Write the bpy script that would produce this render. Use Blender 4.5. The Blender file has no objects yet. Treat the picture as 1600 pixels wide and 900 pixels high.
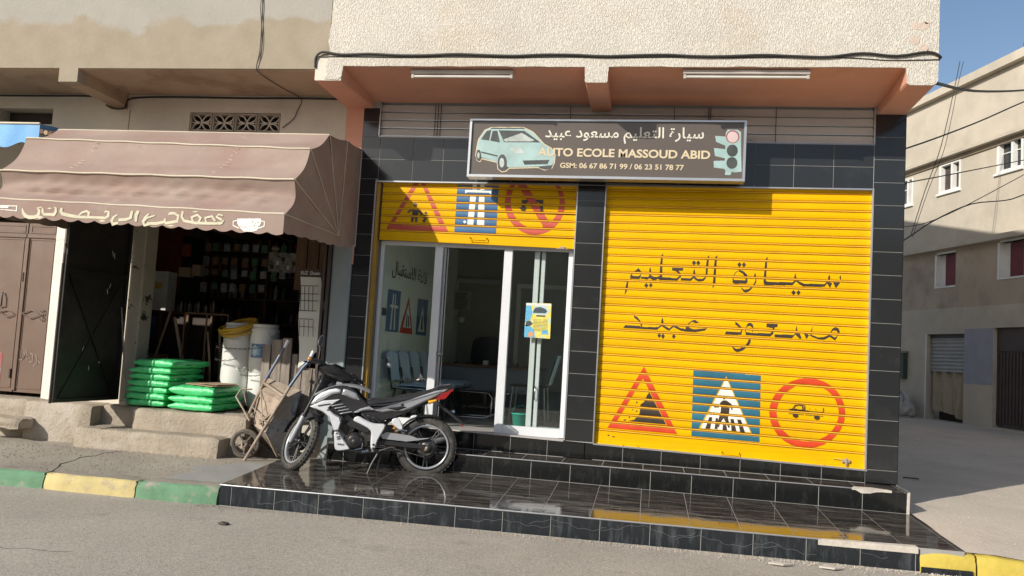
import bpy, bmesh, math, random
from mathutils import Vector, Matrix
R = random.Random(7)
SC = bpy.context.scene
COL = SC.collection
# ---------------- camera, sky, sun, exposure ----------------
cam = bpy.data.cameras.new('camera'); cam.sensor_width = 36; cam.lens = 1319.45/1600*36
cam.clip_end = 2000; cam.clip_start = 0.05
co = bpy.data.objects.new('camera', cam); COL.objects.link(co); SC.camera = co
YAW, PIT, ROL = 0.16527973, 0.07257542, -0.05884003
Mc = Matrix.Rotation(YAW, 3, 'Z') @ Matrix.Rotation(PIT, 3, 'X') @ Matrix.Rotation(ROL, 3, 'Y')
rt, fw, up = Mc.col[0], Mc.col[1], Mc.col[2]
cm = Matrix(((rt[0], up[0], -fw[0], 0.0), (rt[1], up[1], -fw[1], -8.3), (rt[2], up[2], -fw[2], 1.42), (0, 0, 0, 1)))
co.matrix_world = cm
SUN = Vector((.81, 1.0, -.66)).normalized()          # the way the light travels
w = bpy.data.worlds.new('World'); SC.world = w; w.use_nodes = True
nt = w.node_tree; bg = nt.nodes['Background']
sky = nt.nodes.new('ShaderNodeTexSky'); sky.sky_type = 'NISHITA'; sky.sun_disc = False
sky.sun_elevation = math.asin(-SUN.z); sky.sun_rotation = math.atan2(-SUN.x, -SUN.y)
sky.air_density = 1.0; sky.dust_density = 1.6; sky.ozone_density = 1.6
nt.links.new(sky.outputs[0], bg.inputs[0]); bg.inputs[1].default_value = 0.125
sl = bpy.data.lights.new('sun', 'SUN'); sl.energy = 4.6; sl.angle = math.radians(0.5); sl.color = (1.0, .955, .875)
so = bpy.data.objects.new('sun', sl); COL.objects.link(so); so.rotation_euler = SUN.to_track_quat('-Z', 'Y').to_euler()
SC.view_settings.view_transform = 'Standard'; SC.view_settings.look = 'None'; SC.view_settings.gamma = 1
SC.view_settings.exposure = 0.0
SC.render.engine = 'CYCLES'
SC.cycles.max_bounces = 8; SC.cycles.transparent_max_bounces = 16
# ---------------- helpers ----------------
ORG = {}
def org(p): return ORG.get(p.name, Vector((0, 0, 0))) if p else Vector((0, 0, 0))
def tag(o, label=None, cat=None, group=None, kind=None):
    if label: o['label'] = label
    if cat: o['category'] = cat
    if group: o['group'] = group
    if kind: o['kind'] = kind
    return o
def thing(name, loc, label, cat, group=None, rz=0):
    o = bpy.data.objects.new(name, None); o.empty_display_size = .1; COL.objects.link(o)
    o.location = loc; o.rotation_euler = (0, 0, rz); ORG[o.name] = Vector(loc)
    return tag(o, label, cat, group)
class MB:
    def __init__(s): s.v = []; s.f = []; s.m = []; s.sm = []
    def add(s, V, F, mi=0, sm=False):
        k = len(s.v); s.v += [tuple(p) for p in V]
        for f in F: s.f.append([i+k for i in f]); s.m.append(mi); s.sm.append(sm)
        return s
    def box(s, x0, x1, y0, y1, z0, z1, mi=0, M=None):
        V = [(x, y, z) for z in (z0, z1) for y in (y0, y1) for x in (x0, x1)]
        if M is not None: V = [M @ Vector(p) for p in V]
        return s.add(V, [(0,2,3,1),(4,5,7,6),(0,1,5,4),(1,3,7,5),(3,2,6,7),(2,0,4,6)], mi)
    def cbox(s, x0, x1, y0, y1, z0, z1, b=.004, mi=0, M=None):   # box with chamfered edges
        X=(x0,x1);Y=(y0,y1);Z=(z0,z1); V=[];idx={}
        for i in (0,1):
            for j in (0,1):
                for k in (0,1):
                    for a in range(3):
                        p=[X[i],Y[j],Z[k]]
                        for c,(t) in enumerate((i,j,k)):
                            if c!=a: p[c]+= b if t==0 else -b
                        idx[(i,j,k,a)]=len(V);V.append(p)
        F=[]
        F.append([idx[(0,0,0,0)],idx[(0,0,1,0)],idx[(0,1,1,0)],idx[(0,1,0,0)]])
        F.append([idx[(1,0,0,0)],idx[(1,1,0,0)],idx[(1,1,1,0)],idx[(1,0,1,0)]])
        F.append([idx[(0,0,0,1)],idx[(1,0,0,1)],idx[(1,0,1,1)],idx[(0,0,1,1)]])
        F.append([idx[(0,1,0,1)],idx[(0,1,1,1)],idx[(1,1,1,1)],idx[(1,1,0,1)]])
        F.append([idx[(0,0,0,2)],idx[(0,1,0,2)],idx[(1,1,0,2)],idx[(1,0,0,2)]])
        F.append([idx[(0,0,1,2)],idx[(1,0,1,2)],idx[(1,1,1,2)],idx[(0,1,1,2)]])
        for i in (0,1):
            for j in (0,1):
                F.append([idx[(i,j,0,0)],idx[(i,j,0,1)],idx[(i,j,1,1)],idx[(i,j,1,0)]])
                F.append([idx[(i,0,j,0)],idx[(i,0,j,2)],idx[(i,1,j,2)],idx[(i,1,j,0)]])
                F.append([idx[(0,i,j,1)],idx[(0,i,j,2)],idx[(1,i,j,2)],idx[(1,i,j,1)]])
                for k in (0,1): F.append([idx[(i,j,k,0)],idx[(i,j,k,1)],idx[(i,j,k,2)]])
        if M is not None: V=[M@Vector(p) for p in V]
        return s.add(V,F,mi)
    def tube(s, P, r, n=8, mi=0, sm=True, cap=True, closed=False, flat=1.0):
        P = [Vector(p) for p in P]; rr = r if isinstance(r, (list, tuple)) else [r]*len(P)
        V = []; N = len(P); prev = None
        for i, p in enumerate(P):
            a = P[(i-1) % N] if (closed or i > 0) else p; b = P[(i+1) % N] if (closed or i < N-1) else p
            t = (b-a).normalized() if (b-a).length > 1e-9 else Vector((0,0,1))
            if prev is None:
                q = Vector((0,0,1)) if abs(t.z) < .9 else Vector((0,1,0)); u = t.cross(q).normalized()
            else: u = (prev - t*prev.dot(t)).normalized()
            prev = u; v = t.cross(u)
            for k in range(n):
                A = 2*math.pi*k/n; V.append(p + u*math.cos(A)*rr[i] + v*math.sin(A)*rr[i]*flat)
        F = []
        for i in range(N if closed else N-1):
            for k in range(n):
                a = i*n+k; b = i*n+(k+1) % n; c = ((i+1) % N)*n+(k+1) % n; d = ((i+1) % N)*n+k
                F.append((a, b, c, d))
        s.add(V, F, mi, sm)
        if cap and not closed: s.add(V[:n], [tuple(range(n))[::-1]], mi); s.add(V[-n:], [tuple(range(n))], mi)
        return s
    def lathe(s, prof, c, ax=(0,0,1), n=20, mi=0, sm=True):
        ax = Vector(ax).normalized(); q = Vector((1,0,0)) if abs(ax.x) < .8 else Vector((0,1,0))
        u = ax.cross(q).normalized(); v = ax.cross(u); c = Vector(c); V = []; F = []
        for r, h in prof:
            for k in range(n):
                A = 2*math.pi*k/n; V.append(c + ax*h + u*r*math.cos(A) + v*r*math.sin(A))
        for i in range(len(prof)-1):
            for k in range(n): F.append((i*n+k, i*n+(k+1) % n, (i+1)*n+(k+1) % n, (i+1)*n+k))
        return s.add(V, F, mi, sm)
    def prism(s, P, d, mi=0, sm=False):      # polygon P extruded by vector d
        P = [Vector(p) for p in P]; d = Vector(d); n = len(P)
        return s.add(P + [p+d for p in P], [tuple(range(n))[::-1], tuple(range(n, 2*n))] + [(i, (i+1) % n, (i+1) % n+n, i+n) for i in range(n)], mi, sm)
    def grid(s, fn, nu, nv, mi=0, sm=True):
        V = [fn(i/nu, j/nv) for j in range(nv+1) for i in range(nu+1)]
        F = [(j*(nu+1)+i, j*(nu+1)+i+1, (j+1)*(nu+1)+i+1, (j+1)*(nu+1)+i) for j in range(nv) for i in range(nu)]
        return s.add(V, F, mi, sm)
    def build(s, name, mat, parent=None, local=False, fix=True, kind=None, label=None):
        me = bpy.data.meshes.new(name); O = Vector((0,0,0)) if local else org(parent)
        me.from_pydata([tuple(Vector(p)-O) for p in s.v], [], s.f)
        for m in (mat if isinstance(mat, (list, tuple)) else [mat]): me.materials.append(m)
        me.polygons.foreach_set('material_index', s.m); me.polygons.foreach_set('use_smooth', s.sm)
        if fix:
            b = bmesh.new(); b.from_mesh(me); bmesh.ops.recalc_face_normals(b, faces=b.faces); b.to_mesh(me); b.free()
        me.update(); o = bpy.data.objects.new(name, me); COL.objects.link(o)
        if parent: o.parent = parent; ORG[o.name] = O
        if kind: o['kind'] = kind
        if label: o['label'] = label
        return o
def copy_tree(o, parent=None):
    c = o.copy(); COL.objects.link(c)
    if parent: c.parent = parent
    ORG[c.name] = org(o)
    for ch in list(o.children): copy_tree(ch, c)
    return c
def inst(name, me, parent, loc, rot=None, scale=None):
    o = bpy.data.objects.new(name, me); COL.objects.link(o); o.parent = parent
    o.location = Vector(loc) - org(parent)
    if rot: o.rotation_euler = rot
    if scale: o.scale = scale
    return o
def mesh_of(mb, name, mat):
    o = mb.build(name, mat, None, local=True); me = o.data; bpy.data.objects.remove(o); return me
# ---------------- materials ----------------
def mat(name, c, rough=.8, metal=0, var=.12, vs=3.0, bump=0, bs=60, c2=None, c2s=1.5, c2t=(.5,.62), str_=(1,1,1), spec=.5, coat=0, dust=0, rv=0, c3=None, c3s=12, c3t=(.62,.7)):
    m = bpy.data.materials.new(name); m.use_nodes = True; n = m.node_tree; L = n.links
    B = n.nodes['Principled BSDF']; B.inputs['Roughness'].default_value = rough; B.inputs['Metallic'].default_value = metal
    B.inputs['Specular IOR Level'].default_value = spec; B.inputs['Coat Weight'].default_value = coat
    g = n.nodes.new('ShaderNodeNewGeometry'); mp = n.nodes.new('ShaderNodeMapping'); L.new(g.outputs['Position'], mp.inputs[0]); mp.inputs['Scale'].default_value = str_
    def noise(sc, det=5, ro=.6):
        x = n.nodes.new('ShaderNodeTexNoise'); x.inputs['Scale'].default_value = sc; x.inputs['Detail'].default_value = det; x.inputs['Roughness'].default_value = ro
        L.new(mp.outputs[0], x.inputs['Vector']); return x.outputs['Fac']
    def ramp(src, a, b):
        r = n.nodes.new('ShaderNodeMapRange'); r.inputs['From Min'].default_value = a; r.inputs['From Max'].default_value = b; L.new(src, r.inputs['Value']); return r.outputs[0]
    def mix(f, a, b):
        x = n.nodes.new('ShaderNodeMix'); x.data_type = 'RGBA'
        L.new(f, x.inputs[0])
        for s, q in ((a, 6), (b, 7)):
            if isinstance(s, (tuple, list)): x.inputs[q].default_value = (*s, 1)
            else: L.new(s, x.inputs[q])
        return x.outputs[2]
    lo = tuple(v*(1-var) for v in c); hi = tuple(min(1, v*(1+var)) for v in c)
    col = mix(ramp(noise(vs), .3, .7), lo, hi)
    if c2: col = mix(ramp(noise(c2s, 8, .65), *c2t), col, c2)
    if c3: col = mix(ramp(noise(c3s, 6, .7), *c3t), col, c3)
    if dust:
        s = n.nodes.new('ShaderNodeSeparateXYZ'); L.new(g.outputs['Normal'], s.inputs[0])
        mm = n.nodes.new('ShaderNodeMath'); mm.operation = 'MULTIPLY'; L.new(ramp(s.outputs[2], .2, 1.0), mm.inputs[0]); mm.inputs[1].default_value = dust
        col = mix(mm.outputs[0], col, (.36,.31,.25))
    L.new(col, B.inputs['Base Color'])
    if rv: 
        q = ramp(noise(vs*2.3), .3, .7); mr = n.nodes.new('ShaderNodeMapRange'); mr.inputs['To Min'].default_value = max(0, rough-rv); mr.inputs['To Max'].default_value = rough+rv; L.new(q, mr.inputs['Value']); L.new(mr.outputs[0], B.inputs['Roughness'])
    if bump:
        bn = n.nodes.new('ShaderNodeBump'); bn.inputs['Strength'].default_value = 1; bn.inputs['Distance'].default_value = bump
        L.new(noise(bs, 4, .6), bn.inputs['Height']); L.new(bn.outputs[0], B.inputs['Normal'])
    m['h'] = 1
    return m
M_ = {}
def K(k): return M_[k]
M_['yellow'] = mat('yellow_paint', (.78,.435,.0), .5, spec=.12, var=.05, vs=2, c2=(.66,.35,.01), c2s=2.2, c2t=(.5,.85), bump=.0012, bs=18, c3=(.5,.3,.06), c3s=22, c3t=(.68,.8))
def slat_tint(m):          # each slat weathered a little differently, with faint streaks along it
    n, L, B = m.node_tree.nodes, m.node_tree.links, m.node_tree.nodes['Principled BSDF']; base = B.inputs['Base Color'].links[0].from_socket
    oi = n.new('ShaderNodeObjectInfo'); g = n.new('ShaderNodeNewGeometry'); mp = n.new('ShaderNodeMapping'); mp.inputs['Scale'].default_value = (1.2, 1, 45); L.new(g.outputs['Position'], mp.inputs[0])
    x = n.new('ShaderNodeTexNoise'); x.inputs['Scale'].default_value = 1; x.inputs['Detail'].default_value = 6; L.new(mp.outputs[0], x.inputs['Vector'])
    a = n.new('ShaderNodeMath'); a.operation = 'MULTIPLY_ADD'; L.new(oi.outputs['Random'], a.inputs[0]); a.inputs[1].default_value = .09; a.inputs[2].default_value = .74
    b = n.new('ShaderNodeMath'); b.operation = 'MULTIPLY_ADD'; L.new(x.outputs['Fac'], b.inputs[0]); b.inputs[1].default_value = .38; L.new(a.outputs[0], b.inputs[2])
    c = n.new('ShaderNodeMix'); c.data_type = 'RGBA'; c.blend_type = 'MULTIPLY'; c.inputs[0].default_value = 1; L.new(base, c.inputs[6]); L.new(b.outputs[0], c.inputs[7]); L.new(c.outputs[2], B.inputs['Base Color'])
slat_tint(M_['yellow'])
M_['yellow_old'] = mat('worn_yellow_paint', (.8,.48,.06), .5, var=.12, spec=.15)
M_['orange_jamb'] = mat('ochre_paint', (.45,.25,.03), .5)
M_['ink'] = mat('dark_brown_paint', (.045,.03,.02), .45, var=.3)
M_['redp'] = mat('red_paint', (.62,.055,.012), .45, var=.12, vs=6)
M_['redp2'] = mat('faded_red_paint', (.5,.07,.04), .5, var=.12)
M_['teal'] = mat('teal_blue_paint', (.025,.14,.2), .45, var=.25, vs=3)
M_['bluep'] = mat('blue_paint', (.04,.13,.27), .45, var=.15)
M_['whitep'] = mat('white_paint', (.8,.78,.68), .5, var=.05)
M_['black'] = mat('black_paint', (.02,.02,.02), .4)
M_['alu'] = mat('white_aluminium', (.68,.69,.7), .35, var=.04)
M_['trim'] = mat('aluminium_trim', (.55,.56,.57), .3, .7, var=.08)
M_['steel'] = mat('dull_steel', (.35,.35,.36), .4, .8)
M_['chrome'] = mat('polished_metal', (.6,.6,.62), .18, 1.0, var=.05)
M_['rubber'] = mat('dusty_rubber', (.05,.047,.042), .8, var=.3, vs=20, c2=(.16,.145,.12), c2s=14, c2t=(.5,.8))
M_['cable'] = mat('black_cable', (.025,.023,.02), .6)
M_['salmon'] = mat('salmon_paint', (.66,.33,.23), .8, var=.06, vs=2, c2=(.55,.26,.17), c2s=1.2, c2t=(.5,.8), bump=.002, bs=30)
M_['concrete'] = mat('bare_concrete', (.36,.31,.25), .9, var=.15, vs=4, c2=(.26,.225,.18), c2s=1.5, bump=.004, bs=30)
M_['fabric'] = mat('faded_brown_canvas', (.33,.245,.2), .85, var=.1, vs=1.5, c2=(.30,.185,.15), c2s=2.0, c2t=(.45,.75), bump=.0015, bs=140, c3=(.4,.33,.27), c3s=2.2, c3t=(.58,.78))
M_['fabric2'] = mat('canvas_piping', (.62,.55,.42), .8, var=.1)
M_['fabric_in'] = mat('dark_canvas_gore', (.15,.105,.08), .85, var=.12)
M_['cream'] = mat('cream_paint_on_canvas', (.62,.58,.42), .8, var=.12, vs=20)
M_['bag'] = mat('green_plastic_sack', (.075,.60,.2), .36, var=.15, vs=6, c2=(.05,.42,.14), c2s=8, c2t=(.5,.8), bump=.008, bs=22)
M_['card'] = mat('cardboard', (.42,.3,.19), .85)
M_['barrel'] = mat('white_plastic_drum', (.72,.72,.68), .4, var=.06, c2=(.5,.47,.4), c2s=5, c2t=(.6,.85))
M_['hose'] = mat('yellow_hose', (.55,.34,.03), .4, var=.15)
M_['chain'] = mat('rusty_chain', (.07,.05,.04), .6, .5)
M_['wood'] = mat('grey_weathered_wood', (.27,.23,.19), .85, var=.25, vs=5, str_=(6,6,.6), c2=(.16,.13,.1), c2s=3, bump=.004, bs=20)
M_['wood2'] = mat('brown_wood', (.16,.09,.05), .75, var=.25, str_=(5,5,.8))
M_['darkdoor'] = mat('black_painted_iron', (.014,.012,.010), .5, var=.3, vs=3, c2=(.035,.03,.024), c2s=4, c2t=(.55,.75), rv=.15)
M_['browndoor'] = mat('brown_painted_steel', (.16,.103,.075), .38, var=.08, vs=2, c2=(.19,.12,.09), c2s=2.5, c2t=(.5,.8), rv=.08, bump=.003, bs=2.2)
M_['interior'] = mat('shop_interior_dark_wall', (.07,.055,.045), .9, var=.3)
M_['office'] = mat('pale_green_office_wall', (.74,.78,.7), .7, var=.04)
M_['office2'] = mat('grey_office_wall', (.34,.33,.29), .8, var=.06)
M_['officefloor'] = mat('office_floor_tile', (.3,.29,.27), .25, var=.1)
M_['chairblue'] = mat('pale_blue_chair_fabric', (.5,.62,.75), .6, var=.06)
M_['desk'] = mat('grey_desk_panel', (.2,.22,.25), .5)
M_['paper'] = mat('paper', (.68,.68,.62), .8, var=.05)
M_['greenpl'] = mat('turquoise_plastic', (.02,.45,.33), .4)
M_['carttan'] = mat('dusty_rusty_steel', (.36,.29,.225), .85, .0, var=.2, vs=6, c2=(.24,.17,.125), c2s=7, c2t=(.5,.7), bump=.003, bs=25)
M_['cartblue'] = mat('scratched_blue_grey_steel', (.36,.365,.38), .6, .05, var=.3, vs=7, c2=(.34,.27,.21), c2s=4, c2t=(.45,.62), c3=(.12,.17,.28), c3s=5, c3t=(.55,.6))
M_['handle'] = mat('blue_grey_tube', (.13,.17,.23), .45, .3, var=.2, c2=(.3,.24,.2), c2s=7, c2t=(.55,.7))
M_['silver'] = mat('silver_fairing', (.78,.79,.81), .3, .15, var=.05, coat=.5, c2=(.5,.48,.44), c2s=9, c2t=(.6,.85))
M_['silver2'] = mat('grey_silver_fairing', (.42,.43,.45), .3, .35, var=.04, coat=.4)
M_['mblack'] = mat('black_plastic_fairing', (.028,.028,.03), .38, var=.2, c2=(.08,.075,.07), c2s=9, c2t=(.6,.85))
M_['seat'] = mat('black_seat_vinyl', (.03,.03,.032), .3, var=.15)
M_['engine'] = mat('oily_engine_metal', (.09,.085,.08), .45, .6, var=.4, vs=30)
M_['redlens'] = mat('red_lens', (.36,.02,.02), .15, coat=.6)
M_['amber'] = mat('amber_lens', (.85,.4,.03), .15, coat=.5)
M_['orangegrip'] = mat('orange_bar_end', (.75,.32,.1), .3, .4)
M_['tile_grout'] = mat('grey_grout', (.34,.33,.31), .9, var=.1)
M_['bgwall'] = mat('sandy_plaster', (.55,.485,.385), .92, var=.08, vs=1.2, c2=(.45,.4,.32), c2s=.9, c2t=(.45,.7), bump=.004, bs=18)
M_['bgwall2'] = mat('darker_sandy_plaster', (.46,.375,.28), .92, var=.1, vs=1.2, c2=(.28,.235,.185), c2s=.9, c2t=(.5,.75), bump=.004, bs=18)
M_['bgblue'] = mat('lavender_wash', (.33,.33,.38), .9, var=.08)
M_['maroon'] = mat('maroon_shutter', (.16,.025,.03), .6)
M_['white_frame'] = mat('white_frame', (.78,.77,.73), .6, var=.08)
M_['glassdark'] = mat('dark_window_glass', (.03,.035,.035), .08, var=.1)
M_['curtain'] = mat('dusty_beige_curtain', (.36,.3,.21), .9, var=.12, vs=4)
M_['corr'] = mat('grey_corrugated_shutter', (.34,.33,.31), .6, .3, var=.1)
M_['ironbrown'] = mat('dark_brown_iron', (.07,.05,.045), .6, var=.2)
M_['sack'] = mat('white_rubble_sack', (.5,.47,.42), .85, var=.2, vs=8, bump=.02, bs=12)
M_['kgreen'] = mat('faded_green_kerb_paint', (.12,.25,.14), .8, var=.18, vs=5, c2=(.3,.27,.22), c2s=7, c2t=(.53,.66), bump=.006, bs=22)
M_['kyellow'] = mat('faded_yellow_kerb_paint', (.55,.45,.2), .8, var=.12, vs=5, c2=(.38,.31,.22), c2s=7, c2t=(.54,.68), bump=.006, bs=22)
M_['kyellow2'] = mat('ochre_kerb_paint', (.55,.42,.07), .75, var=.15, vs=5, c2=(.42,.36,.27), c2s=7, c2t=(.62,.75), bump=.005, bs=22)
M_['tarp_top'] = mat('dirty_grey_tarpaulin', (.2,.19,.17), .8)
M_['blueawn'] = mat('blue_tarpaulin', (.1,.32,.62), .5, var=.15, c2=(.5,.62,.72), c2s=5, c2t=(.58,.72))
M_['grille'] = mat('grey_metal_blind', (.52,.49,.45), .5, .0, var=.08)
M_['signface'] = mat('sign_backing', (.115,.095,.08), .22, var=.06, vs=2)
M_['goldlet'] = mat('cream_gold_letters', (.64,.53,.35), .4, var=.05)
M_['creamlet'] = mat('cream_letters', (.7,.67,.56), .4, var=.05)
M_['carteal'] = mat('printed_pale_turquoise', (.34,.48,.46), .35, var=.15, vs=6)
M_['cardark'] = mat('printed_dark', (.07,.075,.07), .3, var=.3, vs=9)
M_['carlight'] = mat('printed_light', (.45,.5,.47), .3, var=.25, vs=9)
M_['pink'] = mat('printed_pink_lens', (.62,.48,.47), .3)
M_['maroonp'] = mat('printed_dark_red', (.3,.1,.1), .3)
M_['greyplastic'] = mat('old_tube_lamp_casing', (.45,.4,.36), .6)
M_['dirtwhite'] = mat('chipped_mortar', (.55,.5,.43), .95, var=.15, vs=15, bump=.006, bs=40)
def glass_mat():
    m = bpy.data.materials.new('window_glass'); m.use_nodes = True; n = m.node_tree; n.nodes.clear(); L = n.links
    o = n.nodes.new('ShaderNodeOutputMaterial'); t = n.nodes.new('ShaderNodeBsdfTransparent'); t.inputs[0].default_value = (.93,.96,.94,1)
    g = n.nodes.new('ShaderNodeBsdfGlossy'); g.inputs['Roughness'].default_value = .01
    f = n.nodes.new('ShaderNodeFresnel'); f.inputs[0].default_value = 1.5; x = n.nodes.new('ShaderNodeMixShader')
    a = n.nodes.new('ShaderNodeMath'); a.operation = 'MULTIPLY_ADD'; a.inputs[1].default_value = 1.3; a.inputs[2].default_value = .03; L.new(f.outputs[0], a.inputs[0])
    gg = n.nodes.new('ShaderNodeNewGeometry'); iv = n.nodes.new('ShaderNodeMath'); iv.operation = 'SUBTRACT'; iv.inputs[0].default_value = 1; L.new(gg.outputs['Backfacing'], iv.inputs[1])
    mu = n.nodes.new('ShaderNodeMath'); mu.operation = 'MULTIPLY'; L.new(a.outputs[0], mu.inputs[0]); L.new(iv.outputs[0], mu.inputs[1])
    L.new(mu.outputs[0], x.inputs[0]); L.new(t.outputs[0], x.inputs[1]); L.new(g.outputs[0], x.inputs[2]); L.new(x.outputs[0], o.inputs[0]); return m
M_['glass'] = glass_mat()
def nodes_of(m): return m.node_tree.nodes, m.node_tree.links, m.node_tree.nodes['Principled BSDF']
# rough-cast cream plaster: upright worm tracks
def plaster_cream():
    m = mat('cream_roughcast_plaster', (.65,.6,.515), .92, var=.06, vs=1.4, c2=(.56,.505,.42), c2s=1.3, c2t=(.5,.85), c3=(.6,.5,.38), c3s=.8, c3t=(.55,.75)); n, L, B = nodes_of(m)
    g = n.new('ShaderNodeNewGeometry'); mp = n.new('ShaderNodeMapping'); mp.inputs['Scale'].default_value = (100, 100, 42); L.new(g.outputs['Position'], mp.inputs[0])
    x = n.new('ShaderNodeTexNoise'); x.inputs['Scale'].default_value = 1; x.inputs['Detail'].default_value = 3; x.inputs['Distortion'].default_value = .6; L.new(mp.outputs[0], x.inputs['Vector'])
    r = n.new('ShaderNodeMapRange'); r.inputs['From Min'].default_value = .36; r.inputs['From Max'].default_value = .56; L.new(x.outputs['Fac'], r.inputs['Value'])
    b = n.new('ShaderNodeBump'); b.inputs['Distance'].default_value = .005; L.new(r.outputs[0], b.inputs['Height']); L.new(b.outputs[0], B.inputs['Normal']); return m
M_['crepi'] = plaster_cream()
# old plaster: pale grey above a wavy line of later tan render
def plaster_old(name, zl, amp, top, bot, stain):
    m = mat(name, top, .92, var=.07, vs=2.2, bump=.004, bs=28); n, L, B = nodes_of(m)
    base = B.inputs['Base Color'].links[0].from_socket
    g = n.new('ShaderNodeNewGeometry'); s = n.new('ShaderNodeSeparateXYZ'); L.new(g.outputs['Position'], s.inputs[0])
    x = n.new('ShaderNodeTexNoise'); x.inputs['Scale'].default_value = 1.3; x.inputs['Detail'].default_value = 5; x.inputs['Roughness'].default_value = .55; L.new(g.outputs['Position'], x.inputs['Vector'])
    a = n.new('ShaderNodeMath'); a.operation = 'MULTIPLY_ADD'; a.inputs[1].default_value = amp; L.new(x.outputs['Fac'], a.inputs[0]); L.new(s.outputs[2], a.inputs[2])
    r = n.new('ShaderNodeMapRange'); r.inputs['From Min'].default_value = zl+amp*.5-.03; r.inputs['From Max'].default_value = zl+amp*.5+.03; L.new(a.outputs[0], r.inputs['Value'])
    y = n.new('ShaderNodeTexNoise'); y.inputs['Scale'].default_value = 5; y.inputs['Detail'].default_value = 7; L.new(g.outputs['Position'], y.inputs['Vector'])
    c = n.new('ShaderNodeMix'); c.data_type = 'RGBA'; L.new(y.outputs['Fac'], c.inputs[0]); c.inputs[6].default_value = (*bot, 1); c.inputs[7].default_value = (*stain, 1)
    k = n.new('ShaderNodeMix'); k.data_type = 'RGBA'; L.new(r.outputs[0], k.inputs[0]); L.new(c.outputs[2], k.inputs[6]); L.new(base, k.inputs[7]); L.new(k.outputs[2], B.inputs['Base Color']); return m
M_['oldup'] = plaster_old('patched_old_plaster', 4.42, .9, (.36,.335,.29), (.27,.225,.155), (.39,.33,.25))
M_['oldlow'] = mat('grey_old_plaster', (.64,.585,.49), .92, var=.09, vs=1.6, c2=(.54,.48,.39), c2s=1.3, c2t=(.5,.8), bump=.004, bs=22)
M_['oldsoffit'] = mat('stained_concrete_soffit', (.4,.3,.21), .9, var=.15, vs=1.6, c2=(.29,.2,.135), c2s=1.4, bump=.003, bs=14)
M_['greypost'] = mat('blue_grey_painted_post', (.27,.31,.31), .75, var=.1, vs=3, c2=(.38,.37,.33), c2s=3, c2t=(.55,.8), c3=(.02,.02,.02), c3s=7, c3t=(.68,.7), str_=(1,1,.6))
M_['spotpost'] = mat('pale_post_with_black_dabs', (.36,.33,.26), .8, var=.1, c3=(.025,.022,.02), c3s=4.5, c3t=(.6,.63))
M_['whitejamb'] = mat('whitewashed_jamb', (.75,.72,.65), .85, var=.08, c2=(.5,.42,.33), c2s=5, c2t=(.62,.72), bump=.003)
M_['ledge'] = mat('rough_mortar_ledge', (.36,.305,.235), .95, var=.14, vs=4, c2=(.46,.405,.335), c2s=1.7, c2t=(.52,.66), c3=(.22,.175,.13), c3s=11, c3t=(.58,.72), bump=.014, bs=34)
M_['paving'] = mat('dusty_concrete_pavement', (.30,.265,.215), .95, var=.1, vs=2, c2=(.37,.33,.27), c2s=1.1, c2t=(.48,.66), c3=(.22,.19,.155), c3s=6, c3t=(.66,.78), bump=.006, bs=45)
M_['patch'] = mat('grey_cement_patch', (.3,.29,.27), .9, var=.08, bump=.003)
M_['yard'] = mat('dusty_street_ground', (.55,.475,.385), .95, var=.1, vs=1.2, c2=(.61,.53,.43), c2s=.8, c2t=(.48,.7), bump=.01, bs=25)
def asphalt():
    m = mat('dusty_asphalt', (.41,.37,.31), .95, var=.07, vs=1.3, c2=(.47,.425,.36), c2s=.7, c2t=(.4,.7), bump=.008, bs=160, c3=(.33,.295,.245), c3s=2.6, c3t=(.58,.72)); n, L, B = nodes_of(m)
    base = B.inputs['Base Color'].links[0].from_socket
    g = n.new('ShaderNodeNewGeometry'); v = n.new('ShaderNodeTexVoronoi'); v.inputs['Scale'].default_value = 130; L.new(g.outputs['Position'], v.inputs['Vector'])
    s = n.new('ShaderNodeSeparateColor'); L.new(v.outputs['Color'], s.inputs[0])
    r = n.new('ShaderNodeMapRange'); r.inputs['From Min'].default_value = .0; r.inputs['From Max'].default_value = 1; r.inputs['To Min'].default_value = .72; r.inputs['To Max'].default_value = 1.28; L.new(s.outputs[0], r.inputs['Value'])
    c = n.new('ShaderNodeMix'); c.data_type = 'RGBA'; c.blend_type = 'MULTIPLY'; c.inputs[0].default_value = 1; L.new(base, c.inputs[6]); L.new(r.outputs[0], c.inputs[7]); L.new(c.outputs[2], B.inputs['Base Color']); return m
M_['asphalt'] = asphalt()
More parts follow.
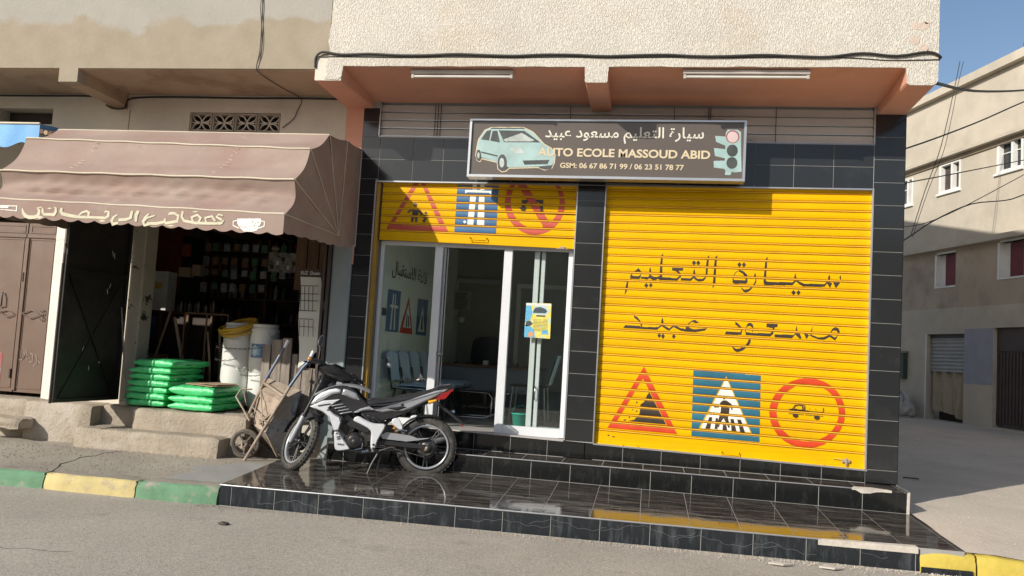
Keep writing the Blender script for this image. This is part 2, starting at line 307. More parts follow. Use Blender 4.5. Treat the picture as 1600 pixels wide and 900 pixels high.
# black tile: cloudy veins and pale streaks of dust
def tile(name, c, streak, rough, sx, amount, lo=.55, hi=.8, coat=0):
    m = bpy.data.materials.new(name); m.use_nodes = True; n, L, B = nodes_of(m); m['h'] = 1
    g = n.new('ShaderNodeNewGeometry'); mp = n.new('ShaderNodeMapping'); mp.inputs['Scale'].default_value = sx; L.new(g.outputs['Position'], mp.inputs[0])
    oi = n.new('ShaderNodeObjectInfo'); ad = n.new('ShaderNodeVectorMath'); ad.operation = 'ADD'; L.new(mp.outputs[0], ad.inputs[0])
    sc = n.new('ShaderNodeVectorMath'); sc.operation = 'SCALE'; sc.inputs['Scale'].default_value = 9; L.new(oi.outputs['Random'], sc.inputs[0]); L.new(sc.outputs[0], ad.inputs[1])
    x = n.new('ShaderNodeTexNoise'); x.inputs['Scale'].default_value = 1; x.inputs['Detail'].default_value = 9; x.inputs['Roughness'].default_value = .72; L.new(ad.outputs[0], x.inputs['Vector'])
    r = n.new('ShaderNodeMapRange'); r.inputs['From Min'].default_value = lo; r.inputs['From Max'].default_value = hi; r.inputs['To Max'].default_value = amount; L.new(x.outputs['Fac'], r.inputs['Value'])
    k = n.new('ShaderNodeMix'); k.data_type = 'RGBA'; L.new(r.outputs[0], k.inputs[0]); k.inputs[6].default_value = (*c, 1); k.inputs[7].default_value = (*streak, 1); L.new(k.outputs[2], B.inputs['Base Color'])
    q = n.new('ShaderNodeMapRange'); q.inputs['To Min'].default_value = rough; q.inputs['To Max'].default_value = min(1, rough+.3); L.new(r.outputs[0], q.inputs['Value']); L.new(q.outputs[0], B.inputs['Roughness'])
    bn = n.new('ShaderNodeBump'); bn.inputs['Distance'].default_value = .0006; y = n.new('ShaderNodeTexNoise'); y.inputs['Scale'].default_value = 6; L.new(g.outputs['Position'], y.inputs['Vector']); L.new(y.outputs['Fac'], bn.inputs['Height']); L.new(bn.outputs[0], B.inputs['Normal'])
    return m
M_['walltile'] = tile('black_wall_tile', (.022,.023,.024), (.07,.07,.07), .12, (2,2,2), .5)
M_['floortile'] = tile('black_veined_floor_tile', (.03,.026,.023), (.42,.38,.335), .04, (2.6,34,6), .7, .47, .8)
M_['risertile'] = tile('black_riser_tile', (.014,.018,.022), (.2,.22,.23), .16, (16,16,3.2), .5, .5, .85)
M_['risertile2'] = tile('black_step_tile', (.010,.011,.011), (.09,.09,.08), .12, (14,14,5), .4, .52, .85)
# ---------------- outlines of painted and printed marks (x, z in metres) ----------------
TR={
'ink':[[(-0.252,2.159),(-0.237,2.16),(-0.244,2.066),(-0.268,2.018),(-0.265,2.079)],[(-0.183,2.257),(-0.145,2.289),(-0.116,2.255),(-0.12,2.22),(-0.137,2.254)],[(-0.181,2.259),(-0.205,2.24),(-0.217,2.221),(-0.212,2.218),(-0.201,2.236),(-0.178,2.254)],[(-0.223,2.214),(-0.21,2.225),(-0.195,2.209),(-0.142,2.209),(-0.119,2.231),(-0.12,2.203),(-0.134,2.181),(-0.221,2.179)],[(-0.114,2.208),(-0.048,2.208),(-0.035,2.228),(-0.021,2.225),(0.011,2.208),(0.046,2.213),(0.073,2.232),(0.083,2.229),(0.088,2.21),(0.226,2.207),(0.258,2.237),(0.259,2.216),(0.234,2.183),(0.068,2.179),(0.047,2.192),(0.02,2.177),(-0.001,2.177),(-0.037,2.196),(-0.05,2.182),(-0.12,2.185)],[(-0.031,2.306),(-0.021,2.257),(-0.021,2.225),(-0.04,2.224),(-0.041,2.281)],[(0.085,2.448),(0.068,2.417),(0.061,2.335),(0.062,2.207),(0.088,2.208),(0.083,2.336),(0.085,2.421)],[(0.179,2.309),(0.285,2.309),(0.282,2.282),(0.24,2.278),(0.267,2.248),(0.267,2.209),(0.254,2.223),(0.249,2.247),(0.216,2.273),(0.178,2.281)],[(0.266,2.21),(0.357,2.21),(0.387,2.236),(0.401,2.229),(0.425,2.209),(0.473,2.211),(0.509,2.241),(0.504,2.22),(0.484,2.191),(0.44,2.182),(0.409,2.194),(0.387,2.214),(0.365,2.187),(0.267,2.184)],[(0.392,2.306),(0.403,2.254),(0.397,2.222),(0.383,2.228),(0.381,2.278)],[(0.524,2.445),(0.506,2.413),(0.5,2.318),(0.5,2.233),(0.516,2.241),(0.52,2.326),(0.527,2.424)],[(0.603,2.449),(0.581,2.42),(0.576,2.321),(0.572,2.181),(0.57,2.121),(0.596,2.168),(0.597,2.252),(0.598,2.329),(0.601,2.42)],[(0.364,2.363),(0.384,2.389),(0.405,2.364),(0.386,2.338)],[(0.405,2.363),(0.425,2.389),(0.446,2.365),(0.427,2.339)],[(-0.084,2.121),(-0.064,2.148),(-0.042,2.123),(-0.061,2.097)],[(-0.039,2.125),(-0.021,2.15),(-0.0,2.126),(-0.019,2.102)],[(0.794,2.363),(0.813,2.39),(0.834,2.365),(0.815,2.337)],[(0.837,2.363),(0.855,2.391),(0.876,2.365),(0.857,2.338)],[(1.302,2.116),(1.323,2.143),(1.346,2.118),(1.325,2.091)],[(1.35,2.118),(1.369,2.145),(1.389,2.12),(1.37,2.093)],[(0.764,2.214),(0.767,2.25),(0.78,2.279),(0.807,2.304),(0.803,2.308),(0.775,2.283),(0.762,2.252),(0.758,2.214)],[(0.802,2.303),(0.819,2.314),(0.855,2.301),(0.89,2.268),(0.897,2.198),(0.881,2.181),(0.771,2.178),(0.755,2.19),(0.755,2.227),(0.77,2.214),(0.876,2.215),(0.872,2.245),(0.849,2.277),(0.816,2.294)],[(0.962,2.296),(0.978,2.246),(0.977,2.202),(0.956,2.157),(0.915,2.111),(0.884,2.096),(0.863,2.103),(0.844,2.129),(0.833,2.152),(0.865,2.123),(0.908,2.131),(0.945,2.164),(0.967,2.209),(0.969,2.231),(0.952,2.246)],[(1.043,2.205),(1.049,2.329),(1.054,2.422),(1.074,2.455),(1.07,2.338),(1.065,2.22),(1.081,2.21),(1.309,2.215),(1.339,2.24),(1.364,2.23),(1.417,2.207),(1.603,2.212),(1.63,2.242),(1.644,2.232),(1.673,2.224),(1.654,2.176),(1.627,2.217),(1.601,2.184),(1.411,2.179),(1.375,2.198),(1.343,2.225),(1.312,2.186),(1.054,2.176)],[(1.335,2.311),(1.348,2.233),(1.336,2.232),(1.322,2.246)],[(1.643,2.306),(1.654,2.272),(1.644,2.232),(1.633,2.271)],[(1.681,2.226),(1.705,2.245),(1.733,2.23),(1.745,2.262),(1.735,2.279),(1.747,2.304),(1.751,2.266),(1.74,2.222),(1.707,2.177)],[(-0.169,1.823),(-0.134,1.809),(-0.1,1.765),(-0.084,1.734),(-0.085,1.708),(-0.101,1.73),(-0.103,1.755),(-0.125,1.774),(-0.165,1.801)],[(-0.266,1.695),(-0.248,1.724),(-0.105,1.721),(-0.094,1.713),(0.068,1.721),(0.102,1.748),(0.123,1.742),(0.179,1.713),(0.212,1.75),(0.233,1.748),(0.289,1.719),(0.333,1.718),(0.332,1.757),(0.354,1.758),(0.373,1.727),(0.412,1.717),(0.535,1.736),(0.518,1.711),(0.427,1.691),(0.331,1.692),(0.29,1.697),(0.255,1.711),(0.216,1.729),(0.177,1.692),(0.159,1.697),(0.102,1.732),(0.059,1.692),(-0.087,1.696),(-0.265,1.695)],[(0.109,1.82),(0.119,1.773),(0.116,1.742),(0.098,1.744),(0.098,1.79)],[(0.348,1.764),(0.388,1.801),(0.418,1.81),(0.458,1.784),(0.423,1.777),(0.388,1.791),(0.359,1.763)],[(0.066,1.639),(0.083,1.665),(0.103,1.641),(0.086,1.614)],[(0.102,1.634),(0.119,1.663),(0.139,1.636),(0.122,1.607)],[(0.205,1.638),(0.222,1.665),(0.242,1.64),(0.225,1.612)],[(0.796,1.814),(0.825,1.795),(0.859,1.758),(0.864,1.724),(0.857,1.687),(0.702,1.684),(0.714,1.713),(0.849,1.712),(0.853,1.74),(0.832,1.761),(0.797,1.786)],[(0.896,1.763),(0.912,1.801),(0.934,1.811),(0.959,1.798),(0.97,1.749),(0.954,1.767),(0.931,1.78),(0.913,1.773)],[(0.893,1.764),(0.891,1.716),(0.897,1.716),(0.899,1.764)],[(0.957,1.752),(0.956,1.72),(0.963,1.72),(0.964,1.752)],[(0.895,1.716),(0.96,1.714),(1.119,1.715),(1.156,1.749),(1.152,1.715),(1.123,1.685),(0.957,1.688),(0.898,1.69)],[(0.947,1.66),(0.946,1.621),(0.92,1.578),(0.874,1.539),(0.826,1.52),(0.796,1.535),(0.77,1.577),(0.814,1.553),(0.843,1.556),(0.894,1.584),(0.917,1.62),(0.929,1.652)],[(1.088,1.813),(1.19,1.812),(1.188,1.781),(1.162,1.777),(1.16,1.74),(1.143,1.768),(1.086,1.776)],[(1.164,1.711),(1.339,1.716),(1.363,1.745),(1.397,1.726),(1.411,1.689),(1.398,1.677),(1.353,1.719),(1.325,1.683),(1.165,1.684)],[(1.363,1.81),(1.371,1.759),(1.367,1.736),(1.354,1.751)],[(1.507,1.812),(1.504,1.725),(1.489,1.735)],[(1.425,1.743),(1.454,1.745),(1.478,1.718),(1.456,1.682)],[(1.482,1.729),(1.513,1.721),(1.557,1.705),(1.607,1.708),(1.664,1.735),(1.712,1.711),(1.742,1.736),(1.716,1.682),(1.665,1.713),(1.615,1.684),(1.565,1.685),(1.506,1.704),(1.483,1.718)],[(1.664,1.741),(1.684,1.791),(1.712,1.81),(1.742,1.8),(1.755,1.765),(1.741,1.753),(1.721,1.777),(1.693,1.775)],[(1.747,1.765),(1.737,1.727),(1.743,1.726),(1.753,1.764)],[(0.015,1.087),(0.188,0.788),(-0.174,0.796),(-0.116,0.814),(-0.088,0.848),(-0.068,0.879),(-0.064,0.962),(-0.03,0.992),(-0.009,1.049)],[(-0.11,0.979),(-0.101,0.991),(-0.091,0.98),(-0.1,0.968)],[(-0.142,0.907),(-0.137,0.917),(-0.131,0.908),(-0.136,0.898)],[(-0.107,0.895),(-0.098,0.905),(-0.089,0.896),(-0.098,0.886)],[(-0.174,0.832),(-0.166,0.846),(-0.158,0.833),(-0.165,0.82)],[(-0.223,0.802),(-0.207,0.811),(-0.189,0.804),(-0.206,0.795)],[(-0.059,1.022),(-0.052,1.026),(-0.044,1.023),(-0.051,1.018)],[(-0.381,0.649),(-0.349,0.641),(-0.348,0.648),(-0.38,0.655)],[(-0.337,0.638),(-0.297,0.631),(-0.296,0.637),(-0.336,0.644)]],
'red':[[(-0.048,1.331),(0.298,0.702),(-0.373,0.715)],[(1.825,1.012),(1.818,0.94),(1.795,0.87),(1.757,0.805),(1.705,0.75),(1.642,0.707),(1.571,0.677),(1.495,0.663),(1.419,0.666),(1.346,0.684),(1.279,0.718),(1.223,0.766),(1.18,0.825),(1.152,0.892),(1.14,0.965),(1.146,1.038),(1.17,1.11),(1.209,1.175),(1.262,1.231),(1.326,1.274),(1.398,1.303),(1.474,1.316),(1.551,1.313),(1.624,1.293),(1.69,1.258),(1.745,1.21),(1.787,1.151),(1.814,1.084)]],
'redsub':[[(-0.053,1.216),(0.199,0.779),(-0.283,0.787)],[(1.767,1.01),(1.762,0.951),(1.743,0.893),(1.711,0.841),(1.669,0.795),(1.617,0.76),(1.559,0.736),(1.497,0.725),(1.435,0.727),(1.375,0.742),(1.321,0.77),(1.275,0.809),(1.239,0.857),(1.217,0.912),(1.207,0.971),(1.212,1.031),(1.231,1.089),(1.263,1.143),(1.307,1.188),(1.359,1.224),(1.418,1.247),(1.48,1.258),(1.543,1.255),(1.602,1.239),(1.656,1.211),(1.702,1.172),(1.736,1.123),(1.758,1.069)]],
'teal':[[(0.423,1.327),(1.05,1.314),(1.06,0.687),(0.43,0.699)]],
'edge':[[(0.733,1.286),(0.995,0.749),(0.492,0.764)]],
'white':[[(0.734,1.267),(0.975,0.769),(0.513,0.777)]],
'black':[[(0.738,1.082),(0.738,1.078),(0.737,1.075),(0.735,1.071),(0.733,1.069),(0.73,1.067),(0.727,1.065),(0.723,1.065),(0.72,1.065),(0.717,1.066),(0.713,1.067),(0.711,1.07),(0.709,1.073),(0.708,1.076),(0.707,1.079),(0.707,1.083),(0.708,1.087),(0.71,1.09),(0.713,1.092),(0.715,1.095),(0.719,1.096),(0.722,1.097),(0.726,1.096),(0.729,1.095),(0.732,1.094),(0.735,1.091),(0.737,1.088),(0.738,1.085)],[(0.681,1.025),(0.709,1.054),(0.742,1.058),(0.794,1.022),(0.805,0.97),(0.794,0.969),(0.777,1.007),(0.773,0.949),(0.765,0.89),(0.785,0.807),(0.773,0.796),(0.742,0.854),(0.724,0.887),(0.7,0.851),(0.682,0.795),(0.659,0.806),(0.678,0.883),(0.693,0.943),(0.696,1.011)],[(0.685,1.019),(0.679,0.985),(0.637,0.98),(0.629,0.99),(0.674,0.999)],[(0.591,0.89),(0.619,0.888),(0.602,0.775),(0.557,0.777)],[(0.651,0.886),(0.67,0.883),(0.67,0.778),(0.644,0.781)],[(0.719,0.853),(0.746,0.838),(0.761,0.773),(0.718,0.777)],[(0.787,0.887),(0.815,0.885),(0.845,0.771),(0.801,0.773)],[(0.849,0.885),(0.882,0.883),(0.923,0.769),(0.881,0.77)],[(1.314,1.014),(1.346,1.021),(1.372,1.06),(1.449,1.065),(1.458,1.012),(1.627,1.005),(1.627,0.992),(1.459,0.999),(1.314,1.002)],[(1.401,0.96),(1.401,0.956),(1.399,0.952),(1.397,0.949),(1.393,0.946),(1.388,0.943),(1.383,0.941),(1.378,0.94),(1.373,0.941),(1.368,0.942),(1.363,0.943),(1.359,0.946),(1.356,0.949),(1.354,0.953),(1.353,0.957),(1.354,0.961),(1.355,0.965),(1.358,0.969),(1.362,0.972),(1.366,0.974),(1.371,0.976),(1.377,0.977),(1.382,0.977),(1.387,0.976),(1.392,0.974),(1.396,0.971),(1.399,0.968),(1.401,0.964)],[(1.595,0.956),(1.595,0.952),(1.593,0.948),(1.59,0.944),(1.586,0.941),(1.581,0.938),(1.576,0.937),(1.57,0.936),(1.565,0.936),(1.559,0.937),(1.554,0.939),(1.55,0.941),(1.547,0.945),(1.545,0.948),(1.544,0.952),(1.545,0.956),(1.547,0.96),(1.55,0.964),(1.554,0.967),(1.558,0.97),(1.564,0.971),(1.569,0.972),(1.575,0.972),(1.58,0.971),(1.585,0.969),(1.589,0.967),(1.593,0.964),(1.595,0.96)],[(1.314,0.992),(1.451,0.993),(1.627,0.99),(1.627,0.982),(1.451,0.983),(1.315,0.982)],[(1.315,0.977),(1.355,0.975),(1.452,0.975),(1.452,0.97),(1.355,0.97),(1.315,0.973)],[(1.46,0.974),(1.627,0.974),(1.628,0.967),(1.46,0.969)],[(1.622,1.048),(1.624,0.99),(1.63,0.991),(1.628,1.048)],[(1.454,1.061),(1.455,1.012),(1.462,1.012),(1.46,1.062)],[(1.5,1.038),(1.501,1.021),(1.504,1.022),(1.503,1.038)],[(1.556,1.035),(1.557,1.02),(1.56,1.02),(1.559,1.035)]],
'blacksub':[[(1.354,1.021),(1.378,1.052),(1.433,1.056),(1.438,1.019)],[(1.443,1.059),(1.451,1.059),(1.454,1.011),(1.446,1.011)]],
'lred':[[(-2.424,3.185),(-2.086,2.58),(-2.748,2.587)],[(-0.904,2.91),(-0.908,2.839),(-0.927,2.771),(-0.96,2.709),(-1.005,2.657),(-1.061,2.617),(-1.124,2.591),(-1.191,2.58),(-1.26,2.586),(-1.326,2.607),(-1.386,2.643),(-1.438,2.693),(-1.479,2.753),(-1.506,2.82),(-1.518,2.892),(-1.515,2.964),(-1.496,3.033),(-1.462,3.096),(-1.416,3.148),(-1.36,3.188),(-1.296,3.214),(-1.228,3.224),(-1.159,3.217),(-1.093,3.195),(-1.033,3.158),(-0.982,3.108),(-0.942,3.048),(-0.916,2.981)]],
'lredsub':[[(-2.418,3.095),(-2.175,2.632),(-2.675,2.638)],[(-0.96,2.93),(-0.963,2.868),(-0.978,2.809),(-1.004,2.756),(-1.041,2.711),(-1.086,2.676),(-1.137,2.654),(-1.192,2.645),(-1.248,2.65),(-1.301,2.669),(-1.351,2.7),(-1.393,2.743),(-1.426,2.795),(-1.448,2.853),(-1.458,2.915),(-1.455,2.978),(-1.44,3.038),(-1.413,3.091),(-1.376,3.137),(-1.331,3.171),(-1.279,3.193),(-1.224,3.202),(-1.168,3.196),(-1.114,3.177),(-1.065,3.145),(-1.024,3.102),(-0.991,3.05),(-0.97,2.992)]],
'lredadd':[[(-1.408,3.101),(-1.083,2.625),(-1.021,2.666),(-1.345,3.143)]],
'lblue':[[(-2.021,3.069),(-1.589,3.07),(-1.591,2.576),(-2.022,2.581)]],
'lwhite':[[(-1.878,2.962),(-1.819,2.963),(-1.829,2.648),(-1.893,2.653)],[(-1.786,2.957),(-1.731,2.959),(-1.715,2.65),(-1.792,2.652)],[(-1.938,3.019),(-1.661,3.015),(-1.662,2.98),(-1.692,2.996),(-1.907,2.996),(-1.933,2.981)],[(-1.865,3.11),(-1.822,3.111),(-1.817,3.025),(-1.86,3.024)],[(-1.784,3.112),(-1.741,3.113),(-1.735,3.022),(-1.778,3.023)],[(-1.938,2.687),(-1.921,2.705),(-1.902,2.688),(-1.919,2.67)]],
'lblack':[[(-2.433,2.848),(-2.433,2.844),(-2.434,2.84),(-2.436,2.836),(-2.439,2.833),(-2.443,2.83),(-2.447,2.829),(-2.451,2.828),(-2.455,2.828),(-2.46,2.83),(-2.464,2.832),(-2.467,2.835),(-2.47,2.838),(-2.471,2.842),(-2.472,2.847),(-2.472,2.851),(-2.471,2.855),(-2.469,2.859),(-2.466,2.862),(-2.462,2.864),(-2.458,2.866),(-2.454,2.867),(-2.449,2.866),(-2.445,2.865),(-2.441,2.863),(-2.438,2.86),(-2.435,2.856),(-2.433,2.852)],[(-2.49,2.814),(-2.414,2.816),(-2.364,2.755),(-2.378,2.737),(-2.411,2.776),(-2.419,2.739),(-2.419,2.672),(-2.442,2.671),(-2.449,2.73),(-2.464,2.67),(-2.49,2.67),(-2.48,2.737),(-2.477,2.789),(-2.524,2.758),(-2.532,2.772)],[(-2.323,2.768),(-2.323,2.765),(-2.324,2.763),(-2.325,2.76),(-2.327,2.758),(-2.33,2.756),(-2.332,2.755),(-2.335,2.755),(-2.338,2.755),(-2.341,2.756),(-2.344,2.757),(-2.346,2.759),(-2.348,2.762),(-2.349,2.765),(-2.35,2.767),(-2.35,2.77),(-2.349,2.773),(-2.347,2.776),(-2.345,2.778),(-2.343,2.78),(-2.34,2.781),(-2.337,2.781),(-2.334,2.781),(-2.331,2.78),(-2.329,2.779),(-2.326,2.777),(-2.324,2.774),(-2.323,2.771)],[(-2.364,2.746),(-2.314,2.748),(-2.299,2.734),(-2.317,2.724),(-2.336,2.67),(-2.354,2.67),(-2.363,2.674),(-2.354,2.723)],[(-1.344,2.933),(-1.278,2.935),(-1.281,2.913),(-1.303,2.888),(-1.307,2.854),(-1.288,2.855),(-1.321,2.803),(-1.368,2.853),(-1.342,2.853)],[(-1.206,2.937),(-1.126,2.94),(-1.122,2.807),(-1.145,2.806),(-1.16,2.902),(-1.197,2.916)],[(-1.16,2.69),(-1.154,2.71),(-1.145,2.69),(-1.151,2.67)],[(-0.923,2.51),(-0.837,2.501),(-0.837,2.51),(-0.923,2.518)],[(-2.775,2.531),(-2.698,2.521),(-2.698,2.527),(-2.775,2.536)]],
'awntext':[[(-5.52,2.405),(-5.514,2.363),(-5.485,2.328),(-5.44,2.313),(-5.392,2.316),(-5.349,2.331),(-5.334,2.361),(-5.334,2.398),(-5.361,2.411),(-5.324,2.417),(-5.327,2.428),(-5.374,2.419),(-5.358,2.391),(-5.361,2.368),(-5.37,2.355),(-5.4,2.347),(-5.437,2.347),(-5.466,2.354),(-5.489,2.374),(-5.511,2.408)],[(-5.322,2.417),(-5.324,2.376),(-5.299,2.348),(-5.252,2.35),(-5.19,2.347),(-5.17,2.385),(-5.179,2.424),(-5.203,2.431),(-5.205,2.422),(-5.194,2.418),(-5.195,2.389),(-5.204,2.375),(-5.254,2.373),(-5.292,2.372),(-5.299,2.382),(-5.309,2.417)],[(-5.271,2.414),(-5.246,2.423),(-5.219,2.416),(-5.244,2.406)],[(-5.377,2.332),(-5.337,2.349),(-5.293,2.335),(-5.333,2.318)],[(-5.139,2.424),(-5.148,2.391),(-5.126,2.358),(-5.068,2.346),(-4.991,2.337),(-4.924,2.335),(-4.878,2.337),(-4.88,2.36),(-4.925,2.36),(-4.99,2.364),(-5.064,2.376),(-5.111,2.386),(-5.118,2.394),(-5.119,2.421)],[(-4.949,2.36),(-4.924,2.379),(-4.883,2.392),(-4.872,2.385),(-4.876,2.361),(-4.856,2.357),(-4.848,2.392),(-4.886,2.413),(-4.935,2.395),(-4.96,2.37)],[(-4.878,2.337),(-4.786,2.338),(-4.701,2.336),(-4.662,2.36),(-4.664,2.408),(-4.703,2.414),(-4.718,2.397),(-4.708,2.39),(-4.698,2.399),(-4.685,2.398),(-4.685,2.371),(-4.706,2.359),(-4.787,2.36),(-4.88,2.36)],[(-4.765,2.32),(-4.73,2.332),(-4.692,2.323),(-4.728,2.311)],[(-4.592,2.385),(-4.63,2.364),(-4.651,2.326),(-4.628,2.281),(-4.569,2.302),(-4.575,2.318),(-4.622,2.31),(-4.624,2.323),(-4.615,2.353),(-4.584,2.376)],[(-4.572,2.323),(-4.499,2.329),(-4.45,2.348),(-4.44,2.416),(-4.462,2.421),(-4.475,2.363),(-4.506,2.354),(-4.577,2.347)],[(-4.405,2.426),(-4.427,2.385),(-4.419,2.324),(-4.397,2.324),(-4.395,2.379),(-4.38,2.415)],[(-4.295,2.403),(-4.332,2.373),(-4.353,2.327),(-4.329,2.285),(-4.271,2.301),(-4.275,2.314),(-4.322,2.31),(-4.326,2.325),(-4.315,2.363),(-4.286,2.394)],[(-4.237,2.389),(-4.312,2.37),(-4.343,2.338),(-4.328,2.326),(-4.301,2.354),(-4.233,2.379)],[(-4.301,2.303),(-4.205,2.304),(-4.129,2.325),(-4.129,2.362),(-4.149,2.361),(-4.144,2.344),(-4.211,2.33),(-4.303,2.324)],[(-4.132,2.308),(-4.015,2.331),(-4.006,2.396),(-4.06,2.418),(-4.113,2.404),(-4.109,2.391),(-4.06,2.4),(-4.028,2.386),(-4.031,2.353),(-4.138,2.331)],[(-4.117,2.413),(-4.072,2.422),(-4.026,2.416),(-4.07,2.406)],[(-4.123,2.3),(-4.082,2.309),(-4.04,2.303),(-4.08,2.294)],[(-3.989,2.432),(-3.996,2.381),(-3.965,2.337),(-3.857,2.321),(-3.732,2.321),(-3.62,2.326),(-3.622,2.347),(-3.734,2.344),(-3.856,2.344),(-3.957,2.359),(-3.974,2.384),(-3.97,2.429)],[(-3.868,2.34),(-3.882,2.376),(-3.842,2.392),(-3.82,2.376),(-3.835,2.343),(-3.817,2.336),(-3.798,2.38),(-3.842,2.413),(-3.902,2.386),(-3.887,2.335)],[(-3.894,2.427),(-3.862,2.436),(-3.828,2.43),(-3.861,2.421)],[(-3.745,2.338),(-3.76,2.374),(-3.711,2.385),(-3.681,2.349),(-3.666,2.359),(-3.706,2.405),(-3.776,2.385),(-3.763,2.334)],[(-3.609,2.373),(-3.659,2.397),(-3.646,2.405),(-3.608,2.399),(-3.606,2.409),(-3.65,2.42),(-3.675,2.388),(-3.618,2.358)],[(-3.711,2.323),(-3.608,2.331),(-3.592,2.363),(-3.607,2.369),(-3.615,2.351),(-3.714,2.344)]],
'bowl':[[(-3.474,2.383),(-3.263,2.39),(-3.26,2.35),(-3.29,2.29),(-3.337,2.275),(-3.408,2.276),(-3.453,2.311),(-3.473,2.343)],[(-3.474,2.372),(-3.515,2.361),(-3.511,2.319),(-3.454,2.297),(-3.451,2.306),(-3.504,2.325),(-3.507,2.355),(-3.471,2.363)],[(-3.265,2.366),(-3.234,2.362),(-3.234,2.331),(-3.279,2.312),(-3.275,2.303),(-3.226,2.325),(-3.226,2.367),(-3.264,2.375)]],
'tagbox':[[(-5.736,2.43),(-5.566,2.429),(-5.563,2.379),(-5.731,2.387)]],
'tagsub':[[(-5.733,2.404),(-5.652,2.404),(-5.654,2.421),(-5.577,2.422),(-5.575,2.387),(-5.65,2.392),(-5.732,2.393)]],
's_outline':[[(-1.762,3.364),(-1.75,3.455),(-1.692,3.546),(-1.632,3.574),(-1.314,3.578),(-1.219,3.535),(-1.105,3.419),(-1.031,3.379),(-0.991,3.325),(-0.996,3.242),(-1.016,3.19),(-1.082,3.171),(-1.146,3.195),(-1.432,3.181),(-1.462,3.151),(-1.501,3.143),(-1.54,3.17),(-1.552,3.236),(-1.709,3.27),(-1.727,3.238),(-1.75,3.248),(-1.767,3.301),(-1.762,3.364),(-1.771,3.365),(-1.777,3.3),(-1.757,3.243),(-1.723,3.229),(-1.709,3.26),(-1.557,3.228),(-1.547,3.166),(-1.503,3.134),(-1.458,3.143),(-1.43,3.172),(-1.146,3.186),(-1.082,3.162),(-1.01,3.183),(-0.987,3.24),(-0.983,3.326),(-1.025,3.386),(-1.099,3.426),(-1.214,3.543),(-1.313,3.588),(-1.633,3.583),(-1.699,3.553),(-1.758,3.459),(-1.771,3.365)]],
's_body':[[(-1.763,3.365),(-1.75,3.457),(-1.692,3.55),(-1.632,3.573),(-1.313,3.578),(-1.22,3.535),(-1.105,3.419),(-1.031,3.379),(-0.992,3.325),(-0.997,3.244),(-1.018,3.208),(-1.435,3.184),(-1.482,3.215),(-1.706,3.276),(-1.755,3.319)]],
's_dark':[[(-1.558,3.552),(-1.302,3.55),(-1.139,3.437),(-1.496,3.434)],[(-1.73,3.457),(-1.676,3.541),(-1.631,3.556),(-1.647,3.446)],[(-1.634,3.446),(-1.618,3.545),(-1.57,3.546),(-1.537,3.429)],[(-1.716,3.298),(-1.716,3.285),(-1.717,3.273),(-1.72,3.262),(-1.723,3.253),(-1.728,3.246),(-1.733,3.242),(-1.739,3.241),(-1.744,3.242),(-1.75,3.246),(-1.756,3.253),(-1.76,3.262),(-1.764,3.272),(-1.767,3.284),(-1.768,3.297),(-1.768,3.309),(-1.767,3.321),(-1.765,3.332),(-1.761,3.341),(-1.757,3.348),(-1.751,3.353),(-1.746,3.354),(-1.74,3.353),(-1.734,3.349),(-1.729,3.342),(-1.724,3.333),(-1.721,3.322),(-1.718,3.31)],[(-1.456,3.23),(-1.456,3.212),(-1.458,3.194),(-1.463,3.178),(-1.469,3.165),(-1.477,3.154),(-1.486,3.148),(-1.496,3.146),(-1.507,3.148),(-1.517,3.154),(-1.526,3.163),(-1.534,3.176),(-1.54,3.192),(-1.545,3.21),(-1.547,3.228),(-1.547,3.247),(-1.545,3.265),(-1.54,3.281),(-1.534,3.294),(-1.526,3.304),(-1.517,3.311),(-1.507,3.313),(-1.496,3.311),(-1.486,3.305),(-1.477,3.295),(-1.469,3.282),(-1.463,3.267),(-1.458,3.249)],[(-1.147,3.201),(-1.004,3.217),(-1.02,3.18),(-1.073,3.17),(-1.128,3.183)],[(-1.303,3.256),(-1.039,3.268),(-1.058,3.225),(-1.283,3.214)],[(-1.719,3.338),(-1.552,3.301),(-1.551,3.287),(-1.718,3.323)],[(-1.633,3.576),(-1.313,3.581),(-1.291,3.569),(-1.641,3.563)]],
's_light':[[(-1.483,3.23),(-1.484,3.209),(-1.49,3.193),(-1.499,3.183),(-1.509,3.183),(-1.52,3.192),(-1.527,3.208),(-1.531,3.229),(-1.53,3.249),(-1.524,3.266),(-1.515,3.275),(-1.505,3.275),(-1.494,3.267),(-1.487,3.25)],[(-1.733,3.297),(-1.734,3.282),(-1.737,3.27),(-1.742,3.266),(-1.748,3.27),(-1.753,3.282),(-1.755,3.297),(-1.755,3.313),(-1.751,3.324),(-1.746,3.328),(-1.74,3.324),(-1.735,3.313)],[(-1.443,3.376),(-1.338,3.391),(-1.289,3.328),(-1.389,3.326)],[(-1.503,3.461),(-1.328,3.528),(-1.197,3.457),(-1.233,3.446),(-1.487,3.441)]],
't_teal':[[(0.512,3.531),(0.618,3.524),(0.613,3.437),(0.524,3.474)],[(0.506,3.414),(0.614,3.405),(0.612,3.318),(0.519,3.339)],[(0.508,3.291),(0.618,3.297),(0.615,3.218),(0.514,3.228)],[(0.619,3.201),(0.679,3.197),(0.667,3.162),(0.617,3.161)]],
't_box':[[(0.608,3.559),(0.624,3.591),(0.716,3.593),(0.748,3.57),(0.755,3.378),(0.766,3.196),(0.706,3.186),(0.612,3.206)]],
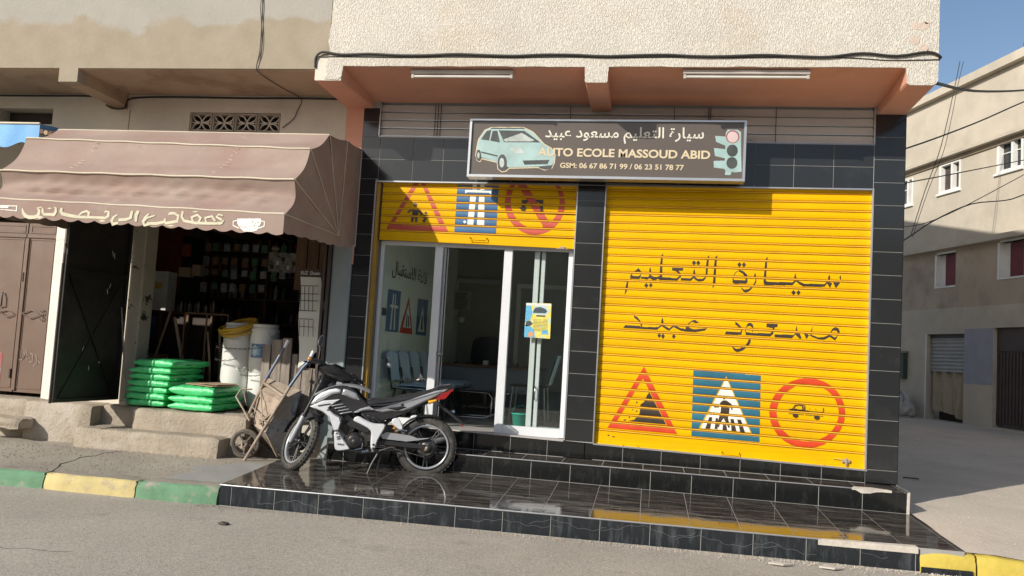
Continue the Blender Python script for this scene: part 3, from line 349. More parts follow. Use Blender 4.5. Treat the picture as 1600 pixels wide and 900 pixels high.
't_lens':[[(0.725,3.394),(0.724,3.381),(0.721,3.368),(0.715,3.357),(0.708,3.348),(0.699,3.341),(0.688,3.337),(0.677,3.335),(0.666,3.336),(0.655,3.34),(0.645,3.347),(0.637,3.356),(0.631,3.367),(0.626,3.379),(0.625,3.392),(0.625,3.404),(0.629,3.417),(0.634,3.428),(0.642,3.437),(0.651,3.444),(0.661,3.449),(0.673,3.45),(0.684,3.449),(0.695,3.445),(0.704,3.438),(0.713,3.429),(0.719,3.418),(0.723,3.406)],[(0.726,3.277),(0.725,3.264),(0.722,3.252),(0.716,3.242),(0.709,3.233),(0.7,3.226),(0.689,3.222),(0.678,3.22),(0.667,3.221),(0.656,3.225),(0.646,3.231),(0.638,3.24),(0.632,3.25),(0.628,3.262),(0.626,3.275),(0.627,3.287),(0.63,3.299),(0.635,3.31),(0.643,3.319),(0.652,3.325),(0.663,3.33),(0.674,3.331),(0.685,3.33),(0.696,3.326),(0.706,3.32),(0.714,3.311),(0.72,3.301),(0.724,3.289)]],
't_red':[[(0.735,3.526),(0.734,3.512),(0.73,3.499),(0.723,3.487),(0.713,3.477),(0.702,3.469),(0.689,3.464),(0.675,3.462),(0.662,3.464),(0.648,3.468),(0.636,3.475),(0.626,3.485),(0.618,3.497),(0.613,3.51),(0.611,3.524),(0.612,3.538),(0.616,3.552),(0.623,3.564),(0.633,3.574),(0.644,3.582),(0.657,3.587),(0.671,3.588),(0.684,3.587),(0.698,3.583),(0.71,3.575),(0.72,3.565),(0.728,3.554),(0.733,3.54)]],
't_pink':[[(0.723,3.523),(0.722,3.511),(0.719,3.5),(0.714,3.49),(0.706,3.481),(0.697,3.475),(0.686,3.471),(0.675,3.469),(0.664,3.471),(0.653,3.474),(0.643,3.48),(0.635,3.489),(0.629,3.498),(0.625,3.509),(0.623,3.521),(0.624,3.533),(0.627,3.544),(0.633,3.554),(0.64,3.562),(0.65,3.569),(0.66,3.573),(0.671,3.574),(0.682,3.573),(0.693,3.57),(0.703,3.563),(0.711,3.555),(0.717,3.545),(0.722,3.534)]]}
# ---------------- ground, road, pavement, kerbs ----------------
def nz(x, y, s=1.0): return (math.sin(x*3.1*s+y*1.7*s)+math.sin(x*1.3*s-y*4.3*s+1.2)+math.sin(x*7.7*s+y*5.9*s+.4)*.5)/2.5
MB().box(-400, 400, -400, 400, -.6, -.03).build('ground', K('yard'), kind='structure')
MB().grid(lambda u, v: (-60+120*u, -14+12.36*v, nz(-60+120*u, v*12, .6)*.004), 240, 40).build('road', K('asphalt'), kind='structure')
def side_z(x, y):
    t = max(0, min(1, (y+1.66)/1.2)); t2 = max(0, min(1, (y-3)/10)); e = max(0, min(1, (x-2.5)/1.6))
    return (.155-.13*e)*(1-t)+.2*t+.1*t2+.006*nz(x*2, y*2)
def sidefn(u, v):
    x = 2.31+24*u**1.6; y = -1.64+42*v**1.8
    return (x, y, side_z(x, y))
MB().grid(sidefn, 60, 90).build('side_street', K('yard'), kind='structure')
def pave(u, v):
    x = -30+26.57*(1-(1-u)**1.5); y = -1.60+1.32*v
    z = .135+.07*min(1, v*1.35)+.006*nz(x*2, y*3)
    if -5.75 < x and v > .65: z = .2
    return (x, y, z)
MB().grid(pave, 150, 20).build('pavement', K('paving'), kind='structure')
def patchf(u, v):
    y = -1.57+.87*v; xo = -4.22+.42*v+.10*math.sin(v*7)+.05*math.sin(v*17); x = -3.45+(xo+3.45)*u; t = (y+1.6)/1.32
    return (x, y, .135+.07*min(1, t*1.35)+.006*nz(x*2, y*3)+.007-.006*u**6)
MB().grid(patchf, 14, 22).build('cement_patch', K('patch'), kind='structure')
# crack in the pavement
for P_ in ([(-6.5, -3.1), (-5.6, -3.35), (-4.9, -3.2), (-4.2, -3.5), (-3.4, -3.42)], [(1.2, -3.0), (1.9, -2.85), (2.6, -3.05), (3.6, -2.9)]):
    q_ = []
    for (xa, ya), (xb, yb) in zip(P_, P_[1:]):
        for k in range(8): t_ = k/8; q_.append((xa+(xb-xa)*t_, ya+(yb-ya)*t_+.02*math.sin(k*2.3+xa*5), nz(xa+(xb-xa)*t_, ((ya+(yb-ya)*t_)+14)/12.36*12, .6)*.004-.0012))
    MB().tube(q_, .0035, 5).build('road_crack', K('ironbrown'), kind='structure')
cr = [(-5.06, -1.6), (-5.12, -1.45), (-5.20, -1.32), (-5.17, -1.17), (-5.20, -1.05), (-5.13, -.92), (-5.14, -.80), (-5.07, -.66), (-5.08, -.56)]
MB().tube([(x, y, .135+.07*min(1, (y+1.6)/1.32*1.35)+.006*nz(x*2, y*3)+.0005) for x, y in cr], [.005, .004, .006, .003, .005, .003, .004, .002, .001], 5).build('pavement_crack', K('ironbrown'), kind='structure')
kb = MB().box(-30, -3.45, -1.66, -1.5, -.05, .10).build('kerb', K('ledge'), kind='structure')
xs = [-3.455, -4.2, -5.06]; 
while xs[-1] > -14: xs.append(xs[-1]-.85)
def kerbstone(x0, x1, z0, z1, m, par, yo=0):
    n = max(3, int((x1-x0)/.08)); P = [(-1.715, 0), (-1.705, .6), (-1.692, .88), (-1.665, 1.0), (-1.52, 1.04), (-1.50, .9)]
    b = MB(); 
    def fn(u, v):
        i = min(int(v*5), 4); t = v*5-i; a = P[i]; c = P[i+1]; x = x0+.006+(x1-x0-.012)*u; q = a[0]+(c[0]-a[0])*t; h = (a[1]+(c[1]-a[1])*t)*(z0+(z1-z0)*u)
        e = .012*max(0, 1-min(u, 1-u)*(x1-x0)/.03)
        return (x, q+yo+.006*nz(x*9, q*20+h*30)+e, h-.004+.004*nz(x*12, h*40)-e*.6)
    b.grid(lambda u, v: fn(u, v*.58), n, 8); b.grid(lambda u, v: fn(u, .58+v*.42), n, 6, 1); b.box(x0+.012, x1-.012, -1.68+yo, -1.51+yo, -.02, min(z0, z1)*.93)
    return b.build('kerb_stone', [m, m if m == K('kyellow2') else K('paving')], par)
for i in range(len(xs)-1):
    m = K('kgreen') if i % 2 == 0 else K('kyellow')
    kerbstone(xs[i+1], xs[i], .14, .14 if i else .155, m, kb, 0)
kr = MB().box(1.99, 30, -1.66, -1.5, -.05, .02).build('kerb', K('ledge'), kind='structure')
hs = [.168, .16, .12, .07, .05, .05, .05]; kx = [1.975, 2.36, 2.9, 3.6, 4.4, 5.2, 6.0]
for i in range(6): kerbstone(kx[i], kx[i+1], hs[i], hs[i+1], K('kyellow2'), kr, -.012)
MB().cbox(1.985, 2.33, -1.733, -1.722, -.01, .045, .002).build('tile_remnant', K('risertile'), kr)
# ---------------- shop ledges on the left ----------------
def slabbox(name, x0, x1, y0, y1, z0, z1, m, par=None, am=.012, kind='structure', seg=.06):
    nx = max(2, int((x1-x0)/seg)); P = []
    prof = [(y0, z0), (y0-.004, z0+(z1-z0)*.5), (y0+.004, z1-.025), (y0+.022, z1-.004), (y0+.06, z1), (y0+(y1-y0)*.5, z1), (y1, z1)]
    def fn(u, v):
        k = min(int(v*6), 5); t = v*6-k; a, c = prof[k], prof[k+1]; x = x0+(x1-x0)*u
        y = a[0]+(c[0]-a[0])*t; z = a[1]+(c[1]-a[1])*t; s = 1 if y < y1-.01 else 0
        e = max(0, 1-min(u, 1-u)*(x1-x0)/.03)*.015
        return (x, y+am*nz(x*5, z*14)*s+e, z+am*.5*nz(x*6+2, y*9)*s-e*(z-z0 > .05))
    b = MB().grid(fn, nx, 18)
    b.box(x0, x0+.01, y0+.03, y1, z0, z1-.02).box(x1-.01, x1, y0+.03, y1, z0, z1-.02)
    o = b.build(name, m, par); 
    if not par: o['kind'] = kind
    return o
slabbox('shop_ledge', -5.16, -3.93, -.36, .21, .15, .6, K('ledge'), am=.014)
slabbox('shop_ledge', -3.95, -3.28, -.02, .21, .15, .6, K('ledge'), am=.008)
slabbox('door_plinth', -9.5, -6.36, -.33, .02, .12, .6, K('ledge'), am=.012)
slabbox('door_plinth', -6.37, -5.62, -.38, .02, .12, .6, K('ledge'), am=.01)
slabbox('shop_ledge', -5.63, -5.15, -.2, .21, .15, .6, K('ledge'), am=.01)
slabbox('shop_step', -5.62, -4.08, -.6, -.12, .1, .395, K('ledge'), am=.011)
br = slabbox('broken_slab', -6.75, -6.24, -.62, -.3, .33, .43, K('ledge'), am=.02, seg=.04)
# ---------------- terrace and steps in black tile ----------------
def zt(x, y): f = (y+1.70)/1.30; return .172*(1-f)+(.222-.0095*x)*f
def z1(x): return .401-.0055*x
def z0s(x): return .552-.0205*x
XL, XR = -3.44, 2.29
tb = MB().box(XL+.01, XR-.01, -1.688, .05, -.05, .12)
for k in range(40):
    xa, xb = XL+.008+(XR-XL-.016)*k/40, XL+.008+(XR-XL-.016)*(k+1)/40
    tb.add([(xa, -1.6985, zt(xa, -1.7)-.0012), (xb, -1.6985, zt(xb, -1.7)-.0012), (xb, -.38, zt(xb, -.38)-.0012), (xa, -.38, zt(xa, -.38)-.0012)], [(0,1,2,3)])
tb.add([(XL+.008, -1.6985, -.04), (XL+.008, -.38, -.04), (XL+.008, -.38, zt(XL, -.4)-.0012), (XL+.008, -1.6985, zt(XL, -1.7)-.0012)], [(0,1,2,3)])
tb.add([(XL+.008, -1.6985, -.04), (XR-.008, -1.6985, -.04), (XR-.008, -1.6985, zt(XR, -1.7)-.0012), (XL+.008, -1.6985, zt(XL, -1.7)-.0012)], [(0,1,2,3)])
tb.add([(XR-.008, -1.6985, -.04), (XR-.008, -.38, -.04), (XR-.008, -.38, zt(XR, -.4)-.0012), (XR-.008, -1.6985, zt(XR, -1.7)-.0012)], [(0,1,2,3)])
tb.prism([(-3.04, -.397, 0), (-3.04, -.397, z1(-3.04)-.0015), (-3.04, 0.03, z1(-3.04)-.0015), (-3.04, .03, 0)], (XR-.012+3.04, 0, z1(XR)-z1(-3.04)))
tb.prism([(-3.04, .0035, 0), (-3.04, .0035, z0s(-3.04)-.004), (-3.04, 0.4, z0s(-3.04)-.004), (-3.04, .4, 0)], (XR-.012+3.04, 0, z0s(XR)-z0s(-3.04)))
ter = tb.build('terrace', K('tile_grout'), kind='structure')
def slab_tile(name, P, n, th, m, par, ch=.0022):      # P: four corners, n outward normal
    P = [Vector(p) for p in P]; n = Vector(n); c = sum(P, Vector())/4
    I = [p+(c-p).normalized()*ch for p in P]; B = [p-n*ch for p in P]; D = [p-n*th for p in P]
    b = MB(); b.add(I+B+D, [(0,1,2,3)]+[(i, (i+1) % 4, (i+1) % 4+4, i+4) for i in range(4)]+[(i+4, (i+1) % 4+4, (i+1) % 4+8, i+8) for i in range(4)])
    return b.build(name, m, par)
G = .0024
def spans(a, b, first, step):
    k = first
    while k > a: k -= step
    c = [a]; k += step
    while k < b-.03:
        if k > a+.03: c.append(k)
        k += step
    return list(zip(c, c[1:]+[b]))
for a, b in spans(XL, XR, .362, .3785):       # terrace floor
    j = [R.uniform(0, .0008) for _ in range(4)]
    slab_tile('floor_tile', [(a+G, -1.697, zt(a, -1.7)+j[0]), (b-G, -1.697, zt(b, -1.7)+j[1]), (b-G, -.402, zt(b, -.4)+j[2]), (a+G, -.402, zt(a, -.4)+j[3])], (0,0,1), .012, K('floortile'), ter, .0012)
for i, (a, b) in enumerate(spans(XL, 1.985, .064, .378)):      # terrace front
    slab_tile('riser_tile', [(a+G, -1.702, .004), (b-G, -1.702, .004), (b-G, -1.702, zt(b, -1.7)-.012), (a+G, -1.702, zt(a, -1.7)-.012)], (0,-1,0), .012, K('risertile'), ter)
vb_ = MB(); rv_ = random.Random(21)
for k in range(9):
    xa = -3.1+.56*k; zc_ = rv_.uniform(.06, .12); ph = rv_.uniform(0, 6); am_ = rv_.uniform(.012, .03)
    vb_.tube([(xa+.035*j, -1.7024, zc_+am_*math.sin(ph+j*.42)+.008*math.sin(j*1.7+ph)) for j in range(rv_.randint(12, 24))], .0008, 4)
vb_.build('surface_veins', mat('pale_vein', (.2,.21,.21), .5), ter)
slab_tile('side_tile', [(XL, -1.69, .0), (XL, -.4, .0), (XL, -.4, zt(XL, -.4)-.01), (XL, -1.6985, zt(XL, -1.7)-.01)], (-1,0,0), .01, K('risertile'), ter)
for a, b in spans(-3.04, XR-.03, .059, .3665):
    slab_tile('riser_tile', [(a+G, -.400, zt(a, -.4)+.003), (b-G, -.400, zt(b, -.4)+.003), (b-G, -.400, z1(b)-.012), (a+G, -.400, z1(a)-.012)], (0,-1,0), .011, K('risertile2'), ter)
for a, b in spans(-3.04, XR-.02, .362, .3745):
    slab_tile('tread_tile', [(a+G, -.404, z1(a)), (b-G, -.404, z1(b)), (b-G, -.004, z1(b)), (a+G, -.004, z1(a))], (0,0,1), .012, K('floortile'), ter)
for a, b in spans(-3.04, 2.005, .1545, .3665):
    slab_tile('riser_tile', [(a+G, 0, z1(a)+.004), (b-G, 0, z1(b)+.004), (b-G, 0, z0s(b)-.012), (a+G, 0, z0s(a)-.012)], (0,-1,0), .011, K('risertile2'), ter)
sill = MB().prism([(-2.87, -.006, z0s(-2.87)), (-.79, -.006, z0s(-.79)), (-.79, .5, z0s(-.79)), (-2.87, .5, z0s(-2.87))], (0,0,-.012)).build('door_sill', mat('pale_stone_sill', (.42,.39,.36), .5, var=.1), ter)
MB().prism([(-.50, -.008, z0s(-.5)), (2.02, -.008, z0s(2.02)), (2.02, .2, z0s(2.02)), (-.50, .2, z0s(-.5))], (0,0,-.014)).build('shutter_sill', K('trim'), ter)
def rod(name, a, b, r, m, par): return MB().tube([a, b], r, 6).build(name, m, par)
rod('nosing', (XL, -1.701, zt(XL, -1.7)-.003), (1.3, -1.701, zt(1.3, -1.7)-.003), .0065, K('trim'), ter)
rod('nosing', (-3.04, -.404, z1(-3.04)-.005), (XR-.25, -.404, z1(XR-.25)-.005), .006, K('trim'), ter)
rod('nosing', (XR-.012, -.404, z1(XR)-.004), (XR-.012, -.02, z1(XR)-.004), .006, K('trim'), ter)
slab_tile('step_end', [(XR-.01, -.41, .2), (XR-.01, -.0, .2), (XR-.01, -.0, z1(XR)-.01), (XR-.01, -.41, z1(XR)-.01)], (1,0,0), .012, K('dirtwhite'), ter)
def chip(name, P, d, m, par): return MB().prism(P, d).build(name, m, par)
chip('bare_mortar', [(XR-.035, -.4045, .2), (XR-.008, -.4045, .2), (XR-.006, -.4045, .38), (XR-.03, -.4045, .385)], (0,.02,0), K('dirtwhite'), ter)
pts = [(1.28,-1.706),(1.45,-1.7062),(1.97,-1.706),(1.97,-1.63),(1.7,-1.655),(1.5,-1.66),(1.33,-1.69)]
chip('bare_mortar', [(x, y, zt(x, y)+.0015) for x, y in pts], (0,0,-.045), K('dirtwhite'), ter)
pts = [(1.80,-.409),(1.83,-.33),(1.98,-.30),(2.11,-.37),(2.13,-.409)]
chip('bare_mortar', [(x, y, z1(x)+.002) for x, y in pts], (0,0,-.02), K('dirtwhite'), ter)
pts = [(1.80,.012),(1.88,-.03),(1.95,-.025),(2.0,-.01),(2.12,.0),(2.1,.012)]
chip('bare_mortar', [(x, -.4035, z1(x)+z-.013) for x, z in pts], (0,-.004,0), K('dirtwhite'), ter)
# ---------------- driving school building ----------------
bd = thing('driving_school_building', (0, 0, 0), 'cream roughcast corner building with black tiled ground floor and salmon soffit', 'building')
HT = 9.0
MB().box(-3.14, 2.285, -.842, 14, 4.012, HT).build('upper_storeys', K('crepi'), bd)
P = [(2.293, HT)]
rr_ = random.Random(3)
z = HT; P.append((-3.12, HT))
while z > 3.95:
    z -= rr_.uniform(.03, .06); P.append((-3.14+.012*math.sin(z*3)+rr_.uniform(-.012, .016)-.012*(4.5-z if z < 4.5 else 0), z))
P += [(-3.165, 3.875), (-3.03, 3.868), (-2.995, 3.90), (-2.985, 4.003)]
def edge(x0, x1, z): return [(x, z+rr_.uniform(-.003, .004)) for x in [x0+(x1-x0)*i/22 for i in range(1, 22)]]
P += edge(-2.985, -.70, 4.0)+[(-.695, 4.0), (-.688, 3.862), (-.67, 3.855), (-.505, 3.855), (-.487, 3.862), (-.48, 4.0)]
P += edge(-.48, 2.02, 4.004)+[(2.035, 4.0), (2.045, 3.93), (2.05, 3.865), (2.07, 3.85), (2.25, 3.85), (2.283, 3.868), (2.293, 3.9)]
MB().prism([(x, -.858, z) for x, z in P], (0, .017, 0)).build('roughcast_coat', K('crepi'), bd)
b = MB().prism([(-3.2, -.84, 4.008), (2.28, -.84, 4.008), (2.28, .02, 3.915), (-3.2, .02, 3.915)], (0, 0, .12))
b.build('soffit', K('salmon'), bd)
for x0, x1, x2, x3 in ((-3.27, -3.0, -3.26, -2.96), (-.69, -.485, -.69, -.485), (2.045, 2.288, 2.03, 2.288)):
    b = MB().add([(x0+.012, -.84, 3.86), (x1-.012, -.84, 3.86), (x1, -.84, 3.875), (x1, -.84, 4.02), (x0, -.84, 4.02), (x0, -.84, 3.875),
                  (x2+.012, .02, 3.845), (x3-.012, .02, 3.845), (x3, .02, 3.86), (x3, .02, 4.02), (x2, .02, 4.02), (x2, .02, 3.86)],
                 [(0,1,7,6), (1,2,8,7), (2,3,9,8), (3,4,10,9), (4,5,11,10), (5,0,6,11), (5,4,3,2,1,0), (6,7,8,9,10,11)])
    b.build('beam', K('salmon'), bd)
MB().box(-3.262, -3.0, -.852, -.838, 3.862, 4.1).build('bare_beam_end', K('oldlow'), bd)
rt_ = random.Random(5)
for cx, cz, r, rz_ in ((2.14, 4.36, .075, .5), (2.20, 4.395, .03, .5), (2.10, 4.24, .05, .8), (2.17, 4.17, .055, .6), (2.22, 4.14, .03, .6)):
    P = [(cx+r*math.cos(a)*rt_.uniform(.7, 1.2), -.8605, cz+rz_*r*math.sin(a)*rt_.uniform(.6, 1.2)) for a in [i*.55 for i in range(11)]]
    MB().prism(P, (0, .004, 0)).build('plaster_patch', K('pinkish'), bd) if 'pinkish' in M_ else MB().prism(P, (0, .004, 0)).build('plaster_patch', mat('pale_repair_plaster', (.62,.5,.41), .95, bump=.01, bs=50), bd)
# masonry behind the tiles
b = MB(); Y0, Y1 = .0035, .22
b.box(-3.06, -2.872, Y0, Y1, .3, 3.55).box(-.782, -.498, Y0, Y1, .3, 3.55).box(2.006, 2.284, Y0, Y1, .1, 3.95)
b.box(-2.872, -.782, Y0, Y1, 3.085, 3.55).box(-.498, 2.006, Y0, Y1, 3.112, 3.55)
b.box(-3.06, -2.885, Y0, Y1, 3.55, 3.95)
b.build('masonry', K('tile_grout'), bd)
MB().box(2.2, 2.283, .22, 14, .0, 4.0).box(-3.06, 2.2, 13.8, 14, 0, 4).build('side_wall', K('bgwall'), bd)
MB().box(-3.25, -3.06, -.004, .2, 2.2, 3.95).build('salmon_pier', K('salmon'), bd)
def wt(x0, x1, z0, z1, y=0): slab_tile('wall_tile', [(x0+.002, y, z0+.002), (x1-.002, y, z0+.002), (x1-.002, y, z1-.002), (x0+.002, y, z1-.002)], (0,-1,0), .008, K('walltile'), bd)
zp = [.395, .513, .741, .969, 1.195, 1.424, 1.648, 1.864, 2.089, 2.314, 2.533, 2.754, 2.973, 3.19, 3.409, 3.625, 3.845]
for a, c in zip(zp, zp[1:]): wt(2.008, 2.288, a, c)
slab_tile('side_wall_tile', [(2.288, .0, .2), (2.288, .28, .2), (2.288, .28, 3.845), (2.288, 0, 3.845)], (1,0,0), .006, K('walltile'), bd)
zd = [.567, .777, 1.005, 1.222, 1.441, 1.652, 1.866, 2.079, 2.295, 2.511, 2.722, 2.936, 3.09]
for a, c in zip(zd, zd[1:]): wt(-.782, -.498, a, c)
zl = [.41, .6, .81, 1.02, 1.235, 1.45, 1.665, 1.877, 2.088, 2.299, 2.518, 2.728, 2.933, 3.10]
for a, c in zip(zl, zl[1:]): wt(-3.062, -2.875, a, c)
bx = [-3.062, -2.86, -2.499, -2.179, -1.82, -1.46, -1.10, -.782]
for a, c in zip(bx, bx[1:]): wt(a, c, 3.10 if a < -2.9 else 3.088, 3.31); wt(a, c, 3.31, 3.54)
bx = [-.782, -.498, -.16, .2, .56, .92, 1.281, 1.644, 2.006]
for i, (a, c) in enumerate(zip(bx, bx[1:])): wt(a, c, 3.094 if i == 0 else 3.116, 3.335); wt(a, c, 3.335, 3.545)
wt(-3.062, -2.888, 3.54, 3.70); wt(-3.062, -2.888, 3.70, 3.85)
# trims round the openings
def bar(name, x0, x1, y0, y1, za, zb, m, par): return MB().cbox(x0, x1, y0, y1, za, zb, .0015).build(name, m, par)
for x0, x1, za, zb in ((-2.882, -2.870, .59, 3.085), (-.786, -.774, .57, 3.09), (-.506, -.494, .56, 3.112), (2.0, 2.014, .512, 3.118)):
    bar('edge_trim', x0, x1, -.008, .05, za, zb, K('trim'), bd)
MB().prism([(-2.882, -.008, 3.068), (-.775, -.008, 3.090), (-.775, -.008, 3.102), (-2.882, -.008, 3.080)], (0, .055, 0)).build('edge_trim', K('trim'), bd)
MB().prism([(-.506, -.008, 3.090), (2.014, -.008, 3.116), (2.014, -.008, 3.128), (-.506, -.008, 3.102)], (0, .055, 0)).build('edge_trim', K('trim'), bd)
# louvred band under the soffit
bar('blind_frame', -2.888, 2.014, .0, .03, 3.545, 3.558, K('steel'), bd)
bar('blind_frame', -2.888, -2.876, -.004, .03, 3.558, 3.9, K('trim'), bd); bar('blind_frame', 2.0, 2.012, -.004, .03, 3.558, 3.9, K('trim'), bd)
MB().box(-2.876, 2.0, .07, .09, 3.55, 3.93).build('blind_backing', K('grille'), bd)
for i in range(4):
    za = 3.56+i*.085
    MB().prism([(-2.874, .030, za), (-2.874, .038, za+.079), (-2.874, .046, za+.079), (-2.874, .040, za)], (4.872, 0, 0)).build('blind_slat', K('grille'), bd)
    MB().prism([(-2.874, .024, za+.001), (-2.874, .024, za+.007), (-2.874, .030, za+.007), (-2.874, .030, za+.001)], (4.872, 0, 0)).build('blind_rail', K('trim'), bd)
for x in (-2.3, -2.27, -2.24, -.9, .13, .46, .48, 1.1): bar('blind_cord', x, x+.006, .018, .026, 3.558, 3.9, K('ironbrown'), bd)
# ---------------- old building on the left ----------------
ob = thing('old_building', (-9, 0, 0), 'old grey building with stained plaster, overhanging floor and a shop below', 'building')
b = MB().box(-30, -3.145, -.845, 13, 3.975, 9.0)
b.box(-5.985, -5.775, -.846, -.7, 3.835, 3.98)
b.build('upper_wall', K('oldup'), ob)
MB().box(-30, -3.27, -.83, .02, 3.966, 3.976).build('soffit', K('oldsoffit'), ob)
b = MB().box(-5.98, -5.78, -.7, -.1, 3.84, 3.97); b.prism([(-5.98, -.1, 3.97), (-5.98, -.1, 3.84), (-5.98, .0, 3.80), (-5.98, .0, 3.97)], (.2, 0, 0)); b.build('beam', K('oldsoffit'), ob)
b = MB(); y1 = .22
b.box(-30, -7.4, 0, y1, 2.6, 3.97).box(-7.4, -6.69, 0, y1, 2.6, 3.62).box(-7.4, -6.69, 0, y1, 3.80, 3.97).box(-6.69, -5.03, 0, y1, 2.6, 3.97)
b.box(-5.03, -3.985, 0, y1, 2.6, 3.565).box(-5.03, -3.985, 0, y1, 3.778, 3.97).box(-3.985, -3.25, 0, y1, 2.6, 3.97)
b.box(-6.34, -5.55, .001, y1, .4, 2.6).box(-30, -8.9, 0, y1, .1, 2.6)
b.box(-30, -3.2, 6, 6.2, 0, 4).build('ground_floor_wall', K('oldlow'), ob)
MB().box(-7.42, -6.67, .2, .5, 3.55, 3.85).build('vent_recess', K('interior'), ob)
MB().cbox(-6.465, -6.345, -.05, .2, .58, 2.62, .01).build('door_jamb', K('whitejamb'), ob)
MB().cbox(-5.553, -5.395, -.03, .2, .56, 2.62, .01).build('door_post', K('spotpost'), ob)
MB().cbox(-3.285, -3.075, -.012, .22, .2, 2.62, .008).build('grey_pier', K('greypost'), ob)
b = MB().cbox(-3.375, -3.345, -.03, .03, .6, 2.6, .003).cbox(-3.325, -3.29, -.035, .03, .6, 2.6, .003); b.cbox(-3.345, -3.325, -.02, .01, 1.72, 1.80, .002); b.build('iron_door_frame', K('ironbrown'), ob)
MB().tube([(-4.0-1.75, -.002, 3.0), (-5.752, -.002, 3.5), (-5.745, -.002, 3.8)], .003, 4).build('wall_crack', K('cable'), ob)
# pierced vent blocks
vb = None
for i in range(4):
    x0 = -5.025+i*.2605; 
    t = thing('vent_block', (x0+.127, .0, 3.673), ['leftmost pierced concrete petal vent block in the old wall', 'second pierced petal vent block from the left', 'third pierced petal vent block from the left', 'rightmost pierced petal vent block with a wire across its corner'][i], 'vent block', 'pierced vent blocks in a row')
    b = MB(); s = .1265; zc = 3.673; xc = x0+.127; h_ = .098; w_ = .016
    b.box(xc-s, xc+s, .0, .1, zc-h_, zc-h_+w_).box(xc-s, xc+s, 0, .1, zc+h_-w_, zc+h_).box(xc-s, xc-s+w_, .001, .1, zc-h_+w_, zc+h_-w_).box(xc+s-w_, xc+s, .001, .1, zc-h_+w_, zc+h_-w_)
    b.build('frame', K('concrete'), t)
    b = MB()
    for q in range(4):
        sx = 1 if q in (0, 3) else -1; sz = 1 if q < 2 else -1
        ex, ez = xc+sx*(s-.01), zc+sz*(h_-.01)
        for sgn in (1, -1):
            P = []
            for k in range(7):
                u = k/6; px = xc+(ex-xc)*u; pz = zc+(ez-zc)*u; n_ = math.sin(math.pi*u)*.026*sgn
                P.append((px-n_*sz*.8*sx*sx, .028, pz+n_*sx*.9*sz*sz))
            b.tube(P, .0085, 5)
    b.tube([(xc-s+.01, .03, zc), (xc+s-.01, .03, zc)], .007, 5)
    b.build('petals', K('oldlow'), t)
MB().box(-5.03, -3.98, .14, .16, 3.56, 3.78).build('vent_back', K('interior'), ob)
# ---------------- flat painted marks laid out by scan lines ----------------
def spans_at(polys, z):
    I = []
    for p in polys:
        X = []
        for (xa, za), (xb, zb) in zip(p, p[1:]+p[:1]):
            if (za > z) != (zb > z): X.append(xa+(z-za)*(xb-xa)/(zb-za))
        X.sort(); I += list(zip(X[::2], X[1::2]))
    I.sort(); o = []
    for a, c in I:
        if o and a <= o[-1][1]: o[-1] = (o[-1][0], max(c, o[-1][1]))
        else: o.append((a, c))
    return o
def minus(A, B):
    for c, d in B:
        o = []
        for a, b in A:
            if d <= a or c >= b: o.append((a, b)); continue
            if a < c: o.append((a, c))
            if d < b: o.append((d, b))
        A = o
    return A
PER = .08275
PROF = [(-.001, .008), (-.003, -.002), (-.012, -.0045), (-.034, -.006), (-.054, -.0045), (-.061, -.002), (-.063, .008)]
def yprof(dz):
    for (a, ya), (b, yb) in zip(PROF, PROF[1:]):
        if b <= dz <= a: return ya+(yb-ya)*(dz-a)/(b-a)
    return 0
def slat_mesh(W, mats):
    b = MB()
    full = PROF+[(-.0665, .008), (-.068, -.003), (-.0725, -.0055), (-.077, -.003), (-.0785, .008), (-.082, .008)]
    for i in range(len(full)-1):
        (a, ya), (c, yc) = full[i], full[i+1]
        b.add([(-W/2, ya, a), (W/2, ya, a), (W/2, yc, c), (-W/2, yc, c)], [(0,1,2,3)], 1 if 8 <= i <= 9 else 0)
    V = [(-W/2, .009, -.001), (W/2, .009, -.001), (W/2, .009, -.0822), (-W/2, .009, -.0822)]
    b.add(V, [(0,3,2,1)]); o = b.build('slat', mats, None, local=True, fix=False); me = o.data; bpy.data.objects.remove(o); return me
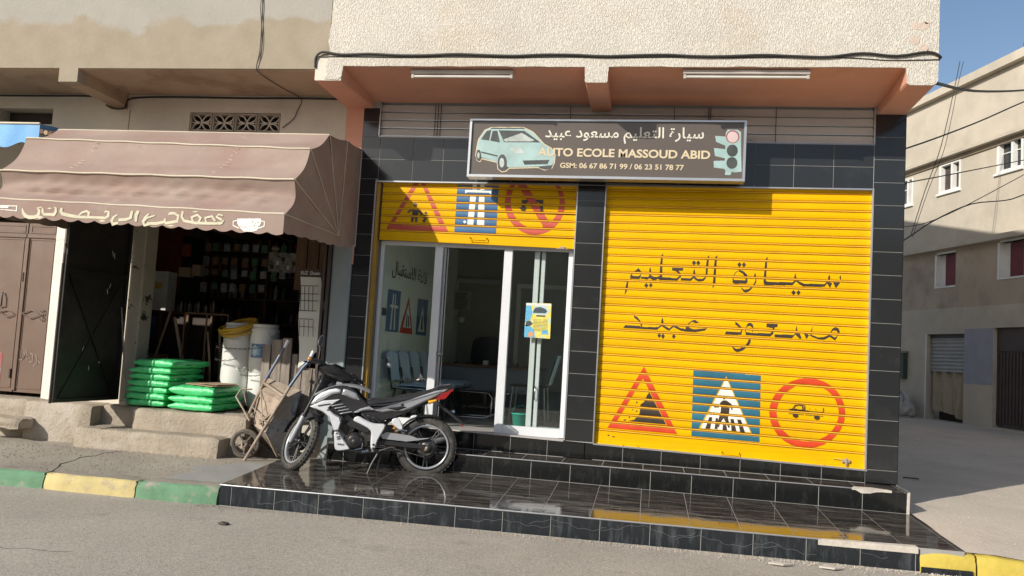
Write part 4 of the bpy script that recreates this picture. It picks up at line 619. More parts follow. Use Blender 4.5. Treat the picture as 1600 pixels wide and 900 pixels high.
def shutter(name, x0, x1, rows, kf, y, label, rail, layers, sc=1.0):
    xc = (x0+x1)/2; W = x1-x0; t = thing(name, (xc, y, rail[0]), label, 'roller shutter'); ORG[t.name] = Vector((xc, y, rail[0]))
    me = slat_mesh(W, [K('yellow'), K('yellow_old')])
    for z in rows:
        k = kf(z); o = inst('slat', me, t, (xc, y, z), (0, -math.atan(k), 0), (1, 1, sc))
    (za, zb, ka, kb) = rail       # bottom rail: lower edge, upper edge at centre, slopes
    b = MB()
    def q(x, z, k): return z+k*(x-xc)
    for (z0_, z1_, k0, k1, yy, yt) in ((za, zb, ka, kb, -.008, -.006),):
        b.prism([(x0, y+yy, q(x0, z0_, k0)), (x1, y+yy, q(x1, z0_, k0)), (x1, y+yt, q(x1, z1_, k1)), (x0, y+yt, q(x0, z1_, k1))], (0, .012, 0))
        b.prism([(x0, y-.014, q(x0, z0_+.002, k0)), (x1, y-.014, q(x1, z0_+.002, k0)), (x1, y-.014, q(x1, z0_+.02, k0)), (x0, y-.014, q(x0, z0_+.02, k0))], (0, .006, 0))
    b.build('bottom_rail', K('yellow'), t)
    for li, (nm, adds, subs, extra, m) in enumerate(layers):
        b = MB(); off = .0012+.0008*li; nb = 14
        for z in list(rows)+['rail']:
            if z == 'rail': zt_, dzs, k = zb, (zb-za), kb
            else: zt_, dzs, k = z, .058*sc, kf(z)
            for j in range(nb):
                d0 = -.003-dzs*j/nb; d1 = -.003-dzs*(j+1)/nb
                if z == 'rail' and -d1 > dzs-.004: continue
                zm = zt_+(d0+d1)/2
                sh = lambda P: [[(x, zz-k*(x-xc)) for x, zz in p] for p in P]
                S_ = minus(spans_at(sh(adds), zm), spans_at(sh(subs), zm))
                if extra: S_ = spans_at([[(a, zm-1), (a, zm+1), (c, zm+1), (c, zm-1)] for a, c in S_+spans_at(sh(extra), zm)], zm)
                for a, c in S_:
                    a = max(a, x0+.002); c = min(c, x1-.002)
                    if c-a < .0015: continue
                    if z == 'rail': ya = yb_ = y-.0085-off
                    else: ya, yb_ = y+yprof(d0/sc)-off, y+yprof(d1/sc)-off
                    b.add([(a, ya, zt_+d0+k*(a-xc)), (a, yb_, zt_+d1+k*(a-xc)), (c, yb_, zt_+d1+k*(c-xc)), (c, ya, zt_+d0+k*(c-xc))], [(0,1,2,3)])
        if b.f: b.build(nm, m, t, fix=False)
    return t
def kr_(z): return .0105-(3.1-z)/2.57*.031
rowsR = [3.0615-PER*i for i in range(-1, 29)]
def kr_row(z): return kr_(z)
shR = shutter('roller_shutter', -.497, 2.003, rowsR, kr_row, .05, 'wide closed yellow roller shutter with two lines of arabic lettering and three road signs', (.527, .661, -.0205, -.0185),
    [('painted_letters', TR['ink'], [], None, K('ink')), ('red_triangle_border', TR['red'][:1], TR['redsub'][:1], None, K('redp')), ('red_ring_border', TR['red'][1:], TR['redsub'][1:], None, K('redp')), ('blue_sign_panel', TR['teal'], [], None, K('teal')),
     ('yellow_sign_edge', TR['edge'], [], None, K('yellow')), ('white_sign_triangle', TR['white'], [], None, K('whitep')), ('walking_figure', TR['black'][:3], [], None, K('ink')), *[('crossing_stripe', TR['black'][k:k+1], TR['black'][1:2], None, K('ink')) for k in range(3, 8)], ('truck_figure', TR['black'][8:], TR['blacksub'], None, K('ink'))])
rowsL = [2.6395+.0787*i for i in range(6, -1, -1)]
shL = shutter('roller_shutter', -2.812, -.788, [z for z in rowsL], lambda z: .004 if z > 2.8 else -.003, .05, 'narrow raised yellow roller shutter above the glass door with three clipped road signs', (2.462, 2.557, -.010, -.006),
    [('red_triangle_border', TR['lred'][:1], TR['lredsub'][:1], None, K('redp2')), ('red_ring_border', TR['lred'][1:], TR['lredsub'][1:], TR['lredadd'], K('redp2')), ('blue_sign_panel', TR['lblue'], [], None, K('bluep')), ('white_sign_marks', TR['lwhite'], [], None, K('whitep')), ('adult_figure', TR['lblack'][:2], [], None, K('ink')), ('child_figure', TR['lblack'][2:4], [], None, K('ink')), ('turn_arrow', TR['lblack'][4:6], [], None, K('ink'))], .951)
MB().box(-2.87, -.786, .075, .10, 2.47, 3.09).build('shutter_backing', K('ironbrown'), shL)
MB().box(-.494, 2.0, .062, .075, .53, 3.11).build('shutter_backing', K('yellow'), shR)
MB().cbox(-2.868, -2.835, .028, .10, .595, 3.07, .002).build('guide_rail', K('orange_jamb'), shL)
MB().cbox(-.79, -.786, .03, .10, .57, 3.08, .001).build('guide_rail', K('trim'), shL)
def handle(x, z, w_, t, y):
    MB().tube([(x-w_/2, y, z+.03), (x-w_/2, y-.03, z+.028), (x-w_/2, y-.034, z), (x+w_/2, y-.034, z), (x+w_/2, y-.03, z+.028), (x+w_/2, y, z+.03)], .006, 6).build('pull_handle', K('yellow'), t)
handle(.79, .545, .16, shR, .044); handle(-1.77, 2.50, .17, shL, .044)
for x in (-.24, -.10, 1.62): MB().cbox(x, x+.03, .012, .04, .535-.0205*(x-.75)-.03, .535-.0205*(x-.75)+.012, .004).build('lock_lug', K('yellow'), shR)
MB().cbox(1.80, 1.88, .018, .042, .555, .585, .006).cbox(1.83, 1.852, .01, .022, .53, .60, .004).build('padlock', K('carttan'), shR)
MB().tube([(1.73, .035, .585), (1.80, .03, .582)], .005, 6).build('latch', K('yellow_old'), shR)
MB().cbox(-.93, -.88, .02, .04, 2.445, 2.47, .004).tube([(-.97, .03, 2.45), (-.86, .03, 2.445)], .004, 6).build('latch', K('carttan'), shL)
# ---------------- signboard ----------------
sg = thing('signboard', (-.52, -.2, 3.1), 'black driving school signboard with turquoise car picture, traffic light and cream lettering', 'signboard')
def skew(x): return (x+.52)*.0092
def sgz(x, v): return 3.088+.572*v+skew(x) if True else 0
SX0, SX1 = -1.845, .797
def quadbox(x0, x1, v0, v1, y0, y1, name, m):
    V = [(x, y, 3.098+.569*v+(x+.52)*(.0072+.000*v)) for x in (x0, x1) for v in (v0, v1) for y in (y0, y1)]
    return MB().add(V, [(0,1,3,2), (4,6,7,5), (0,4,5,1), (2,3,7,6), (0,2,6,4), (1,5,7,3)]).build(name, m, sg)
quadbox(SX0+.02, SX1-.02, .03, .97, -.305, -.19, 'face', K('signface'))
quadbox(SX0, SX1, -.012, .03, -.325, -.185, 'bottom_frame', K('trim')); quadbox(SX0, SX1, .97, 1.0, -.325, -.185, 'top_frame', K('trim'))
quadbox(SX0, SX0+.022, .031, .969, -.325, -.185, 'side_frame', K('trim')); quadbox(SX1-.022, SX1, .031, .969, -.325, -.185, 'side_frame', K('trim'))
for x in (-1.5, -.5, .5): MB().box(x, x+.03, -.19, .0, 3.2, 3.23).box(x, x+.03, -.19, 0, 3.5, 3.53).build('bracket', K('steel'), sg)
def flat(name, polys, m, lift, subs=[], par=sg, y=-.305, step=.0022):
    b = MB(); zs = [z for p in polys for _, z in p]; z = min(zs)
    while z < max(zs):
        for a, c in minus(spans_at(polys, z+step/2), spans_at(subs, z+step/2)): b.add([(a, y-lift, z), (c, y-lift, z), (c, y-lift, z+step), (a, y-lift, z+step)], [(0,1,2,3)])
        z += step
    return b.build(name, m, par, fix=False)
cp = flat('car_picture', TR['s_outline'], K('goldlet'), .0006); cp['label'] = 'printed turquoise hatchback with cream outline'
flat('car_picture_body', TR['s_body'], K('carteal'), .0012); flat('car_picture_glass', TR['s_dark'], K('cardark'), .0018); flat('car_picture_light', TR['s_light'], K('carlight'), .0024)
flat('traffic_light_picture', TR['t_box']+TR['t_teal'], K('carteal'), .0006); flat('traffic_light_lamp', TR['t_lens'], K('cardark'), .0014); flat('traffic_light_hood', TR['t_red'], K('maroonp'), .0014); flat('traffic_light_lamp', TR['t_pink'], K('pink'), .002)
def arab(s):
    T = {'ا':(0xFE8D,0xFE8E,0,0),'ب':(0xFE8F,0xFE90,0xFE91,0xFE92),'ت':(0xFE95,0xFE96,0xFE97,0xFE98),'ة':(0xFE93,0xFE94,0,0),'د':(0xFEA9,0xFEAA,0,0),'ر':(0xFEAD,0xFEAE,0,0),'س':(0xFEB1,0xFEB2,0xFEB3,0xFEB4),'ع':(0xFEC9,0xFECA,0xFECB,0xFECC),'ل':(0xFEDD,0xFEDE,0xFEDF,0xFEE0),'م':(0xFEE1,0xFEE2,0xFEE3,0xFEE4),'و':(0xFEED,0xFEEE,0,0),'ي':(0xFEF1,0xFEF2,0xFEF3,0xFEF4),'ق':(0xFED5,0xFED6,0xFED7,0xFED8),'ن':(0xFEE5,0xFEE6,0xFEE7,0xFEE8),'ح':(0xFEA1,0xFEA2,0xFEA3,0xFEA4)}
    o = []
    for i, c in enumerate(s):
        if c == ' ': o.append(' '); continue
        p = i > 0 and s[i-1] != ' ' and T[s[i-1]][2] != 0; n = i < len(s)-1 and s[i+1] != ' ' and T[c][2] != 0
        o.append(chr(T[c][3 if p and n else 1 if p else 2 if n else 0]))
    return ''.join(reversed(o))
def text(name, s, x0, x1, zb, h_, y, m, par, bold=.0, ref=None, rot=None, zslope=0.0, n=(0,-1,0), sp=1.0, fit=None):
    c = bpy.data.curves.new('t', 'FONT'); c.body = s; c.size = 1; c.offset = bold; c.space_word = sp; c.resolution_u = 4
    o = bpy.data.objects.new('t', c); COL.objects.link(o); bpy.context.view_layer.update()
    me = bpy.data.meshes.new_from_object(o.evaluated_get(bpy.context.evaluated_depsgraph_get())); bpy.data.objects.remove(o)
    xs = [v.co.x for v in me.vertices]; ys = [v.co.y for v in me.vertices]; a, b_ = min(xs), max(xs); kx = (x1-x0)/(b_-a)
    lo, hi = (min(ys), max(ys)) if fit else (0, ref or .7); kz = h_/(hi-lo)
    P = []
    for v in me.vertices:
        X = x0+(v.co.x-a)*kx; Z = zb+(v.co.y-lo)*kz+zslope*(X-x0)
        P.append((X, y, Z) if n == (0,-1,0) else n(X, Z))
    b = MB(); b.add(P, [tuple(p.vertices) for p in me.polygons]); bpy.data.meshes.remove(me)
    return b.build(name, m, par, fix=False)
text('arabic_lettering', arab('سيارة التعليم مسعود عبيد'), -1.095, .41, 3.432, .163, -.309, K('creamlet'), sg, bold=.013, fit=1, zslope=.008)
text('lettering', 'AUTO ECOLE MASSOUD ABID', -1.157, .475, 3.308, .078, -.309, K('goldlet'), sg, bold=.028, ref=.72, zslope=.001)
text('phone_number', 'GSM: 06 67 86 71 99 / 06 23 51 78 77', -.935, .238, 3.193, .05, -.309, K('goldlet'), sg, bold=.024, ref=.72, zslope=.003)
# ---------------- glazed door front ----------------
gd = thing('glazed_door', (-1.8, .15, .58), 'white aluminium glazed shop front with one door leaf slid open', 'glass door')
A_ = K('alu'); yg = .15
bar('frame_post', -2.812, -2.775, yg-.03, yg+.03, .60, 2.49, A_, gd)
bar('frame_post', -.845, -.80, yg-.03, yg+.03, .575, 2.49, A_, gd)
bar('top_rail', -2.774, -.846, yg-.03, yg+.03, 2.432, 2.49, A_, gd)
bar('mullion', -2.228, -2.148, yg-.03, yg+.03, .60, 2.431, A_, gd)
bar('mullion', -1.503, -1.418, yg-.035, yg+.03, .575, 2.431, A_, gd)
bar('bottom_rail', -1.417, -.846, yg-.03, yg+.03, .572, .66, A_, gd)
bar('bottom_rail', -2.774, -2.229, yg-.03, yg+.03, .60, .66, A_, gd)
for x0, x1 in ((-2.774, -2.229), (-1.417, -.846)): MB().box(x0, x1, yg-.004, yg+.004, .661, 2.431).build('pane', K('glass'), gd)
sd = thing('sliding_leaf', (-1.3, .23, .6), 'slid open inner door leaf standing behind the right pane of the glass front', 'door')
bar('stile', -1.20, -1.148, .20, .235, .61, 2.43, A_, sd); bar('stile', -1.128, -1.09, .21, .25, .61, 2.43, A_, sd); bar('bottom_rail', -1.78+.6, -.86, .24, .25, .61, .66, A_, sd)
MB().box(-1.09, -.86, .226, .232, .66, 2.42).build('pane', K('glass'), sd)
MB().tube([(-1.12, .195, .93), (-1.12, .175, .95), (-1.12, .175, 1.04), (-1.12, .195, 1.06)], .007, 6).build('handle', K('chrome'), sd)
MB().cbox(-2.145, -2.118, .16, .19, .6, 2.43, .002).cbox(-2.108, -2.098, .175, .195, .6, 2.43, .001).build('door_edge', K('steel'), gd)
MB().lathe([(0, -.03), (.02, -.03), (.024, 0), (.012, .03), (0, .032)], (-2.115, .14, 1.33), (0, 1, 0), 10).tube([(-2.115, .14, 1.30), (-2.115, .13, 1.22)], .006, 6).tube([(-2.15, .12, 1.33), (-2.08, .12, 1.33)], .009, 6).build('door_knob', K('steel'), gd)
b = MB()
for i in range(9):
    a_ = i*.7+.2; r_ = .02+.022*(i % 3); b.prism([(-2.30, .1445, 1.075), (-2.30+r_*math.cos(a_), .1445, 1.075+r_*.7*math.sin(a_)), (-2.30+r_*.6*math.cos(a_+.35), .1445, 1.075+r_*.5*math.sin(a_+.35))], (0, .0006, 0))
b.build('glass_star_crack', K('whitep'), gd)
# poster taped on the glass
ps = thing('poster', (-1.12, .12, 1.55), 'yellow and blue driving school poster with a car picture taped to the glass', 'poster')
MB().prism([(-1.249, .118, 1.897), (-.993, .118, 1.903), (-.989, .118, 1.549), (-1.252, .118, 1.552)], (0, .002, 0)).build('sheet', mat('poster_yellow', (.72,.6,.12), .5, var=.2, vs=22, c2=(.45,.62,.5), c2s=13, c2t=(.5,.58)), ps)
def pq(name, pts, m, l=.001): MB().prism([(x, .118-l, z) for x, z in pts], (0, .0008, 0)).build(name, m, ps)
bl = mat('poster_blue', (.12,.4,.6), .5, var=.3, vs=60); dk = mat('poster_dark', (.05,.07,.08), .5, var=.4, vs=60)
pq('print_blue', [(-1.252, 1.553), (-1.14, 1.553), (-1.16, 1.64), (-1.19, 1.66), (-1.252, 1.68)], bl); pq('print_white', [(-1.249, 1.895), (-.995, 1.899), (-.995, 1.875), (-1.249, 1.872)], K('paper'))
pq('print_blue', [(-1.249, 1.87), (-1.20, 1.87), (-1.18, 1.80), (-1.20, 1.73), (-1.25, 1.70)], bl)
pq('print_dark', [(-1.245, 1.66), (-1.2, 1.665), (-1.17, 1.69), (-1.2, 1.72), (-1.24, 1.71)], dk); pq('print_dark', [(-1.175, 1.80), (-1.14, 1.80), (-1.05, 1.80), (-1.03, 1.82), (-1.05, 1.845), (-1.10, 1.862), (-1.15, 1.855), (-1.17, 1.83)], dk, .0016)
pq('print_cloud', [(-1.19, 1.79), (-1.04, 1.785), (-1.01, 1.83), (-1.04, 1.87), (-1.12, 1.875), (-1.17, 1.86)], mat('poster_sky', (.45,.58,.62), .5), .0008)
pq('print_orange', [(-1.21, 1.56), (-1.17, 1.558), (-1.16, 1.59), (-1.18, 1.61), (-1.21, 1.60)], mat('poster_orange', (.7,.3,.12), .5), .0018)
pq('print_blue', [(-1.08, 1.59), (-1.01, 1.59), (-1.02, 1.635), (-1.07, 1.63)], bl)
b = MB()
for i in range(9):
    z = 1.62+i*.014
    x = -1.165
    while x < -1.02:
        w_ = R.uniform(.008, .022); b.box(x, x+w_, .1165, .1172, z, z+.004); x += w_+.005
b.box(-1.14, -1.05, .1163, .117, 1.765, 1.78)
b.build('print_text', dk, ps)
# ---------------- office interior ----------------
oi = thing('office_interior', (-1.6, 2, .58), 'pale green driving school office room seen through the glass front', 'room')
MB().box(-2.90, -2.80, .22, 4.0, .58, 3.0).build('left_wall', K('office'), oi)
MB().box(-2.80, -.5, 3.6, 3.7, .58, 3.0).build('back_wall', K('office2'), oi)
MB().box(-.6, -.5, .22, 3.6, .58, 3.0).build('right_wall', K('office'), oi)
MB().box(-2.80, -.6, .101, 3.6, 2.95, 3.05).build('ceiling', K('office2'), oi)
MB().box(-2.86, -.6, .2, 3.6, .5, .575).build('floor', K('officefloor'), oi)
b = MB().box(-2.80, -2.74, 3.54, 3.6, .58, 2.34).box(-2.05, -1.99, 3.54, 3.6, .58, 2.34).box(-2.8, -1.99, 3.54, 3.6, 2.341, 2.40)
b.build('door_frame', mat('pale_door_frame', (.42,.43,.42), .5), oi)
b = MB().box(-1.9, -1.84, 3.54, 3.6, .58, 2.3).box(-1.15, -1.10, 3.54, 3.6, .58, 2.3).box(-1.9, -1.1, 3.54, 3.6, 2.301, 2.36); b.build('door_frame', K('office'), oi)
nt_ = thing('notice_sheet', (-2.67, 3.52, 1.9), 'white printed notice sheet hanging on the back office door', 'notice')
MB().box(-2.80, -2.555, 3.50, 3.51, 1.935, 2.22).build('sheet', mat('grey_paper', (.38,.38,.36), .8, var=.05), nt_)
b = MB()
for i in range(12): b.box(-2.78, -2.58-R.uniform(0, .05), 3.496, 3.499, 1.955+i*.02, 1.963+i*.02)
b.build('print', K('ink'), nt_)
MB().lathe([(0, 0), (.045, 0), (.045, .01), (.028, .01), (.028, .0)], (-2.67, 3.49, 1.80), (0, 1, 0), 16).build('emblem', K('paper'), nt_)
# signs painted on the left office wall (plane x=-2.80)
def wallsign(name, lab, P, m, lay):
    t = thing(name, (-2.797, 1, 1.5), lab, 'wall sign', 'road signs painted on the office wall')
    MB().prism([(-2.797, y, z) for y, z in P], (.002, 0, 0)).build('panel', m, t)
    for i, (Q, mm) in enumerate(lay): MB().prism([(-2.7945+.001*i, y, z) for y, z in Q], (.0008, 0, 0)).build('painted_mark', mm, t)
wallsign('motorway_sign', 'blue motorway sign painted nearest the glass on the office wall', [(.40,1.535),(.87,1.535),(.88,2.0),(.41,1.99)], K('bluep'),
    [([(.55,1.56),(.60,1.56),(.62,1.95),(.59,1.95)], K('whitep')), ([(.68,1.56),(.73,1.56),(.69,1.95),(.66,1.95)], K('whitep')), ([(.50,1.80),(.80,1.80),(.79,1.83),(.51,1.83)], K('whitep'))])
wallsign('pedestrian_sign', 'red triangle sign with two walkers painted on the office wall', [(.92,1.535),(1.45,1.53),(1.21,1.96)], K('redp'),
    [([(1.03,1.60),(1.36,1.60),(1.205,1.87)], K('office')), ([(1.15,1.61),(1.19,1.61),(1.19,1.76),(1.16,1.76)], K('ink')), ([(1.23,1.61),(1.27,1.61),(1.26,1.74),(1.23,1.74)], K('ink'))])
wallsign('crossing_sign', 'blue pedestrian crossing sign painted farthest inside the office', [(1.6,1.53),(2.07,1.53),(2.07,1.98),(1.61,1.97)], K('bluep'), [([(1.68,1.57),(1.98,1.57),(1.84,1.90)], K('whitep')), ([(1.80,1.6),(1.87,1.6),(1.86,1.78),(1.81,1.78)], K('ink'))])
o = text('wall_lettering', arab('قاعة الاستقبال'), .5, 1.95, 2.12, .2, 0, K('ink'), None, bold=.006, fit=1, n=lambda X, Z: (-2.795, X, Z)); tag(o, 'black arabic lettering painted on the office wall above the signs', 'lettering')
o = MB().cbox(-2.80, -2.785, .10+.15, .36, 1.70, 1.78, .003).build('light_switch', K('black'), None); tag(o, 'dark light switch on the office wall left of the signs', 'light switch')
# waiting chairs along the left wall, joined as a row of five
def wchair(y, lab):
    t = thing('waiting_chair', (-2.5, y, .58), lab, 'chair', 'pale blue waiting chairs along the office wall')
    def back(u, v):
        yy = y-.20+.40*u+.02*math.sin(math.pi*v)*(1 if u > .5 else -1)*(-1); zz = 1.0+.30*v; d = -.05*math.sin(math.pi*u)-.03
        return (-2.74+.07*(1-v)+d*.4+.02, yy, zz+.03*math.sin(math.pi*u))
    b = MB().grid(back, 8, 5).grid(lambda u, v: (back(u, v)[0]-.035, back(u, v)[1], back(u, v)[2]), 8, 5); b.build('backrest', K('chairblue'), t)
    b = MB().grid(lambda u, v: (-2.66+.42*v, y-.21+.42*u, .985-.02*math.sin(math.pi*u)-.05*max(0, v-.8)*5*.5+.0), 6, 6).grid(lambda u, v: (-2.66+.42*v, y-.21+.42*u, .95-.05*max(0, v-.8)*2.5), 6, 6)
    b.build('seat', K('chairblue'), t)
    for dy in (-.17, .17): MB().tube([(-2.70, y+dy, 1.15), (-2.66, y+dy, .94), (-2.32, y+dy, .93), (-2.26, y+dy, .585)], .012, 6).tube([(-2.62, y+dy, .93), (-2.70, y+dy, .585)], .012, 6).build('leg', K('black'), t)
for i in range(5): wchair(.5+i*.43, ['pale blue waiting chair closest to the glass', 'second pale blue waiting chair from the glass', 'middle pale blue waiting chair of the row of five', 'fourth pale blue waiting chair from the glass', 'farthest pale blue waiting chair beside the desk'][i])
dk_ = thing('reception_desk', (-2.0, 2.6, .58), 'grey reception desk with dark top at the back of the office', 'desk')
MB().cbox(-2.74, -1.35, 2.5, 3.1, 1.165, 1.195, .004).build('top', K('wood2'), dk_); MB().box(-2.70, -1.40, 2.56, 2.6, .85, 1.164).build('front_panel', K('desk'), dk_)
for x in (-2.70, -1.42): MB().box(x, x+.04, 2.6, 3.05, .58, 1.164).build('side_panel', K('desk'), dk_)
for i, x in enumerate((-2.55, -2.38, -2.15, -1.95, -1.75)):
    o = MB().cbox(x, x+.06+.02*(i % 2), 2.62, 2.72, 1.196, 1.215+.02*(i % 3), .004).build('desk_item', [K('black'), K('ink'), K('paper')][i % 3], None); tag(o, ['small black box at the left end of the desk', 'dark brown folder on the desk', 'white paper pad in the middle of the desk', 'small black case on the desk right of the pad', 'dark brown box near the right end of the desk'][i], 'box')
oc = thing('office_chair', (-2.2, 3.2, .58), 'dark high backed office chair behind the reception desk', 'chair')
MB().grid(lambda u, v: (-2.42+.44*u+.05*math.sin(math.pi*v)*(u-.5), 3.28+.06*math.sin(math.pi*u), 1.05+.52*v-.06*(2*u-1)**4*v), 8, 6).grid(lambda u, v: (-2.42+.44*u+.05*math.sin(math.pi*v)*(u-.5), 3.20-.03*math.sin(math.pi*u), 1.05+.52*v-.06*(2*u-1)**4*v), 8, 6).build('backrest', K('mblack'), oc)
MB().cbox(-2.42, -1.98, 2.98, 3.3, 1.0, 1.06, .02).build('seat', K('mblack'), oc); MB().tube([(-2.2, 3.15, .64), (-2.2, 3.15, 1.0)], .03, 8).build('stem', K('steel'), oc)
for i in range(5): MB().tube([(-2.2, 3.15, .66), (-2.2+.25*math.cos(i*1.257), 3.15+.25*math.sin(i*1.257), .61)], .015, 6).build('leg', K('steel'), oc)
ct = thing('coffee_table', (-1.85, 1.6, .58), 'low dark glass table on bent chrome legs inside the doorway', 'table')
MB().cbox(-2.25, -1.62, 1.45, 1.85, .905, .92, .003).build('top', K('glassdark'), ct)
for s in (0, 1):
    x = -1.74-.42*s*0-.0; yy = 1.5+.3*s
    MB().tube([(-2.2, yy, .6), (-1.86, yy, .6), (-1.80, yy, .64), (-1.795, yy, .84), (-1.84, yy, .895), (-2.2, yy, .9)], .010, 6).tube([(-1.66, yy, .6), (-1.74, yy, .64), (-1.765, yy, .84), (-1.70, yy, .895), (-1.6, yy, .9)], .010, 6).build('leg', K('chrome'), ct)
vc = thing('visitor_chair', (-1.3, 1.8, .58), 'pale plastic visitor chair behind the right glass pane', 'chair')
MB().grid(lambda u, v: (-1.20+.10*v+.02, 1.55+.40*u, 1.02+.36*v), 4, 4).grid(lambda u, v: (-1.17+.10*v+.02, 1.55+.40*u, 1.02+.36*v), 4, 4).build('backrest', K('chairblue'), vc)
MB().cbox(-1.6, -1.18, 1.55, 1.95, .99, 1.015, .01).build('seat', K('mblack'), vc)
for dx, dy in ((-1.57, 1.58), (-1.57, 1.92), (-1.2, 1.58), (-1.2, 1.92)): MB().tube([(dx, dy, 1.0), (dx+(.03 if dx > -1.4 else -.03), dy, .58)], .011, 6).build('leg', K('steel'), vc)
bk = thing('bucket', (-1.31, .62, .58), 'small turquoise plastic bucket on the floor behind the glass', 'bucket')
MB().lathe([(.0, .0), (.075, 0), (.10, .17), (.108, .17), (.108, .18), (.095, .175), (.07, .012), (0, .012)], (-1.31, .62, .576), n=20).build('pail', K('greenpl'), bk)
MB().tube([(-1.415, .62, .75), (-1.40, .62, .80), (-1.31, .62, .84), (-1.22, .62, .80), (-1.205, .62, .75)], .003, 5).build('handle', K('greenpl'), bk)
# ---------------- tube lamps and cables ----------------
for x0, x1, ya, lab in ((-2.34, -1.36, -.76, 'dead tube lamp under the soffit left of the middle beam'), (.18, 1.27, -.78, 'dead tube lamp under the soffit right of the middle beam')):
    zl_ = 4.008-(ya+.84)*.107; t = thing('tube_lamp', ((x0+x1)/2, ya, zl_), lab, 'tube lamp', 'tube lamps under the salmon soffit')
    MB().cbox(x0, x1, ya-.03, ya+.03, zl_-.045, zl_-.005, .004).build('casing', K('greyplastic'), t)
    MB().tube([(x0+.03, ya-.005, zl_-.066), (x1-.03, ya-.005, zl_-.066)], .013, 10).build('tube', mat('dusty_lamp_tube', (.6,.57,.52), .4), t)
    for x in (x0+.005, x1-.03): MB().cbox(x, x+.025, ya-.02, ya+.012, zl_-.085, zl_-.046, .003).build('lamp_holder', K('greyplastic'), t)
def cable(lab, P, r, n=6, cat='cable', name='cable', grp=None):
    # smooth the polyline with Catmull-Rom
    P = [Vector(p) for p in P]; Q = []
    for i in range(len(P)-1):
        a = P[max(i-1, 0)]; b, c = P[i], P[i+1]; d = P[min(i+2, len(P)-1)]
        for k in range(4):
            t = k/4; Q.append(.5*((2*b)+(c-a)*t+(2*a-5*b+4*c-d)*t*t+(-a+3*b-3*c+d)*t**3))
    Q.append(P[-1]); o = MB().tube(Q, r, n).build(name, K('cable'), None); tag(o, lab, cat, grp); return o
P = [(-3.262, -.86, 3.98), (-3.262, -.868, 4.07), (-3.23, -.872, 4.115), (-3.17, -.872, 4.13)]
for i in range(19): x = -3.0+i*.275; P.append((x, -.874, 4.105+.008*math.sin(i*1.9)-.012*(i/18)+(.02 if i == 17 else 0)))
P += [(2.2, -.875, 4.13), (2.30, -.868, 4.095), (2.302, -.8, 4.08), (2.30, -.3, 4.05)]
cable('thick black cable clipped along the cream wall above the soffit', P, .0115)
cable('thin second wire running just under the thick cable on the cream wall', [(-3.24, -.862, 4.09)]+[(-2.9+i*.5, -.862, 4.088-.006*(i % 2)) for i in range(10)]+[(1.9, -.862, 4.062), (2.295, -.864, 4.07)], .0045, 5)
cable('black cable running under the old soffit above the brown awning', [(-9, -.01, 3.935), (-7, -.012, 3.94), (-6.1, -.012, 3.935), (-6.0, -.05, 3.83), (-5.88, -.06, 3.79), (-5.77, -.05, 3.81), (-5.74, -.012, 3.92), (-5.2, -.012, 3.94), (-4.4, -.012, 3.935), (-3.8, -.012, 3.94), (-3.26, -.012, 3.935)], .010)
cable('thin wires hanging down the stained wall to the soffit', [(-3.93, -.858, 5.2), (-3.86, -.858, 4.7), (-3.845, -.859, 4.45), (-3.84, -.858, 4.15), (-3.86, -.86, 4.0), (-3.86, -.82, 3.955), (-3.86, -.6, 3.95), (-3.84, -.3, 3.955), (-3.76, -.02, 3.93), (-3.80, -.012, 3.80), (-3.83, -.012, 3.72), (-3.95, -.01, 3.62)], .0045, 5)
cable('second thin wire twisted beside the hanging one on the stained wall', [(-3.90, -.86, 5.2), (-3.85, -.862, 4.8), (-3.87, -.86, 4.6), (-3.835, -.862, 4.35), (-3.825, -.86, 4.15), (-3.86, -.862, 4.01)], .0035, 5)
# ---------------- brown awning ----------------
aw = thing('awning', (-4.5, -.45, 2.43), 'faded brown canvas awning with cream arabic lettering and a bowl drawing on its valance', 'awning')
HY, HZ = -.45, 2.43
RIB = [(.0, 3.41, 3.41), (-.42, 3.395, 3.40), (-.88, 3.33, 3.335), (-1.29, 3.09, 3.14), (-1.571, 2.755, 2.77), (-1.705, 2.434, 2.492)]
AX0, AX1 = -5.90, -3.06
def rib(i, u):
    y, zr, zl = RIB[i]; x = AX0+(AX1-AX0)*u
    return Vector((x, y, zl+(zr-zl)*u))
SAG = [.015, .02, .04, .06, .125]
def wr(x, k):   # wrinkles
    return math.sin(x*9+k)*.4+math.sin(x*21+k*2.3)*.25+math.sin(x*4.1+k*.7)*.6
b = MB()
for i in range(5):
    def fn(u, v, i=i):
        p = rib(i, u).lerp(rib(i+1, u), v); inn = Vector((0, HY-p.y, HZ-p.z)).normalized()
        e = min(1, min(u, 1-u)*8); s = math.sin(math.pi*v)
        d = SAG[i]*s*.85+e*.007*s*wr(p.x+v*.8, i*3)
        if i == 4: d += e*(.020*s*math.sin(v*10+p.x*2.2)*(.6+.4*math.sin(p.x*1.7))+.024*s*max(0, math.sin(p.x*5.3+v*4))*(.5+.5*math.sin(p.x*1.1+2))-.045*s*math.exp(-((v-.42-.10*abs(2*u-1)+.03*math.sin(p.x*3))/.10)**2)+.006*math.sin(p.x*31+v*15)*s)
        if i == 3: d += e*.014*s*math.sin(v*12+p.x*1.1)
        if i == 2: d += e*.010*s*math.sin(v*7+p.x*2.1)
        return p+inn*d
    b.grid(fn, 90, 12)
b.build('canopy', K('fabric'), aw)
def valz(x): u = (x-AX0)/(AX1-AX0); return 2.492+(2.434-2.492)*u
b = MB()
def vfn(u, v):
    x = AX0+(AX1-AX0)*u; zt_ = valz(x); sc = .024*abs(math.sin(math.pi*x/.16)); zb = zt_-.178+.012*(1-u)-0*sc
    z = zt_+(zb+(.022-sc)*(1)-zt_)*v
    return (x, -1.712-.0025*v*math.sin(x*9)-.002*v, z)
